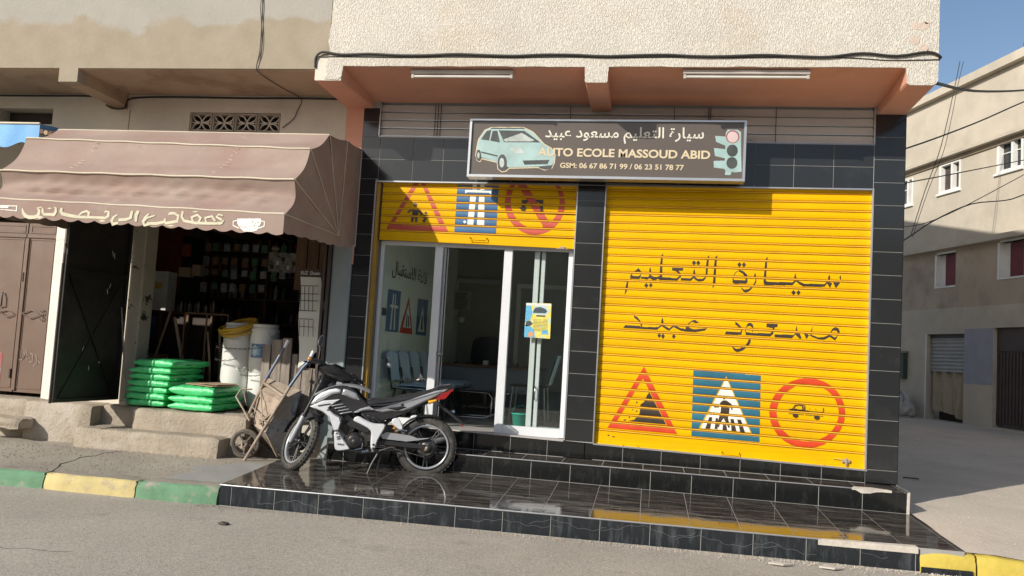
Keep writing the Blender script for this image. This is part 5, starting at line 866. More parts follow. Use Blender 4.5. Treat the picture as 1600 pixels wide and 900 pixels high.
b.grid(vfn, 150, 5); b.build('valance', K('fabric'), aw)
# right and left gores: fans of cloth from the hinge
for xs_, nm in ((AX1, 1), (AX0, -1)):
    b = MB(); rp = [Vector((xs_, y, zr if nm == 1 else zl)) for y, zr, zl in RIB]; hv = Vector((xs_+.0, HY-.02, HZ))
    for i in range(5):
        def g(u, v, i=i):
            e = rp[i].lerp(rp[i+1], u); inn = Vector((0, HY-e.y, HZ-e.z)).normalized(); e = e+inn*SAG[i]*math.sin(math.pi*u)*.85
            p = hv.lerp(e, v); p.x -= nm*(.018*math.sin(math.pi*u)*v*(1+.5*math.sin(v*5+i))+.008*math.sin(v*11+i*2)*v); return p
        b.grid(g, 8, 12)
    b.add([hv, rp[0], (xs_, 0, HZ-.03)], [(0,1,2)])
    b.grid(lambda u, v: (xs_-nm*.01*math.sin(u*13)*v, -1.712+1.60*u, (2.434 if nm == 1 else 2.49)+(.0)*u-v*(.145-.06*u+.014*abs(math.sin(u*22)))), 60, 4)
    b.build('side_gore', K('fabric'), aw)
    b = MB()
    for i in (1, 2, 3, 4, 5): b.tube([hv+Vector((nm*.006, 0, 0)), hv.lerp(rp[i], .5)+Vector((nm*.005, 0, 0)), rp[i]+Vector((nm*.006, 0, 0))], .0055, 5)
    b.tube([rp[0]+Vector((nm*.006, 0, 0)), (xs_+nm*.006, 0-.003, HZ-.05)], .006, 5)
    b.build('gore_piping', mat('brown_piping', (.6,.5,.38), .8), aw)
for i in (3, 4, 5):
    MB().tube([rib(i, u/30)+Vector((0, -.004, .002+.003*math.sin(u*1.3))) for u in range(31)], .0085, 6).build('piping', K('fabric2'), aw)
MB().tube([rib(2, 0)+Vector((0, 0, .001)), rib(2, 1)+Vector((0, 0, .001))], .006, 5).build('piping', K('fabric2'), aw)
def inw(i): return Vector((0, HY-RIB[i][0], HZ-RIB[i][1])).normalized()*.035
for i in (1, 2, 3, 4, 5): MB().tube([rib(i, 0)+inw(i)+Vector((.02, 0, 0)), rib(i, 1)+inw(i)+Vector((-.02, 0, 0))], .010, 6).build('rib_bar', K('steel'), aw)
flat('arabic_lettering', TR['awntext'], K('cream'), 0, par=aw, y=-1.7170)
flat('bowl_drawing', TR['bowl'], K('whitep'), 0, par=aw, y=-1.7170)
flat('framed_tag', TR['tagbox'], K('whitep'), 0, subs=TR['tagsub'], par=aw, y=-1.7170)
b = MB()   # speckles on the bowl
for i in range(22):
    x = -3.66+R.uniform(-.02, .02); 
    bx_ = [p for p in TR['bowl'][0]]; cx = sum(p[0] for p in bx_)/len(bx_); cz = sum(p[1] for p in bx_)/len(bx_)
    x = cx+R.uniform(-.09, .09); z = cz+R.uniform(-.035, .035); b.box(x, x+.008, -1.7185, -1.7178, z, z+.004)
b.build('bowl_speckles', K('ink'), aw)
for x0, z0 in ((-5.15, 3.13), (-3.75, 3.10)):   # frayed stitched tears
    b = MB()
    for k in range(9):
        t = k/8; p = rib(3, (x0-.07*t+.0-AX0)/(AX1-AX0)).lerp(rib(4, (x0-.1*t-AX0)/(AX1-AX0)), t*.75+.06); inn = Vector((0, HY-p.y, HZ-p.z)).normalized(); p = p+inn*(SAG[3]*math.sin(math.pi*(t*.75+.06))*1.0-.012)
        b.tube([p+Vector((-.02, 0, .006)), p+Vector((.02, 0, -.004))], .003, 4)
    b.build('stitched_tear', K('fabric2'), aw)
# ---------------- blue tarpaulin awning ----------------
ba = thing('awning', (-7, -.4, 3.4), 'torn blue tarpaulin awning with scalloped edge above the brown awning', 'awning')
BX1 = -6.17
MB().grid(lambda u, v: (-9.2+(BX1+9.2)*u, -.81-.008*math.sin(u*60)*v, 3.405-v*(.215+.03*math.sin(u*52))), 90, 5).build('valance', K('blueawn'), ba)
MB().grid(lambda u, v: (-9.2+(BX1+9.2)*u, -.80*v, 3.50-.095*v-.03*math.sin(math.pi*v)*(1+.3*math.sin(u*40))), 60, 8).build('canopy', K('tarp_top'), ba)
MB().tube([(-9.2, -.812, 3.412), (BX1, -.812, 3.412)], .012, 6).build('front_bar', K('fabric2'), ba)
MB().grid(lambda u, v: (BX1+.005, -.8*u, 3.41+.09*(1-u)-v*(.2-.1*u)), 10, 4).build('side_cloth', K('blueawn'), ba)
rm = thing('rolled_mats', (-6.05, -.75, 3.36), 'brown and tan rolled strips stuffed between the two awnings', 'mats')
for i, m in enumerate(('fabric_in', 'card', 'wood2', 'fabric2', 'card')): MB().tube([(-6.14+.05*i, -.82, 3.33-.012*i), (-6.13+.05*i, -.1, 3.42)], .024, 8).build('strip', K(m), rm)
# ---------------- brown steel doors ----------------
def brown_leaf(x0, x1, lab, mirror=0, graf=0):
    t = thing('steel_door', ((x0+x1)/2, -.01, .64), lab, 'door', 'brown steel doors left of the whitewashed jamb')
    m = K('browndoor'); MB().cbox(x0, x1, -.012, .03, .64, 2.50, .003).build('leaf', m, t)
    for za, zb in ((.68, 2.33), (2.385, 2.48)):
        b = MB(); w_ = .02; a, c = x0+.025, x1-.025
        for xa, xb, z0_, z1_ in ((a, a+w_, za, zb), (c-w_, c, za, zb), (a+w_, c-w_, za, za+w_), (a+w_, c-w_, zb-w_, zb)): b.cbox(xa, xb, -.018, -.0125, z0_, z1_, .002)
        b.build('panel_moulding', m, t)
    MB().cbox(x0, x1, -.03, -.013, 2.335, 2.38, .003).build('rail', m, t)
    return t
l1 = brown_leaf(-6.83, -6.468, 'brown steel door leaf beside the whitewashed jamb with chalk scribble')
l2 = brown_leaf(-7.28, -6.84, 'brown steel door leaf with a red faded patch at its foot')
l3 = brown_leaf(-7.72, -7.29, 'brown steel door leaf farthest left at the frame edge')
MB().cbox(-6.845, -6.80, -.032, -.0135, .66, 2.33, .003).build('cover_strip', K('browndoor'), l1)
for x, z in ((-6.842, 1.90), (-6.885, .84)): MB().cbox(x, x+.02, -.04, -.013, z-.05, z+.05, .003).build('hinge', K('ironbrown'), l2)
MB().tube([(-6.80, -.03, 1.50), (-6.69, -.03, 1.45), (-6.57, -.03, 1.495), (-6.69, -.03, 1.545), (-6.80, -.03, 1.50)], .006, 5).tube([(-6.57, -.03, 1.495)]+[(-6.555+.028*math.cos(a), -.03, 1.525+.028*math.sin(a)) for a in (-1.8, -1, 0, 1, 2, 3)], .005, 5).tube([(-6.57, -.03, 1.49)]+[(-6.555+.022*math.cos(a), -.03, 1.455+.022*math.sin(a)) for a in (1.8, 1, 0, -1, -2, -3)], .005, 5).build('scroll_handle', K('browndoor'), l1)
MB().tube([(-7.1, -.03, 1.52), (-6.98, -.03, 1.45), (-6.89, -.03, 1.485), (-6.98, -.03, 1.53), (-7.1, -.03, 1.50)], .006, 5).build('scroll_handle', K('browndoor'), l2)
MB().tube([(-7.06, -.03, 1.72), (-7.05, -.05, 1.68), (-7.045, -.05, 1.58), (-7.09, -.03, 1.56)], .008, 6).build('door_pull', K('black'), l2)
sc = [[(-6.80, 1.09), (-6.81, 1.03), (-6.78, .985), (-6.75, 1.0)], [(-6.775, 1.10), (-6.77, 1.02), (-6.74, 1.0), (-6.72, 1.05), (-6.74, 1.08)], [(-6.72, 1.10), (-6.69, 1.04), (-6.70, 1.0), (-6.66, 1.02)], [(-6.66, 1.07), (-6.63, 1.06), (-6.62, .99), (-6.66, .97)], [(-6.60, 1.06), (-6.575, 1.03), (-6.57, .96), (-6.61, .93)], [(-6.56, 1.0), (-6.53, .97)]]
b = MB()
for s in sc: b.tube([(x, -.0145, z) for x, z in s], .0045, 4)
b.build('chalk_scribble', mat('chalk', (.5,.44,.4), .9), l1)
MB().box(-7.25, -7.0, -.0145, -.0125, .7, 1.06).build('red_patch', mat('faded_red_patch', (.30,.07,.06), .6, var=.3, vs=5, c2=(.25,.2,.2), c2s=6), l2)
# ---------------- open black iron door leaf ----------------
def leafpt(s, z, off=0):     # s from the hinge (0) to the outer edge (1)
    a = Vector((-5.56, -.06, 0)); c = Vector((-5.68, -.9, 0)); d = (c-a).normalized(); n = Vector((d.y, -d.x, 0)); n = n if n.x > 0 else -n
    p = a.lerp(c, s)+n*off; return Vector((p.x, p.y, z))
dl = thing('iron_door', (-5.56, -.06, .61), 'open black iron door leaf with cross bracing and scratches', 'door')
b = MB()
for s0, s1, z0_, z1_, o0, o1 in ((0, 1, .645, 2.6, -.006, .006),):
    V = [leafpt(s, z, o) for s in (s0, s1) for z in (z0_, z1_) for o in (o0, o1)]; b.add(V, [(0,1,3,2), (4,6,7,5), (0,4,5,1), (2,3,7,6), (0,2,6,4), (1,5,7,3)])
b.build('sheet', K('darkdoor'), dl)
def lb(nm, p, q, w_, o0=.006, o1=.032):
    a = Vector(p); c = Vector(q); d = (c-a).normalized(); n = Vector((-d.y, d.x))*w_/2; V = []
    for P_ in (a+n, a-n, c-n, c+n):
        for o in (o0, o1): V.append(leafpt(P_.x/.70, P_.y, o))
    MB().add(V, [(0,2,4,6), (1,7,5,3), (0,1,3,2), (2,3,5,4), (4,5,7,6), (6,7,1,0)]).build(nm, K('darkdoor'), dl)
lb('frame_bar', (.015, .65), (.015, 2.59), .03); lb('frame_bar', (.685, .65), (.685, 2.59), .03); lb('frame_bar', (.03, .665), (.67, .665), .03); lb('frame_bar', (.03, 1.95), (.67, 1.95), .03)
lb('brace', (.05, 1.90), (.64, .68), .018, .006, .014); lb('brace', (.64, 1.90), (.05, .68), .018, .0145, .022)
b = MB()
for i in range(3): b.tube([leafpt(1.0+.03*i, .645, .002+.018*i), leafpt(1.0+.03*i, 2.2-.1*i, .002+.018*i)], .012, 4)
b.build('folded_edge', K('ironbrown'), dl)
b = MB()
for s, z in ((.25, 2.18), (.27, 2.17), (.29, 2.2), (.27, 1.86), (.32, 1.80), (.6, 1.2), (.5, 1.0), (.35, 1.05)): b.tube([leafpt(s, z, .0075), leafpt(s+R.uniform(-.02, .02), z-R.uniform(.02, .06), .0075)], .003, 4)
b.build('scratches', K('paper'), dl)
# ---------------- shop interior ----------------
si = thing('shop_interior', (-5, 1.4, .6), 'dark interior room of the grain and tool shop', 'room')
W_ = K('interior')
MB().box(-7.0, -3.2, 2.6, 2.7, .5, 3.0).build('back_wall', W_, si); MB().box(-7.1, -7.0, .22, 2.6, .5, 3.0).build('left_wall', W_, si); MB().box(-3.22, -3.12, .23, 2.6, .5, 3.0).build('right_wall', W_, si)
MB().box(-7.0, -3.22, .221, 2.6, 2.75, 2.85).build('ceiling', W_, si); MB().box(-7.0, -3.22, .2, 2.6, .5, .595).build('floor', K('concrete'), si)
for i in range(5): MB().box(-6.8+.7*i, -6.74+.7*i, .3, 2.6, 2.66, 2.75).build('rafter', K('wood2'), si)
sh = thing('shelf_unit', (-5.2, 2.4, .6), 'dark wooden shelves crowded with bottles and packets at the back of the shop', 'shelves')
for k in range(4): MB().box(-6.0, -4.2, 2.3, 2.59, 1.55+.32*k, 1.575+.32*k).build('shelf', K('wood2'), sh)
for x in (-6.0, -5.1, -4.22): MB().box(x-.02, x+.02, 2.29, 2.599, .6, 2.7).build('upright', K('wood2'), sh)
gm = [mat('bottle_%s' % n, c, .3, var=.2) for n, c in (('green', (.05,.14,.09)), ('amber', (.2,.1,.03)), ('white', (.42,.42,.4)), ('red', (.3,.04,.03)), ('grey', (.16,.17,.18)))]
names = ['dark green', 'amber', 'white', 'red', 'grey']
bm_ = []
for m in gm: bm_.append(mesh_of(MB().lathe([(0, 0), (.028, 0), (.03, .01), (.03, .13), (.012, .165), (.012, .19), (0, .19)], (0, 0, 0), n=10), 'bottle', m))
cnt = {}
ORD = ['first', 'second', 'third', 'fourth', 'fifth', 'sixth', 'seventh', 'eighth', 'ninth', 'tenth', 'eleventh', 'twelfth']
SHN = ['lowest', 'second', 'third', 'topmost']
for k in range(4):
    x = -5.95
    while x < -4.25:
        if R.random() < .8:
            c = R.randrange(5); o = inst('bottle', bm_[c], None, (x, 2.36+R.uniform(0, .08), 1.576+.32*k), None, (1, 1, R.uniform(.7, 1.2)))
            cnt[(k, c)] = cnt.get((k, c), -1)+1; tag(o, '%s %s bottle from the left on the %s back shelf of the shop' % (ORD[cnt[(k, c)]], names[c], SHN[k]), 'bottle', 'bottles on the back shelves')
        x += R.uniform(.07, .12)
# counter with rails and small bottles
cn = thing('counter', (-5.7, 1.6, .6), 'low wooden slatted counter in the dark shop', 'counter')
MB().box(-6.5, -5.35, 1.5, 1.9, 1.62, 1.65).build('top', K('wood2'), cn)
for x in (-6.13, -5.75, -5.42, -6.5): MB().box(x, x+.03, 1.5, 1.54, .6, 1.62).build('post', K('wood2'), cn)
MB().box(-6.47, -5.42, 1.545, 1.56, .9, 1.6).build('front_board', mat('dark_brown_board', (.07,.05,.04), .8, var=.3), cn)
for i in range(14):
    x = -6.0+.042*i+R.uniform(-.008, .008); c = [1, 2, 4, 2][i % 4]
    o = inst('bottle', bm_[c], None, (x, 1.58+R.uniform(-.03, .05), 1.651), None, (.5, .5, R.uniform(.45, .8))); cnt[(9, c)] = cnt.get((9, c), -1)+1; tag(o, '%s little %s bottle from the left on the slatted counter' % (ORD[cnt[(9, c)]], names[c]), 'bottle', 'little bottles on the counter')
o = MB().box(-6.42, -5.98, 1.66, 1.68, 1.9, 2.72).build('red_curtain', mat('dark_red_cloth', (.16,.025,.02), .9, var=.4, vs=25)); tag(o, 'dark red patterned cloth hanging behind the white box', 'cloth')
o = MB().box(-6.52, -6.35, 1.58, 1.62, 2.45, 2.66).build('orange_box', mat('dark_orange_box', (.25,.09,.04), .8)); tag(o, 'dull orange box hanging high at the left of the shop', 'box')
wb = thing('white_box', (-6.1, 1.45, 1.66), 'white cardboard box with yellow label standing on the counter', 'box')
MB().cbox(-6.2, -5.98, 1.40, 1.6, 1.651, 2.14, .004).build('carton', K('paper'), wb); MB().box(-6.15, -6.06, 1.395, 1.3995, 1.92, 2.0).build('label', mat('orange_label', (.6,.35,.05), .6), wb)
o = MB().prism([(-6.30, 1.42, 1.66), (-6.17, 1.42, 1.66), (-6.17, 1.42, 1.92)], (0, .12, 0)).build('paper_wedge', K('paper')); tag(o, 'grey leaning paper sheet left of the white box', 'sheet')
o = MB().lathe([(0, 0), (.035, 0), (.035, .02), (0, .02)], (-6.31, 1.5, 2.08), (0, 1, 0), 14).build('white_disc', K('paper')); tag(o, 'small round white disc hanging in the shop', 'disc')
o = MB().cbox(-5.95, -5.85, 1.6, 1.66, 2.36, 2.52, .004).build('red_packet', mat('red_packet', (.32,.06,.04), .6)); tag(o, 'small red packet hanging right of the red cloth', 'packet')
for i, (x, z, w_, h_) in enumerate(((-5.98, 2.1, .16, .12), (-5.8, 2.12, .12, .14))):
    o = MB().cbox(x, x+w_, 1.62, 1.72, z, z+h_, .004).build('carton', K('card')); tag(o, ['left dim brown carton above the little bottles', 'right dim brown carton above the little bottles'][i], 'carton')
o = MB().cbox(-6.4, -6.14, 1.3, 1.5, 1.3, 1.58, .01).build('blue_crate', mat('dull_blue_crate', (.06,.1,.2), .6)); tag(o, 'dull blue crate under the counter at the left', 'crate')
o = MB().cbox(-6.0, -5.7, .9, 1.1, .98, 1.12, .01).build('brown_basket', mat('orange_brown_basket', (.3,.16,.05), .8, var=.4, vs=40)); tag(o, 'orange brown basket low at the left of the shop', 'basket')
pk = [mat('packet_%s' % n, c, .4, var=.5, vs=40) for n, c in (('white', (.4,.4,.38)), ('brown', (.25,.15,.08)), ('silver', (.3,.32,.34)), ('green', (.1,.2,.12)))]
PN = ['white', 'brown', 'silver', 'green']; pc = {}
for r_i, (z, n_) in enumerate(((2.58, 9), (2.40, 8), (2.24, 9), (2.06, 7))):
    for i in range(n_):
        x = -5.82+.135*i+R.uniform(-.015, .015); c = R.randrange(4); h_ = R.uniform(.08, .13)
        o = MB().cbox(x, x+.085, 1.9, 1.93, z-h_, z, .006).tube([(x+.04, 1.915, z), (x+.045, 1.915, z+.035)], .002, 4).build('hanging_packet', pk[c]); pc[(r_i, c)] = pc.get((r_i, c), -1)+1
        tag(o, '%s %s packet from the left in the %s hanging row of the shop' % (ORD[pc[(r_i, c)]], PN[c], ['top', 'second', 'third', 'bottom'][r_i]), 'packet', 'packets hanging in the shop')
# posters on the right of the shop
pn = mat('poster_print', (.33,.31,.26), .6, var=.4, vs=16, c2=(.1,.09,.08), c2s=14, c2t=(.52,.6))
pp = thing('wall_poster', (-4.5, 1.5, 2.2), 'dim product poster hanging in the dark of the shop', 'poster')
MB().box(-4.71, -4.337, 1.5, 1.505, 2.2, 2.447).build('sheet', pn, pp); 
for i in range(5): MB().box(-4.68+.07*i, -4.64+.07*i, 1.494, 1.499, 2.24+.05*(i % 3), 2.29+.05*(i % 3)).build('picture', [K('ink'), K('whitep')][i % 2], pp)
text('poster_title', 'IMPOSA', -4.68, -4.58, 2.475, .035, 1.5, K('paper'), pp, ref=.72)
o = MB().box(-4.335, -4.22, 1.49, 1.495, 2.26, 2.508).build('wall_card', mat('pale_card', (.38,.36,.33), .7, var=.15, vs=10)); tag(o, 'pale narrow card beside the dim product poster', 'card')
bd2 = thing('plank_backing', (-3.75, 1.0, 1.3), 'brown board wall at the right side of the shop entrance', 'board')
for i in range(5): MB().cbox(-4.02+.14*i, -3.89+.14*i, .74, .76, 1.95, 2.75, .003).build('board', K('wood2'), bd2)
# price calendar sheet
cal = thing('price_sheet', (-3.51, .02, 1.1), 'long white gridded price sheet hanging at the right of the shop entrance', 'sheet')
MB().grid(lambda u, v: (-3.642+.228*u+(.045*v)+.01*math.sin(v*9), .045-.012*math.sin(v*7+u*2), 2.05-v*(.95-.20*u)-.01*math.sin(u*7)*v), 10, 20).build('paper_sheet', K('paper'), cal)
b = MB()
def cl(x0, z0, x1, z1, w_=.003): b.tube([(x0, .028, z0), (x1, .028, z1)], w_, 4)
for k in range(4): cl(-3.625+.045*k, 1.95, -3.61+.045*k, 1.69)
for z in (1.955, 1.87, 1.80, 1.695): cl(-3.635, z, -3.43, z+.005)
for k in range(4): cl(-3.61+.05*k, 1.60, -3.60+.05*k, 1.43)
for z in (1.61, 1.53): cl(-3.62, z, -3.46, z)
b.build('grid_lines', K('ink'), cal)
text('heading', 'ELIZ  Doem', -3.63, -3.42, 2.075, .035, .02, K('paper'), cal, bold=.02, ref=.72)
MB().box(-3.66, -3.40, .024, .03, 2.055, 2.13).build('heading_board', K('ironbrown'), cal)
MB().tube([(-3.60, .0, 1.16), (-3.60, -.02, 1.10), (-3.55, -.03, 1.08), (-3.52, -.03, 1.12), (-3.50, -.03, 1.09), (-3.44, -.03, 1.10), (-3.43, -.02, 1.20), (-3.45, 0, 1.25)], .0035, 5).build('wire_hook', K('ironbrown'), cal)
# weathered plank screen
pf = thing('plank_screen', (-3.7, .13, .62), 'weathered grey plank screen standing behind the hand cart', 'planks')
x = -4.02
for i, (w_, h_, m) in enumerate(((.10, 1.32, 'wood'), (.12, 1.38, 'wood'), (.11, 1.40, 'wood'), (.07, 1.24, 'wood'), (.09, 1.14, 'wood'), (.10, 1.10, 'wood'))):
    s = MB().cbox(x, x+w_-.008, .08+.015*(i % 2), .11+.015*(i % 2), .61, h_, .004); s.build('plank', K(m), pf); x += w_
MB().cbox(-4.02, -3.42, .135, .16, 1.15, 1.2, .003).build('cross_rail', K('wood'), pf)
lp = thing('leaning_boards', (-3.45, -.1, .4), 'rough upright boards leaning against the grey pier behind the cart', 'boards')
for i, (x, w_, z0_, z1_) in enumerate(((-3.60, .09, .42, 1.06), (-3.50, .10, .62, 1.1), (-3.40, .09, .45, 1.12))):
    MB().prism([(x, -.12+.02*i, z0_), (x+w_, -.12+.02*i, z0_+.02), (x+w_-.01, -.03+.01*i, z1_), (x, -.03+.01*i, z1_-.02)], (0, .025, 0)).build('board', K('wood'), lp)
o = MB().cbox(-3.36, -3.24, -.30, -.2, .28, .55, .012).build('paving_block', mat('pale_broken_block', (.5,.46,.37), .9, bump=.006)); tag(o, 'pale broken stone block behind the motorcycle front wheel', 'block')
# sheaf of wooden handles
cr_ = thing('stake_crate', (-4.95, .75, .6), 'brown wire crate holding wooden tool handles behind the green sacks', 'crate')
for x in (-5.25, -4.98, -4.72): MB().tube([(x, .62, .6), (x, .62, 1.62)], .012, 6).build('post', K('wood2'), cr_)
MB().tube([(-5.25, .62, 1.62), (-4.72, .62, 1.62)], .012, 6).build('rail', K('wood2'), cr_)
b = MB()
for i in range(9): b.tube([(-4.80+.022*i, .55, .95), (-4.80+.022*i, .55, 1.30-.02*(i % 3))], .004, 4)
for k in range(16): b.tube([(-4.81, .55, .93+.024*k), (-4.62, .55, .94+.024*k)], .0035, 4)
b.build('wire_mesh', K('chain'), cr_)
hl = ['thick pale wooden handle leaning left in the crate', 'short wooden handle low in the crate', 'slim wooden handle in the middle of the crate', 'tall wooden handle right of the middle of the crate', 'wooden handle beside the wire mesh', 'wooden handle half behind the wire mesh', 'rightmost wooden handle behind the wire mesh']
for i, (xa, za, xb, zb, r) in enumerate(((-5.20, .7, -5.40, 1.56, .022), (-5.05, .7, -5.25, 1.08, .016), (-5.02, .7, -5.00, 1.22, .016), (-4.90, .7, -4.98, 1.42, .015), (-4.80, .7, -4.83, 1.44, .016), (-4.74, .7, -4.74, 1.46, .016), (-4.68, .7, -4.66, 1.4, .015))):
    o = MB().tube([(xa, .68, za), ((xa+xb)/2+.01, .68, (za+zb)/2), (xb, .66, zb)], [r, r*.95, r*.8], 8).build('tool_handle', mat('raw_wood_handle', (.5,.36,.25), .75, var=.2)); tag(o, hl[i], 'handle')
o = MB().tube([(-5.36, .3, .62), (-5.44, .3, .9), (-5.40, .42, 1.3), (-5.33, .45, 1.62)], .014, 8).build('long_stick', K('wood2')); tag(o, 'long dark stick standing left of the green sacks', 'stick')
bm2 = thing('broom', (-5.35, -.27, .61), 'thin broom with a small brush head leaning on the black door', 'broom')
MB().tube([(-5.325, -.26, .68), (-5.36, -.25, .95), (-5.55, -.12, 1.62)], [.011, .011, .009], 6).build('stick', K('wood'), bm2)
MB().cbox(-5.36, -5.29, -.30, -.24, .612, .665, .006).build('brush_head', mat('grey_bristle', (.3,.27,.22), .9), bm2)
sc_ = thing('scythe_blade', (-5.5, .2, .62), 'curved blue grey metal blade leaning left of the green sacks', 'blade')
MB().tube([(-5.38, .1, .66), (-5.47, .1, .72), (-5.50, .12, .85), (-5.46, .14, 1.0), (-5.36, .16, 1.12)], [.012, .025, .022, .018, .006], 8, flat=.3).build('blade', K('handle'), sc_)
# ---------------- green sacks ----------------
def sack(name, c, sx, sy, sz, lab, rz=0, grp='green plastic sacks on the shop ledge'):
    t = thing(name, c, lab, 'sack', grp, rz); b = MB()
    s1_, s2_ = R.uniform(0, 6), R.uniform(0, 6)
    def fn(u, v, up):
        tx = (u-.5)*math.pi; ty = (v-.5)*math.pi; sx_, cx_ = math.sin(tx), abs(math.cos(tx)); sy_, cy_ = math.sin(ty), abs(math.cos(ty))
        x = math.copysign(abs(sx_)**.75, sx_); y = math.copysign(abs(sy_)**.55, sy_)
        e = cx_**(.75 if x < 0 else .38)*cy_**.38
        w1 = .0045*math.sin(x*17+s1_+y*9)+.0022*math.sin(x*37-y*14+s2_)+.004*math.sin(x*5+s2_)
        return (x*sx/2, y*sy/2-.004*math.sin(x*21+s1_)*cy_, sz*.5*(1+up*e)+w1*e*(.7+.3*up)+.008*math.sin(x*4+s1_)*(1-cx_))
    b.grid(lambda u, v: fn(u, v, 1), 30, 22); b.grid(lambda u, v: fn(u, v, -1), 30, 22)
    for s in (-1, 1):
        b.grid(lambda u, v: (s*(sx/2-.01+.045*u), (v-.5)*sy*.86+.01*math.sin(v*20+s1_), sz*.5+.010*math.sin(v*14+s2_)*u-.006*u), 2, 10)
    b.build('filled_bag', K('bag'), t, local=True)
    return t
lb_ = ['bottom', 'second from the bottom', 'third from the bottom', 'fourth from the bottom', 'fifth from the bottom', 'sixth from the bottom', 'topmost']
for i in range(7): sack('green_sack', (-5.145+.012*i+.01*math.sin(i*2.3)+(.02 if i == 6 else 0), .10+.01*math.cos(i*3), .605+.0675*i), .47, .66, .086 if i < 6 else .096, 'green sack of the tall left stack, '+lb_[i], .02*math.sin(i*4.1)+(0 if i < 6 else -.07))
lc_ = ['bottom', 'middle', 'topmost under the cardboard']
for i in range(3): sack('green_sack', (-4.555-.01*i, -.01+.01*i, .603+.071*i), .50, .60, (.090, .090, .120)[i], 'green sack of the low right stack, '+lc_[i], -.05+.02*i)
o = MB().prism([(-4.70, -.20, .872), (-4.36, -.27, .862), (-4.22, .02, .87), (-4.35, .20, .878), (-4.70, .16, .875)], (0, 0, .006)).build('cardboard_sheet', K('card')); tag(o, 'torn brown cardboard sheet lying on the low stack of sacks', 'cardboard')
o = MB().prism([(-4.56, -.18, .884), (-4.34, -.21, .879), (-4.24, .02, .884), (-4.50, .08, .887)], (0, 0, .004)).build('cardboard_sheet', K('card')); tag(o, 'smaller cardboard piece lying on top of the torn cardboard sheet', 'cardboard')
# ---------------- white drums ----------------
def drum(c, lab, closed=True, label=False):
    t = thing('drum', c, lab, 'drum'); x, y, z = c; r = .155
    pr = [(0, 0), (r*.86, 0), (r*.9, .015), (r*.97, .05), (r*.97, .07), (r, .10), (r, .40), (r*.98, .43), (r*.96, .45), (r*.985, .455), (r*.985, .47), (r*.9, .49), (r*.86, .50)]
    MB().lathe(pr, (x, y, z), n=28).build('body', K('barrel'), t)
    MB().lathe([(0, .505), (r*.84, .505), (r*.9, .50), (r*.9, .53), (r*.84, .535), (r*.5, .53), (0, .53)], (x, y, z), n=28).build('lid', K('barrel'), t)
    MB().tube([(x+.09, y-.135, z+.44), (x+.10, y-.16, z+.42), (x+.13, y-.135, z+.40), (x+.15, y-.07, z+.44)], .007, 6).build('grip', K('barrel'), t)
    if label:
        b = MB().grid(lambda u, v: (x+(r+.0015)*math.sin(-.62+1.1*u), y-(r+.0015)*math.cos(-.62+1.1*u), z+.17+.15*v), 12, 2); b.build('blue_label', mat('drum_label', (.12,.2,.38), .5, var=.2), t)
        b = MB().grid(lambda u, v: (x+(r+.003)*math.sin(-.55+.75*u), y-(r+.003)*math.cos(-.55+.75*u), z+.20+.09*v), 12, 2); b.build('label_print', mat('drum_label_print', (.3,.5,.7), .5, var=.5, vs=60), t); P_ = [(-.22+.30*.5*math.cos(a*.4), z+.245+.062*math.sin(a*.4)) for a in range(16)]
        MB().add([(x+(r+.0045)*math.sin(a), y-(r+.0045)*math.cos(a), q) for a, q in P_]+[(x+(r+.0045)*math.sin(-.22), y-(r+.0045)*math.cos(-.22), z+.245)], [(i, (i+1) % 16, 16) for i in range(16)]).build('label_disc', mat('drum_label_disc', (.6,.68,.75), .5, var=.3, vs=50), t)
    return t
drum((-4.48, .42, .615), 'white plastic drum under the one carrying the yellow hose'); drum((-4.15, .42, .615), 'white plastic drum at the bottom behind the cardboard')
drum((-4.475, .42, 1.0), 'white plastic drum carrying the yellow hose coil'); drum((-4.15, .40, 1.0), 'white plastic drum with a round blue label', label=True)
o = MB()
P = []
for i in range(5*28):
    a = 2*math.pi*i/28; k = i/28; r = .178+.014*math.sin(k*2.1)
    P.append((-4.455+.02*math.sin(k*3)+r*math.cos(a), .38+r*.95*math.sin(a), 1.435+.020*k+.06*math.sin(a)+.025*math.cos(a)+.008*math.sin(k*5)))
o.tube(P, .015, 8); o = o.build('hose_coil', K('hose')); tag(o, 'coil of yellow hose resting on a white drum', 'hose')
# chain across the drums
def chain(A, B, sag, lab):
    A, B = Vector(A), Vector(B); n = int((B-A).length/.028); t = thing('chain', A, lab, 'chain')
    b = MB()
    for i in range(n):
        u = (i+.5)/n; p = A.lerp(B, u)+Vector((0, -.02*math.sin(math.pi*u), -sag*math.sin(math.pi*u))); q = A.lerp(B, u+.01)+Vector((0, 0, -sag*math.sin(math.pi*(u+.01)))); d = (q-A.lerp(B, u)+Vector((0, 0, sag*math.sin(math.pi*u)))).normalized()
        s = Vector((0, 1, 0)) if i % 2 else d.cross(Vector((0, 1, 0))).normalized()
        b.tube([p+d*.016*math.cos(a)+s*.008*math.sin(a) for a in [k*math.pi/4 for k in range(8)]], .003, 4, closed=True)
    b.build('links', K('chain'), t); return t
chain((-4.62, .22, 1.26), (-3.86, .18, 1.33), .035, 'upper dark chain strung across the white drums'); chain((-4.62, .22, 1.13), (-4.36, .2, 1.15), .02, 'short dark chain hanging low on the left drum'); chain((-4.30, .2, .98), (-3.9, .17, 1.05), .03, 'lower dark chain in front of the right drum')
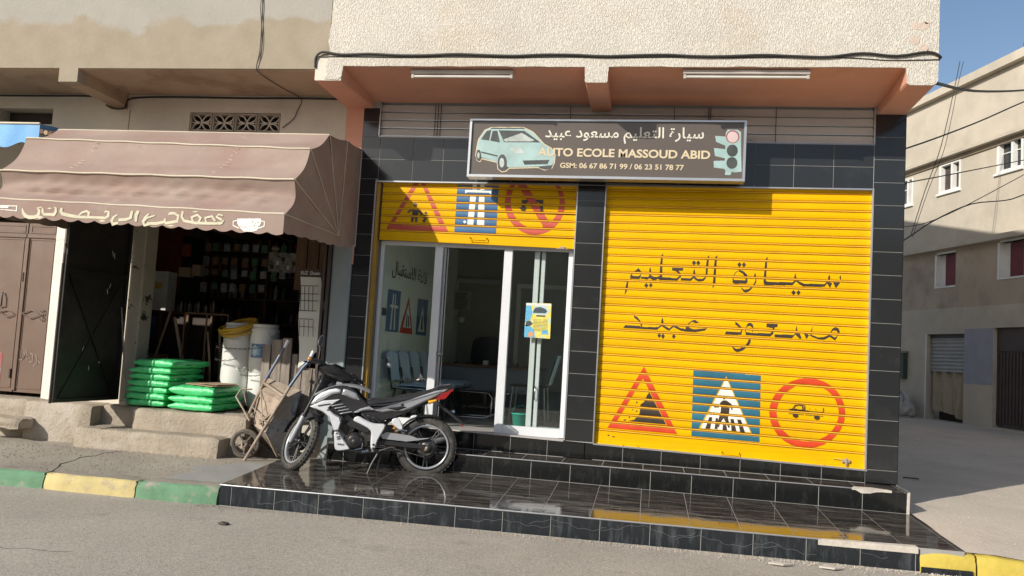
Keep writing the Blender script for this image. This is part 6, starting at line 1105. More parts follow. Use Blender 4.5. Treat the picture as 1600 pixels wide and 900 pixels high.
# ---------------- hand cart ----------------
hc = thing('hand_cart', (-3.85, -.45, .2), 'rusty steel wheelbarrow stood on end with blue grey tube handles and a dusty tub', 'wheelbarrow')
V = Vector
tn = K('carttan')
MB().tube([V((-3.80,-.575,.205)), V((-3.70,-.56,.40)), V((-3.50,-.50,.80)), V((-3.44,-.48,.93))], .015, 8).build('lower_frame_tube', tn, hc)
MB().tube([V((-3.44,-.48,.93)), V((-3.34,-.43,1.12)), V((-3.30,-.41,1.17)), V((-3.256,-.40,1.285))], [.016,.016,.016,.017], 8).build('handle', K('handle'), hc)
MB().tube([V((-3.275,-.405,1.235)), V((-3.254,-.399,1.29))], .019, 8).build('grip', K('silver'), hc)
MB().tube([V((-3.98,-.30,.46)), V((-3.93,-.26,.66)), V((-3.87,-.17,.90)), V((-3.85,-.14,.97))], .015, 8).build('lower_frame_tube', tn, hc)
MB().tube([V((-3.85,-.14,.97)), V((-3.79,-.05,1.16)), V((-3.76,-.02,1.25)), V((-3.706,0,1.377))], .016, 8).build('handle', K('handle'), hc)
MB().tube([V((-3.735,-.01,1.30)), V((-3.703,0,1.38))], .019, 8).build('grip', K('silver'), hc)
F_, R_, T_, Fp = V((-3.535,-.43,.785)), V((-3.415,-.25,.885)), V((-3.609,-.14,.205)), V((-3.66,-.46,.47))
L_, TL, Tf, Lp = V((-3.905,-.15,.875)), V((-3.915,.02,.975)), V((-3.96,.05,.30)), V((-3.93,-.22,.52))
def sheet(nm, P, m, par, th=.006, n=8):
    a, b_, c, d = [V(p) for p in P]; nn = (b_-a).cross(d-a).normalized()*th; b = MB()
    def fn(u, v, o=0):
        p = (a.lerp(b_, u)).lerp(d.lerp(c, u), v); return p+nn*(o+.5*math.sin(math.pi*u)*math.sin(math.pi*v)+.3*math.sin(u*9)*math.sin(v*7))
    b.grid(lambda u, v: fn(u, v), n, n); b.grid(lambda u, v: fn(u, v, 1), n, n); return b.build(nm, m, par)
tub = sheet('tub_end', (L_, F_, R_, TL), tn, hc)
sheet('tub_side', (F_, R_, T_, Fp), K('cartblue'), hc); sheet('tub_side', (L_, TL, Tf, Lp), K('cartblue'), hc)
sheet('tub_floor', (L_, F_, Fp, Lp), tn, hc); sheet('tub_nose', (Lp, Fp, T_, Tf), tn, hc)
MB().tube([R_, TL, Tf, T_], .008, 6, closed=True).build('rim', K('cartblue'), hc)
MB().tube([V((-3.845,-.17,.93)), V((-3.48,-.50,.835))], .016, 6).build('cross_bar', tn, hc)
b = MB(); dv = (F_-L_).normalized(); b.prism([L_+V((0,-.01,.0)), F_+V((0,-.01,0)), F_+V((-.02,-.015,-.07)), L_+V((-.015,-.015,-.07))], V((-.006,-.006,0))); b.build('stiffener_plate', tn, hc)
b = MB()
b.tube([V((-3.92,-.27,.70)), V((-3.62,-.55,.585))], .006, 6).tube([V((-3.86,-.22,.86)), V((-3.66,-.53,.55))], .006, 6)
b.build('cross_braces', tn, hc)
MB().tube([V((-3.98,-.16,.86)), V((-4.075,-.22,.855)), V((-4.085,-.29,.785)), V((-4.0,-.30,.68)), V((-3.90,-.33,.56))], .009, 6).build('prop_leg', tn, hc)
MB().tube([V((-4.05,-.20,.84)), V((-4.0,-.22,.70))], .006, 6).build('prop_leg', tn, hc)
MB().prism([V((-3.70,-.49,.60)), V((-3.675,-.50,.585)), V((-3.60,-.22,.215)), V((-3.625,-.20,.215))], V((-.02,-.02,.0))).build('skid_bar', tn, hc)
MB().prism([V((-3.56,-.50,.70)), V((-3.545,-.505,.685)), V((-3.69,-.49,.55)), V((-3.70,-.49,.565))], V((-.02,-.02,.0))).build('skid_bar', tn, hc)
def wheel(parent, c, ax, Rr, tw, nspk, mt, mr, knobs=0, rimw=.014, twin=False, local=False, spk=.008, rim_in=.0):
    c = V(c); ax = V(ax).normalized(); b = MB(); prof = []
    for k in range(13):
        a = -math.pi*.5-1.15+ (2.3+math.pi)*k/12*1.0; a = math.pi*(-.12)+math.pi*1.24*k/12; prof.append((Rr-tw*.55+tw*.62*math.sin(a), tw*.5*math.cos(a)))
    b.lathe(prof, c, ax, 48); 
    if knobs:
        q = V((0,0,1)); u = ax.cross(q).normalized(); v = ax.cross(u)
        for i in range(knobs):
            for r_ in (-1, 0, 1):
                A = 2*math.pi*(i+(.5 if r_ == 0 else 0))/knobs; er = u*math.cos(A)+v*math.sin(A); et = -u*math.sin(A)+v*math.cos(A)
                rr_2 = Rr*(1.0 if r_ == 0 else .985)+.001; p = c+er*(rr_2-.002)+ax*(r_*tw*.34)
                h1, h2, h3 = et*(Rr*math.pi/knobs*.55), ax*tw*.10, er*.0035
                b.add([p+s1*h1+s2*h2+s3*h3 for s1 in (-1,1) for s2 in (-1,1) for s3 in (-1,1)], [(0,1,3,2),(4,6,7,5),(0,4,5,1),(2,3,7,6),(0,2,6,4),(1,5,7,3)])
    ty = b.build('tyre', mt, parent, local=local)
    ri = Rr-tw*.95; b = MB().lathe([(ri+.006, -tw*.36), (ri-.012, -tw*.30), (ri-rimw, -tw*.16), (ri-rimw, tw*.16), (ri-.012, tw*.30), (ri+.006, tw*.36), (ri+.002, 0), (ri+.006, -tw*.36)], c, ax, 40)
    b.build('rim', mr, parent, local=local)
    q = V((0,0,1)); u = ax.cross(q).normalized(); v = ax.cross(u); b = MB()
    for i in range(nspk):
        A = 2*math.pi*i/nspk+.3
        for dA in ((-.10, .10) if twin else (0,)):
            e = u*math.cos(A+dA)+v*math.sin(A+dA); e0 = u*math.cos(A+dA*.6)+v*math.sin(A+dA*.6)
            b.tube([c+e0*.03, c+e*(ri-.008)], [spk*1.2, spk], 6, flat=.8)
    b.lathe([(0, -tw*.45), (.028, -tw*.45), (.034, -tw*.3), (.034, tw*.3), (.028, tw*.45), (0, tw*.45)], c, ax, 20)
    b.build('spokes', mr if not twin else K('mblack'), parent, local=local)
    return ty
wheel(hc, (-3.888, -.41, .343), (.30, -.95, .05), .140, .034, 5, mat('dusty_cart_tyre', (.13,.11,.09), .9, var=.3, vs=20, bump=.004, bs=60), mat('dusty_cart_rim', (.12,.1,.085), .8), 0, .012, spk=.011)
MB().tube([V((-3.98,-.31,.44)), V((-3.87,-.50,.30))], .01, 8).tube([V((-3.90,-.30,.36)), V((-3.83,-.55,.31))], .012, 8).build('axle', tn, hc)
# ---------------- motorcycle (local frame: x forward, y to its left side, z up) ----------------
mc = thing('motorcycle', (-2.006, -.534, .192), 'silver and black underbone motorcycle parked on the tiled terrace with its front wheel turned', 'motorcycle', None, math.atan2(-.274, -.962))
mc.rotation_euler = (math.radians(-2.0), 0, math.atan2(-.274, -.962))
def mb(b, n, m, par=None): return b.build(n, m, par or mc, local=True)
def wheel_part(c, ax, front):
    e = bpy.data.objects.new('front_wheel' if front else 'rear_wheel', None); return e
rw = MB().lathe([(0, -.05), (.012, -.05), (.012, .09), (0, .09)], (.01, 0, .277), (0, 1, 0), 12); rw = mb(rw, 'rear_wheel', K('steel'))
wheel(rw, (.01, 0, .277), (0, 1, 0), .277, .078, 5, K('rubber'), K('silver2'), 46, .013, True, local=True)
b = MB().lathe([(.05, .052), (.085, .052), (.085, .058), (.05, .058), (.05, .052)], (.01, 0, .277), (0, 1, 0), 36)
for i in range(34): A = 2*math.pi*i/34; b.box(-.003, .003, .0525, .0575, .082, .092, 0, Matrix.Translation((.01, 0, .277)) @ Matrix.Rotation(A, 4, 'Y'))
b.lathe([(0, .06), (.055, .06), (.06, .045)], (.01, 0, .277), (0, 1, 0), 20); mb(b, 'sprocket', K('engine'), rw)
mb(MB().lathe([(0, .10), (.014, .10), (.016, .085), (.03, .08), (.032, .065)], (.01, 0, .277), (0, 1, 0), 14), 'axle_nut', K('carttan'), rw)
# swing arm, chain, guard, shock
for s in (1, -1): mb(MB().cbox(-.03, .47, s*.075-.012, s*.075+.012, -.022, .022, .006, 0, Matrix.Translation((0, 0, .283)) @ Matrix.Rotation(-.06, 4, 'Y')), 'swing_arm', K('mblack'))
P = [(.0, .365), (.10, .362), (.17, .385), (.38, .405), (.44, .38), (.42, .345), (.2, .33), (.10, .345)]
mb(MB().prism([(x, .058, z) for x, z in P], (0, .03, 0)), 'chain_guard', K('silver2'))
b = MB(); ch = [(x, .345+.004*math.sin(x*30)) for x in [.02+.02*i for i in range(22)]]
for i in range(22): b.cbox(.03+.019*i, .044+.019*i, .054, .066, .190+.0042*i, .199+.0042*i, .002)
for i in range(12): b.cbox(.2+.019*i, .214+.019*i, .054, .066, .352, .360, .002)
mb(b, 'drive_chain', K('chrome'))
b = MB(); A_s, B_s = V((.30, .03, .40)), V((.36, .03, .60)); b.tube([A_s, B_s], .014, 8)
for k in range(60): pass
cs = [A_s.lerp(B_s, k/72)+V((.027*math.cos(k*2*math.pi/12), .027*math.sin(k*2*math.pi/12), 0)) for k in range(73)]; b.tube(cs, .005, 5)
mb(b, 'shock_spring', mat('amber_spring', (.5,.25,.06), .4, .3))
# frame core
b = MB().tube([(.93, 0, .82), (.80, 0, .62), (.62, 0, .50), (.50, 0, .34)], [.035, .04, .045, .04], 10).tube([(.62, 0, .52), (.40, 0, .58), (.05, 0, .70)], [.035, .03, .025], 8).tube([(.50, .05, .36), (.38, .05, .5), (.1, .05, .68)], .014, 8).tube([(.50, -.05, .36), (.38, -.05, .5), (.1, -.05, .68)], .014, 8)
mb(b, 'frame', K('mblack'))
# engine
b = MB().cbox(.54, .78, -.10, .10, .24, .36, .03).cbox(.50, .62, -.09, .09, .30, .42, .02)
mb(b, 'crankcase', K('engine'))
mb(MB().lathe([(0, .145), (.050, .145), (.062, .138), (.066, .12), (.075, .115), (.078, .09)], (.672, 0, .315), (0, 1, 0), 28), 'engine_cover', mat('dark_engine_cover', (.05,.045,.045), .35, .5)).name
MB().lathe([(0, .149), (.02, .149), (.022, .147), (.022, .146)], (.672, 0, .315), (0, 1, 0), 14).build('cover_badge', K('engine'), mc, local=True)
b = MB(); D_ = V((.26, 0, .10)).normalized()
for k in range(8): 
    c = V((.70, 0, .40))+D_*.018*k; b.box(-.005, .005, -.07, .07, -.05, .05, 0, Matrix.Translation(c) @ Matrix.Rotation(-.37, 4, 'Y'))
b.tube([V((.68, 0, .39)), V((.86, 0, .46))], .04, 10); mb(b, 'cylinder', K('engine'))
mb(MB().tube([(.86, .0, .44), (.88, -.04, .36), (.82, -.09, .22), (.6, -.11, .18), (.3, -.12, .22)], .016, 8).tube([(.3, -.12, .22), (.05, -.13, .28), (-.18, -.13, .36)], [.03, .042, .042], 12), 'exhaust', K('steel'))
b = MB().tube([(.60, .12, .30), (.60, .15, .26), (.66, .17, .245)], .007, 6).tube([(.50, .10, .25), (.50, .20, .25)], .012, 8).tube([(.54, .13, .235), (.60, .15, .225)], .016, 8)
mb(b, 'gear_pedal', K('chrome'))
P = [(.75, .463), (.726, .50), (.70, .505), (.531, .428), (.557, .40), (.60, .405)]
mb(MB().prism([(x, .09, z) for x, z in P], (0, .03, 0)), 'air_box', K('mblack'))
# wheel-side panels: bulged plates, mirrored on the far side
def panel(nm, P, s0, s1, m, inset=.82, both=True, label=None, th=.02, smooth=1):
    n = len(P); cx = sum(p[0] for p in P)/n; cz = sum(p[1] for p in P)/n; out = []
    Q = []                              # densify the outline
    for (x0, z0_), (x1, z1_) in zip(P, P[1:]+P[:1]):
        L_n = math.hypot(x1-x0, z1_-z0_); k = max(1, int(L_n/.03))
        for j in range(k): Q.append((x0+(x1-x0)*j/k, z0_+(z1_-z0_)*j/k))
    nQ = len(Q)
    # smooth the corners
    for _ in range(smooth if nm not in ('shroud_flash', 'tail_flash', 'front_wing', 'vent_slot', 'tail_fin') else 0): Q = [(.25*Q[i-1][0]+.5*Q[i][0]+.25*Q[(i+1) % nQ][0], .25*Q[i-1][1]+.5*Q[i][1]+.25*Q[(i+1) % nQ][1]) for i in range(nQ)]
    for s in ((1, -1) if both else (1,)):
        b = MB(); r0 = [(x, s*s0, z) for x, z in Q]; rb = [(x, s*(s0-th), z) for x, z in Q]
        me_n = []
        for i in range(nQ):
            x, z = Q[i]; a, c = Q[i-1], Q[(i+1) % nQ]; d = (c[0]-a[0], c[1]-a[1]); l = math.hypot(*d) or 1
            area = sum(Q[j-1][0]*Q[j][1]-Q[j][0]*Q[j-1][1] for j in range(nQ)); sg_ = 1 if area > 0 else -1
            me_n.append((-d[1]/l*sg_, d[0]/l*sg_))
        w_ = (1-inset)*.06
        r1 = [(Q[i][0]+me_n[i][0]*w_, s*(s0+(s1-s0)*.75), Q[i][1]+me_n[i][1]*w_) for i in range(nQ)]
        b.add(rb+r0+r1, [(i+k*nQ, (i+1) % nQ+k*nQ, (i+1) % nQ+(k+1)*nQ, i+(k+1)*nQ) for k in (0, 1) for i in range(nQ)], 0, True)
        b.add(r1, [tuple(range(nQ))]); b.add(rb, [tuple(range(nQ))])
        o = mb(b, nm, m); out.append(o)
        if label: o['label'] = label
    return out
WING = [(1.09,.612),(.98,.668),(.82,.69),(.90,.625),(.922,.608),(.864,.548),(.817,.53),(.80,.48),(.818,.41),(.867,.403),(.885,.46),(.91,.52),(.972,.565),(1.04,.59)]
panel('front_wing', WING, .115, .135, K('silver'), label='silver front leg shield wing with dark slashes')
panel('lower_cowl', [(.867,.400),(.822,.404),(.79,.36),(.74,.295),(.689,.241),(.76,.225),(.822,.215),(.845,.232),(.852,.332)], .112, .132, K('silver'))
SHROUD = [(1.09,.625),(1.06,.69),(1.0,.745),(.93,.79),(.84,.812),(.766,.815),(.70,.785),(.64,.72),(.56,.65),(.50,.605),(.60,.592),(.70,.565),(.81,.528),(.864,.55),(.918,.605),(.85,.668),(.98,.660)]
panel('body_shroud', SHROUD, .100, .118, K('mblack'))
panel('shroud_flash', [(1.084,.632),(1.047,.70),(.996,.741),(.929,.772),(.869,.785),(.822,.778),(.827,.745),(.896,.731),(.954,.692),(1.013,.659)], .119, .128, K('silver'), .7)
panel('shroud_flash', [(.80,.785),(.768,.782),(.681,.75),(.642,.686),(.709,.698),(.772,.722),(.815,.735)], .119, .127, K('silver2'), .7)
for i in range(4): panel('vent_slot', [(.905-.028*i,.628-.022*i),(.80-.028*i,.652-.022*i),(.79-.028*i,.645-.022*i),(.895-.028*i,.618-.022*i)], .1185, .126, K('silver2'), .9)
panel('shroud_flash', [(.56,.638),(.50,.608),(.60,.597),(.70,.572),(.64,.612)], .119, .125, K('silver2'), .7)
panel('mid_cover', [(.709,.505),(.66,.552),(.60,.52),(.508,.482),(.386,.485),(.42,.41),(.462,.332),(.478,.24),(.52,.235),(.526,.33),(.522,.42),(.60,.458)], .118, .138, K('silver'), label='white silver mid cover over the engine')
for x, z in ((.497,.295),(.497,.262)): mb(MB().lathe([(0, .1445), (.009, .1445), (.011, .139)], (x, 0, z), (0, 1, 0), 10), 'cover_bolt', K('black'))
TAIL = [(.66,.60),(.53,.63),(.40,.655),(.256,.70),(.112,.775),(-.05,.825),(-.184,.838),(-.17,.79),(-.126,.745),(-.04,.72),(.045,.69),(.14,.63),(.236,.575),(.38,.52),(.523,.478),(.60,.52)]
panel('tail_side', TAIL, .085, .108, K('mblack'))
panel('tail_flash', [(.52,.605),(.38,.645),(.24,.695),(.10,.755),(-.04,.81),(-.15,.832),(-.06,.765),(.06,.70),(.16,.645),(.25,.605),(.36,.60),(.44,.585)], .109, .117, K('silver2'), .75, label='grey silver tail flash')
panel('tail_flash', [(.40,.628),(.28,.655),(.22,.645),(.30,.615)], .118, .121, K('mblack'), .8)
for i in range(3): panel('tail_fin', [(.60-.05*i,.575-.012*i),(.63-.05*i,.56-.012*i),(.555-.05*i,.50-.004*i),(.535-.05*i,.512-.004*i)], .109, .118, K('mblack'), .9)
mb(MB().lathe([(0, .124), (.012, .124), (.014, .118)], (.262, 0, .668), (0, 1, 0), 12), 'tail_bolt', K('mblack'))
# seat
def seatfn(u, v):
    x = .60-.78*u; base = .665+.16*u**1.35; t = (v-.5)*2; wv = .115-.045*u
    top = base+.045*(1-.5*u)+.018*math.sin(math.pi*min(1, u*2.2))*-1
    return (x, wv*t, top-.03*abs(t)**2.6-.028*(abs(t) > .97)-(.03*max(0, .06-u)/.06))
mb(MB().grid(seatfn, 26, 12).grid(lambda u, v: (.60-.78*u, (.115-.045*u)*(v-.5)*2, .665+.16*u**1.35-.01), 26, 6), 'seat', K('seat'))
b = MB()
for s in (1, -1): b.tube([(.0, s*.085, .80), (-.08, s*.08, .845), (-.18, s*.05, .862)], .008, 6)
b.tube([(-.18, .05, .862), (-.18, -.05, .862)], .009, 6); mb(b, 'grab_rail', K('mblack'))
b = MB()
for s in (1, -1): b.prism([(-.03, s*.06, .722), (-.10, s*.06, .80), (-.20, s*.05, .832), (-.13, s*.06, .742)], (0, s*.05, 0))
b.cbox(-.205, -.185, -.055, .055, .80, .832, .006); mb(b, 'tail_light', K('redlens'))
mb(MB().tube([(.02, .118, .70), (-.05, .125, .725)], [.018, .010], 8), 'rear_indicator', K('amber'))
# body core closing the space between the panels
b = MB().prism([(1.06, -.09, .64), (.98, -.09, .745), (.84, -.09, .80), (.72, -.09, .78), (.6, -.09, .66), (.62, -.09, .58), (.84, -.09, .55), (.95, -.09, .60)], (0, .18, 0)).prism([(.62, -.075, .60), (.3, -.075, .69), (-.1, -.065, .82), (-.14, -.065, .76), (.1, -.065, .65), (.4, -.075, .52), (.56, -.075, .50)], (0, .15, 0))
mb(b, 'body_core', K('mblack'))
mb(MB().grid(lambda u, v: (.56+.50*u, .105*(v-.5)*2, .66+.165*math.sin(math.pi*(.25+.62*u))-.02*abs((v-.5)*2)**3), 16, 8), 'tank_cover', K('silver2'))
# mudguards
b = MB()
b.grid(lambda u, v: (.01+.302*math.cos(math.radians(35+75*u)), .05*(v-.5)*2, .277+.302*math.sin(math.radians(35+75*u))-.015*abs((v-.5)*2)**2), 14, 6)
mb(b, 'rear_hugger', K('mblack'))
b = MB().cbox(-.30, .0, -.07, .07, -.012, .012, .004, 0, Matrix.Translation((-.07, 0, .685)) @ Matrix.Rotation(-.62, 4, 'Y')); mb(b, 'number_plate_holder', K('mblack'))
mb(MB().cbox(-.315, -.30, -.055, .055, .485, .515, .003), 'rear_reflector', K('redlens'))
mb(MB().tube([(-.20, .085, .62), (-.215, .12, .63)], .014, 8), 'plate_indicator', K('chrome'))
panel('foot_guard', [(.36,.50),(.34,.54),(.28,.545),(.23,.44),(.26,.425)], .10, .105, K('silver'), .9, both=False)
panel('foot_guard', [(.20,.55),(.16,.575),(.10,.575),(.17,.53)], .09, .094, K('silver'), .9, both=False)
b = MB().tube([(.30, .11, .43), (.24, .12, .44), (.20, .12, .43)], .009, 6); mb(b, 'foot_peg', K('chrome'))
# stands
b = MB().tube([(.44, .10, .235), (.50, .13, .12), (.545, .155, .002)], [.012, .010, .009], 8).tube([(.545, .155, .004), (.56, .17, .002)], .012, 6); mb(b, 'side_stand', K('engine'))
b = MB().tube([(.42, .08, .22), (.455, .10, .02)], .011, 8).tube([(.42, -.08, .22), (.455, -.10, .02)], .011, 8).tube([(.44, .09, .13), (.44, -.09, .13)], .009, 6).tube([(.44, .11, .235), (.34, .12, .275), (.30, .12, .27)], .010, 6).tube([(.455, .10, .02), (.44, .12, .0)], .010, 6); mb(b, 'centre_stand', K('engine'))
# steering assembly: turned to the left about the raked head
axs = V((-.42, 0, .907)).normalized(); piv = V((.94, 0, .78)); TH = math.radians(-60)
S = Matrix.Translation(piv) @ Matrix.Rotation(TH, 4, axs) @ Matrix.Translation(-piv)
def sb(b, n, m, par=None):
    b.v = [tuple(S @ V(p)) for p in b.v]; return b.build(n, m, par or mc, local=True)
wc = V((1.165, 0, .275))
fwh = sb(MB().lathe([(0, -.10), (.011, -.10), (.011, .10), (0, .10)], wc, (0, 1, 0), 12), 'front_wheel', K('steel'))
tmp = MB(); 
k0 = len(COL.objects)
wheel(fwh, wc, (0, 1, 0), .270, .066, 5, K('rubber'), K('silver2'), 44, .013, True, local=True)
for o in list(fwh.children): o.data.transform(S)
sb(MB().lathe([(.03, -.045), (.075, -.045), (.08, -.03), (.08, .0)], wc, (0, 1, 0), 24), 'brake_drum', K('engine'), fwh)
def fk(t, s): return V((1.175, s*.085, .255)).lerp(V((.955, s*.085, .82)), t)
for s in (1, -1):
    sb(MB().tube([fk(-.03, s), fk(.03, s), fk(.42, s)], [.018, .024, .024], 12), 'fork_slider', K('silver2'))
    sb(MB().tube([fk(.40, s), fk(.44, s)], .028, 12).tube([fk(.44, s), fk(1, s)], .016, 10), 'fork_tube', K('mblack'))
b = MB().grid(lambda u, v: (wc.x+.300*math.cos(math.radians(20+125*u)), .048*(v-.5)*2, wc.z+.300*math.sin(math.radians(20+125*u))-.02*abs((v-.5)*2)**2), 20, 6)
b.grid(lambda u, v: (wc.x+.296*math.cos(math.radians(20+125*u)), .046*(v-.5)*2, wc.z+.296*math.sin(math.radians(20+125*u))-.02*abs((v-.5)*2)**2), 20, 6)
for s in (1, -1): b.prism([(wc.x-.10, s*.05, wc.z+.27), (wc.x-.22, s*.05, wc.z+.20), (wc.x-.05, s*.075, wc.z+.16), (wc.x, s*.07, wc.z+.24)], (0, s*.012, 0))
sb(b, 'front_mudguard', K('mblack'))
b = MB().tube([(.88, -.29, .935), (.875, -.20, .955), (.90, -.10, .95), (.90, .10, .95), (.875, .20, .955), (.88, .29, .935)], .011, 8); sb(b, 'handlebar', K('mblack'))
for s in (1, -1):
    sb(MB().tube([(.876, s*.19, .955), (.882, s*.295, .935)], .017, 10), 'grip', K('seat'))
    sb(MB().lathe([(0, 0), (.014, 0), (.017, .006), (.017, .028), (.010, .034), (0, .034)], (.882, s*.292, .936), (.0, s, -.12), 12), 'bar_end', K('orangegrip'))
    sb(MB().tube([(.92, s*.15, .95), (.95, s*.20, .945), (.955, s*.28, .92), (.945, s*.325, .91)], [.008, .007, .006, .006], 6), 'lever', K('mblack'))
    sb(MB().cbox(.875, .93, min(s*.15, s*.20), max(s*.15, s*.20), .925, .975, .01), 'switch_block', K('mblack'))
    sb(MB().cbox(.905, .925, min(s*.165, s*.185), max(s*.165, s*.185), .973, .982, .003), 'switch', K('amber'))
def dash(u, v):
    y = (u-.5)*.34; t = v*math.pi; w_ = 1-abs(2*u-1)**2*.55
    return (.915-.085*math.cos(t)*w_-.0, y, .915+.065*math.sin(t)*w_+.0)
b = MB().grid(dash, 14, 10).grid(lambda u, v: (dash(u, v)[0], dash(u, v)[1], .915-.06*math.sin(v*math.pi)*(1-abs(2*u-1)**2*.5)), 14, 10); sb(b, 'handlebar_cowl', K('mblack'))
sb(MB().cbox(.86, .93, -.06, .06, .972, .990, .008, 0), 'instrument_glass', K('glassdark'))
b = MB().prism([(1.10, -.075, .66), (1.075, -.075, .80), (.99, -.065, .90), (.95, -.065, .88), (1.0, -.075, .70)], (0, .15, 0)); sb(b, 'headlight_cowl', K('mblack'))
sb(MB().prism([(1.112, -.055, .67), (1.098, -.055, .755), (1.075, -.05, .80), (1.09, -.055, .68)], (0, .11, 0)), 'headlight', K('chrome'))
sb(MB().prism([(1.10, -.06, .785), (1.0, -.055, .95), (.985, -.055, .945), (1.06, -.06, .79)], (0, .12, 0)), 'windscreen', mat('smoked_plastic', (.04,.045,.045), .15))
sb(MB().tube([(1.06, .10, .80), (1.075, .14, .805)], .016, 8), 'front_indicator', K('mblack')); sb(MB().tube([(1.06, -.10, .80), (1.075, -.14, .805)], .016, 8), 'front_indicator', K('mblack'))
sb(MB().tube([(.90, .21, .95), (.905, .225, 1.06), (.915, .235, 1.10)], .005, 6), 'mirror_stem', K('mblack'))
b = MB().lathe([(0, -.010), (.03, -.008), (.036, .0), (.034, .004)], (0, 0, 0), (1, 0, 0), 20); b.v = [(p[0]+.92, p[1]*.75+.24, p[2]*1.75+1.145) for p in b.v]; mi = sb(b, 'mirror', K('mblack'))
b = MB().lathe([(0, .005), (.032, .005)], (0, 0, 0), (1, 0, 0), 20); b.v = [(p[0]+.9195-.012, p[1]*.75+.24, p[2]*1.75+1.145) for p in b.v]; b.build('mirror_glass', K('chrome'), mi, local=True).data.transform(S)
sb(MB().tube([(.93, .06, .93), (1.02, .10, .85), (1.0, .08, .74)], .006, 6).tube([(.93, -.06, .93), (1.03, -.08, .84), (1.0, -.06, .72)], .006, 6).tube([(.92, .14, .94), (1.0, .16, .88), (.96, .11, .78)], .005, 6), 'control_cables', K('cable'))
# decals on the wing and cowl
b = MB()
for i, (x, z) in enumerate(((1.02,.625),(.985,.633),(.95,.64),(.91,.60),(.875,.585),(.94,.59))): b.prism([(x, .1312, z), (x-.045, .1312, z+.010), (x-.04, .1312, z-.004), (x-.01, .1312, z-.010)], (0, .0012, 0))
mb(b, 'wing_decal', K('mblack'))
b = MB()
for x, z, w_ in ((.845,.378,.018),(.838,.348,.035),(.83,.330,.03),(.82,.282,.012),(.80,.280,.012),(.78,.279,.012)): b.prism([(x, .133, z), (x-w_, .133, z+.014), (x-w_-.006, .133, z+.007), (x-.006, .133, z-.005)], (0, .0012, 0))
mb(b, 'cowl_decal', K('mblack'))
# ---------------- house across the side street ----------------
U = V((.2756, -.9613, 0)).normalized(); P0 = V((7.277, 13.202, 0)); N = V((U.y, -U.x, 0))      # N faces our building
def bp(s, d, z): p = P0+U*s+N*d; return (p.x, p.y, z)
bh = thing('street_house', bp(0, 0, .3), 'tall sandy plastered house with white framed windows across the side street', 'house')
def bb(nm, s0, s1, d0, d1, z0_, z1_, m, par=bh, ze=None):
    z2 = ze if ze is not None else z1_
    V_ = [bp(s, d, z) for s, z_ in ((s0, z1_), (s1, z2)) for d in (d0, d1) for z in (z0_, z_)]
    return MB().add(V_, [(0,1,3,2), (4,6,7,5), (0,4,5,1), (2,3,7,6), (0,2,6,4), (1,5,7,3)]).build(nm, m, par)
S0, S1 = -9, 6.5
# wall panels around the openings
wins = [(-2.75, -2.12, 5.88, 6.60), (-1.0, -.16, 5.94, 6.66), (1.12, 1.95, 6.03, 6.73), (3.2, 4.0, 6.05, 6.75)]
mid = [(-1.09, -.28, 3.6, 4.40), (1.20, 2.02, 3.65, 4.44), (3.4, 4.2, 3.65, 4.44)]
gr = [(-1.37, .10, .3, 2.42), (1.10, 2.9, .33, 2.54)]
def wall(z0_, z1_, ops, m, nm):
    b = MB(); s = S0
    def bx_(a, c, za, zb):
        if c-a < .001 or zb-za < .001: return
        V_ = [bp(q, d, z) for q in (a, c) for d in (-.25, 0) for z in (za, zb)]; b.add(V_, [(0,1,3,2), (4,6,7,5), (0,4,5,1), (2,3,7,6), (0,2,6,4), (1,5,7,3)])
    for a, c, za, zb in sorted(ops):
        bx_(s, a, z0_, z1_); bx_(a, c, z0_, za); bx_(a, c, zb, z1_); s = c
    bx_(s, S1, z0_, z1_); b.build(nm, m, bh)
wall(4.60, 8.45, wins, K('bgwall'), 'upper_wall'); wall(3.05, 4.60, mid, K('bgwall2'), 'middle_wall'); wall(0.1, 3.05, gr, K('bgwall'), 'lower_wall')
bb('back_wall', S0, S1, -6, -5.8, 0, 8.4, K('bgwall')); bb('roof_slab', S0, S1, -6, .16, 8.42, 8.55, K('bgwall'), ze=8.66)
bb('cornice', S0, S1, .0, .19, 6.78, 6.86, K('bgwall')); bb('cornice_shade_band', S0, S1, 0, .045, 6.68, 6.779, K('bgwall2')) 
bb('ledge_band', S0, S1, .0, .16, 4.50, 4.62, K('bgwall')); bb('end_wall', S1-.2, S1, -5.8, -.26, 0, 8.4, K('bgwall'))
bb('lavender_wash', .11, 1.09, .0, .004, 1.25, 2.53, K('bgblue'))
def bwin(s0, s1, z0_, z1_, open_=False, nm='window'):
    t = bb(nm, s0+.001, s1-.001, -.12, -.10, z0_+.001, z1_-.001, K('ironbrown') if open_ else K('glassdark'))
    w_ = .055; W2 = K('white_frame')
    for a, c, za, zb in ((s0, s0+w_*1.6, z0_, z1_), (s1-w_, s1, z0_, z1_), (s0+w_*1.6, s1-w_, z0_, z0_+w_), (s0+w_*1.6, s1-w_, z1_-w_*.6, z1_), ((s0+s1)/2+.05, (s0+s1)/2+.12, z0_+w_, z1_-w_*.6)): bb('frame', a+.001, c-.001, -.10, .012, za+.001, zb-.001, W2, t)
    zz = z0_+(z1_-z0_)*.62; bb('glazing_bar', (s0+s1)/2+.12, s1-w_, -.10, -.07, zz, zz+.02, W2, t)
    if not open_: bb('glazing_bar', s0+w_*1.6, (s0+s1)/2+.05, -.10, -.07, zz, zz+.02, W2, t)
    bb('sill', s0-.06, s1+.03, .0, .05, z0_-.05, z0_, W2, t)
    return t
bwin(*wins[0]); bwin(*wins[1], open_=True); bwin(*wins[2]); bwin(*wins[3])
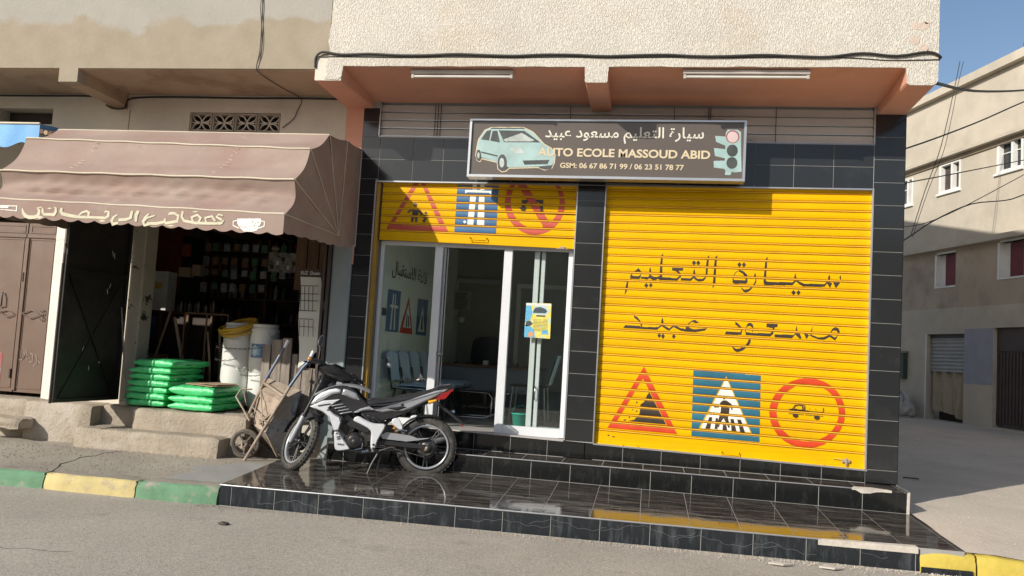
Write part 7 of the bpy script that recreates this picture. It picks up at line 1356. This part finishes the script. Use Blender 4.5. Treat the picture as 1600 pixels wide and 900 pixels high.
for s0, s1, z0_, z1_ in mid:
    t = bb('shuttered_window', s0+.25, s1-.02, -.16, -.12, z0_+.02, z1_-.02, K('maroon'))
    bb('reveal', s0, s0+.07, -.12, .01, z0_, z1_, K('white_frame'), t); bb('reveal', s0+.071, s0+.24, -.18, -.12, z0_, z1_, K('white_frame'), t); bb('sill', s0, s1, -.12, .015, z0_-.04, z0_, K('white_frame'), t); bb('lintel', s0+.071, s1, -.12, .005, z1_, z1_+.05, K('white_frame'), t)
cs_ = thing('shop_shutter', bp(-.64, 0, .3), 'grey corrugated half lowered shutter over a beige curtain across the side street', 'shutter')
def corr(u, v): z = 1.50+.82*v; p = V(bp(-1.34+1.42*u, -.10+.012*math.cos(v*.82/.09*2*math.pi), z)); return p
MB().grid(corr, 2, 80).build('corrugated_sheet', K('corr'), cs_); bb('box', -1.36, .09, -.16, -.10, 2.322, 2.41, K('ironbrown'), cs_)
def cur(u, v): return bp(-1.22+1.25*u-.05*(1-v)*math.sin(u*9), -.14+.045*math.sin(u*19+v*2)+.02*math.sin(u*41), .42+.1*math.sin(u*3+1)*(1-v)+v*1.08)
o = MB().grid(cur, 60, 12).build('curtain', K('curtain')); tag(o, 'beige curtain hanging in the doorway under the corrugated shutter', 'curtain')
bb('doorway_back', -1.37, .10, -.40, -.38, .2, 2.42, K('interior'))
bb('white_door_edge', -1.40, -1.365, 0, .012, .3, 2.42, K('white_frame'))
gt = thing('iron_gate', bp(2, 0, .4), 'dark brown ribbed iron gate at the right end of the street house', 'gate')
bb('sheet', 1.1, 2.9, -.12, -.10, .38, 2.53, K('ironbrown'), gt); bb('top_panel', 1.12, 2.88, -.10, -.08, 2.02, 2.52, K('ironbrown'), gt)
for i in range(17): bb('rib', 1.13+.104*i, 1.17+.104*i, -.10, -.08, .42, 2.0, K('ironbrown'), gt)
mt_ = thing('meter_box', bp(-2.3, 0, 1.2), 'dark green meter box on the street house beside the tiled pillar', 'meter box')
bb('door', -2.5, -2.18, .0, .12, 1.26, 1.93, mat('dark_green_metal', (.05,.07,.05), .6), mt_); bb('hood', -2.54, -2.14, .0, .16, 1.935, 1.99, K('concrete'), mt_)
def lump(c, r, sc, m, nm, lab, cat, grp=None, seed=0):
    rr2 = random.Random(seed); b = MB(); ph = [rr2.uniform(0, 6) for _ in range(6)]
    def fn(u, v):
        a = u*2*math.pi; t = v*math.pi; d = 1+.16*math.sin(3*a+ph[0])*math.sin(t)+.13*math.sin(5*a+4*t+ph[1])+.09*math.sin(9*a-5*t+ph[2])+.06*math.sin(14*a+ph[3])*math.sin(6*t)
        return (c[0]+r*sc[0]*d*math.cos(a)*math.sin(t), c[1]+r*sc[1]*d*math.sin(a)*math.sin(t), max(c[2]-r*sc[2]*.55, c[2]+r*sc[2]*d*math.cos(t)))
    b.grid(fn, 28, 16); return tag(b.build(nm, m), lab, cat, grp)
q = bp(-1.9, .35, 0); lump((q[0], q[1], .55), .28, (1, .8, 1.15), K('sack'), 'rubble_sack', 'white knotted rubble sack heaped by the street house wall', 'sack', seed=4)
q = bp(-1.55, .5, 0); lump((q[0], q[1], .46), .24, (1.1, .8, .9), K('sack'), 'rubble_sack', 'rightmost white rubble sack lying by the curtain doorway', 'sack', seed=9)
q = bp(-2.3, .3, 0); lump((q[0], q[1], .46), .25, (1, .8, 1.0), K('sack'), 'rubble_sack', 'rubble sack half hidden behind the tiled pillar', 'sack', seed=12)
q = bp(-1.5, .75, 0); o = MB().prism([(q[0]-.35, q[1]-.12, .29), (q[0]+.35, q[1]-.18, .29), (q[0]+.3, q[1]+.1, .29), (q[0]-.3, q[1]+.1, .29)], (0, 0, .05)).build('flat_stone', K('concrete')); tag(o, 'flat stone lying in front of the rubble sacks', 'stone')
an = thing('rooftop_post', bp(1.9, -.1, 8.6), 'short dark post standing on the roof edge of the street house', 'post')
MB().cbox(an.location.x-.06, an.location.x+.06, an.location.y-.06, an.location.y+.06, 8.55, 8.85, .01).build('shaft', K('ironbrown'), an)
# small debris
for i, (x, y) in enumerate(((2.95, 2.2), (3.3, 5.4))):
    o = MB().tube([(x, y, side_z(x, y)+.012), (x+.16, y-.05, side_z(x, y)+.014)], .008, 5).build('twig', K('wood2')); tag(o, ['short twig on the side street near the pillar', 'short twig farther up the side street'][i], 'twig')
lump((-3.05, -2.35, .01), .03, (1.3, .7, .5), K('ironbrown'), 'road_debris', 'small dark scrap lying on the road in front of the terrace corner', 'debris', seed=2)
for i, (x, y) in enumerate(((.9, -1.95), (1.25, -1.92))):
    o = MB().prism([(x, y, .012), (x+.10, y-.02, .012), (x+.17, y+.03, .012), (x+.05, y+.05, .012)], (0, 0, .012)).build('mortar_flake', K('dirtwhite')); tag(o, ['left pale mortar flake on the road below the terrace', 'right pale mortar flake on the road below the terrace'][i], 'flake')
# dust and grit along the foot of the terrace
b = MB(); rg = random.Random(11)
for i in range(2600):
    x = rg.uniform(-3.6, 3.2); y = -1.72-abs(rg.gauss(0, .07)); s_ = rg.uniform(.002, .007)
    b.add([(x, y, .004), (x+s_*2, y+s_*.4, .004), (x+s_, y-s_*1.5, .004), (x+s_, y-s_*.3, .004+s_*1.3)], [(0,1,3), (1,2,3), (2,0,3)])
for i in range(2200):
    x = rg.uniform(-8, 6); y = rg.uniform(-6.5, -1.75); s_ = rg.uniform(.002, .006)
    b.add([(x, y, .004), (x+s_*2, y+s_*.4, .004), (x+s_, y-s_*1.5, .004), (x+s_, y-s_*.3, .004+s_*1.1)], [(0,1,3), (1,2,3), (2,0,3)])
for i in range(2600):
    x = 2.4+abs(rg.gauss(0, 2.6)); y = rg.uniform(-1.5, 9); s_ = rg.uniform(.002, .007)*(1+.10*y if y > 0 else 1); z = side_z(x, y)+.003
    b.add([(x, y, z), (x+s_*2, y+s_*.4, z), (x+s_, y-s_*1.5, z), (x+s_, y-s_*.3, z+s_*.9)], [(0,1,3), (1,2,3), (2,0,3)])
for i in range(1500):
    x = rg.uniform(-7, -3.6); v = rg.random()**.6; y = -1.6+1.0*v; s_ = rg.uniform(.002, .007); z = .135+.07*min(1, (y+1.6)/1.32*1.35)+.006*nz(x*2, y*3)+.001
    b.add([(x, y, z), (x+s_*2, y+s_*.4, z), (x+s_, y-s_*1.5, z), (x+s_, y-s_*.3, z+s_*1.1)], [(0,1,3), (1,2,3), (2,0,3)])
tag(b.build('grit', K('yard')), 'loose grit on the road along the terrace', 'grit', kind='stuff')
# ---------------- cables over the side street ----------------
cable('black cable leaving the cream corner to the right', [(2.30, -.8, 3.885), (3.3, 1.2, 4.46), (4.895, 4.0, 5.373), (6.6, 6.9, 6.4)], .014)
cable('black cable crossing high in front of the street house', [(2.29, 1.2, 3.75), (2.862, 2.0, 4.034), (4.1, 3.5, 4.76), (5.295, 5.0, 5.52), (6.6, 6.6, 6.3)], .010)
cable('thin cable crossing the first floor windows of the street house', [(2.29, 1.3, 3.42), (2.872, 2.0, 3.625), (5.706, 6.0, 4.886), (7.3, 8.2, 5.6)], .008)
cable('thick cable sagging across the shade line of the street house', [(2.29, 1.2, 2.62), (2.866, 2.0, 2.964), (3.467, 3.0, 3.355), (4.245, 4.0, 3.772), (5.063, 5.0, 4.035), (5.514, 5.5, 4.23), (6.9, 6.8, 4.9)], .009)
cable('thin cable joining the sagging cable and rising to the right', [(2.29, 1.4, 2.98), (2.933, 2.2, 3.14), (3.47, 3.01, 3.365), (4.249, 4.01, 3.79), (5.709, 6.0, 4.65), (6.9, 7.4, 5.35)], .006)
cable('left thin wire hanging steeply before the street house', [(6.05, 10.0, 7.9), (5.976, 10.0, 7.44), (5.72, 10.0, 6.1), (5.44, 10.0, 5.2), (5.17, 10.0, 4.2)], .008, 5)
cable('right thin wire hanging steeply before the street house', [(6.12, 10.0, 7.9), (6.03, 10.0, 7.44), (5.80, 10.0, 6.1), (5.50, 10.0, 5.2), (5.21, 10.0, 4.2)], .006, 5)
# ---------------- houses on our side of the road, seen only as reflections ----------------
for i, (x0, x1, y0, hh, m, lab) in enumerate(((-26, -13, -22, 6.4, 'bgwall', 'plain sandy house across the road on the left'), (-12.5, -3, -21, 5.6, 'oldlow', 'grey house across the road facing the old building'), (-2.4, 6, -22, 6.6, 'bgwall2', 'brown house across the road facing the driving school'), (6.6, 22, -21, 5.8, 'bgwall', 'plain sandy house across the road on the right'))):
    t = thing('opposite_house', (x0, y0, 0), lab, 'house', 'houses across the road')
    MB().box(x0, x1, y0-8, y0, 0, hh).build('wall', K(m), t); MB().box(x0-.1, x1+.1, y0-8, y0+.2, hh, hh+.25).build('roof_slab', K('concrete'), t)
    x = x0+1.2
    while x < x1-1.5:
        for z in (1.2, 3.9): MB().box(x, x+1, y0+.001, y0+.03, z, z+1.2).build('window', K('glassdark'), t)
        x += 2.4
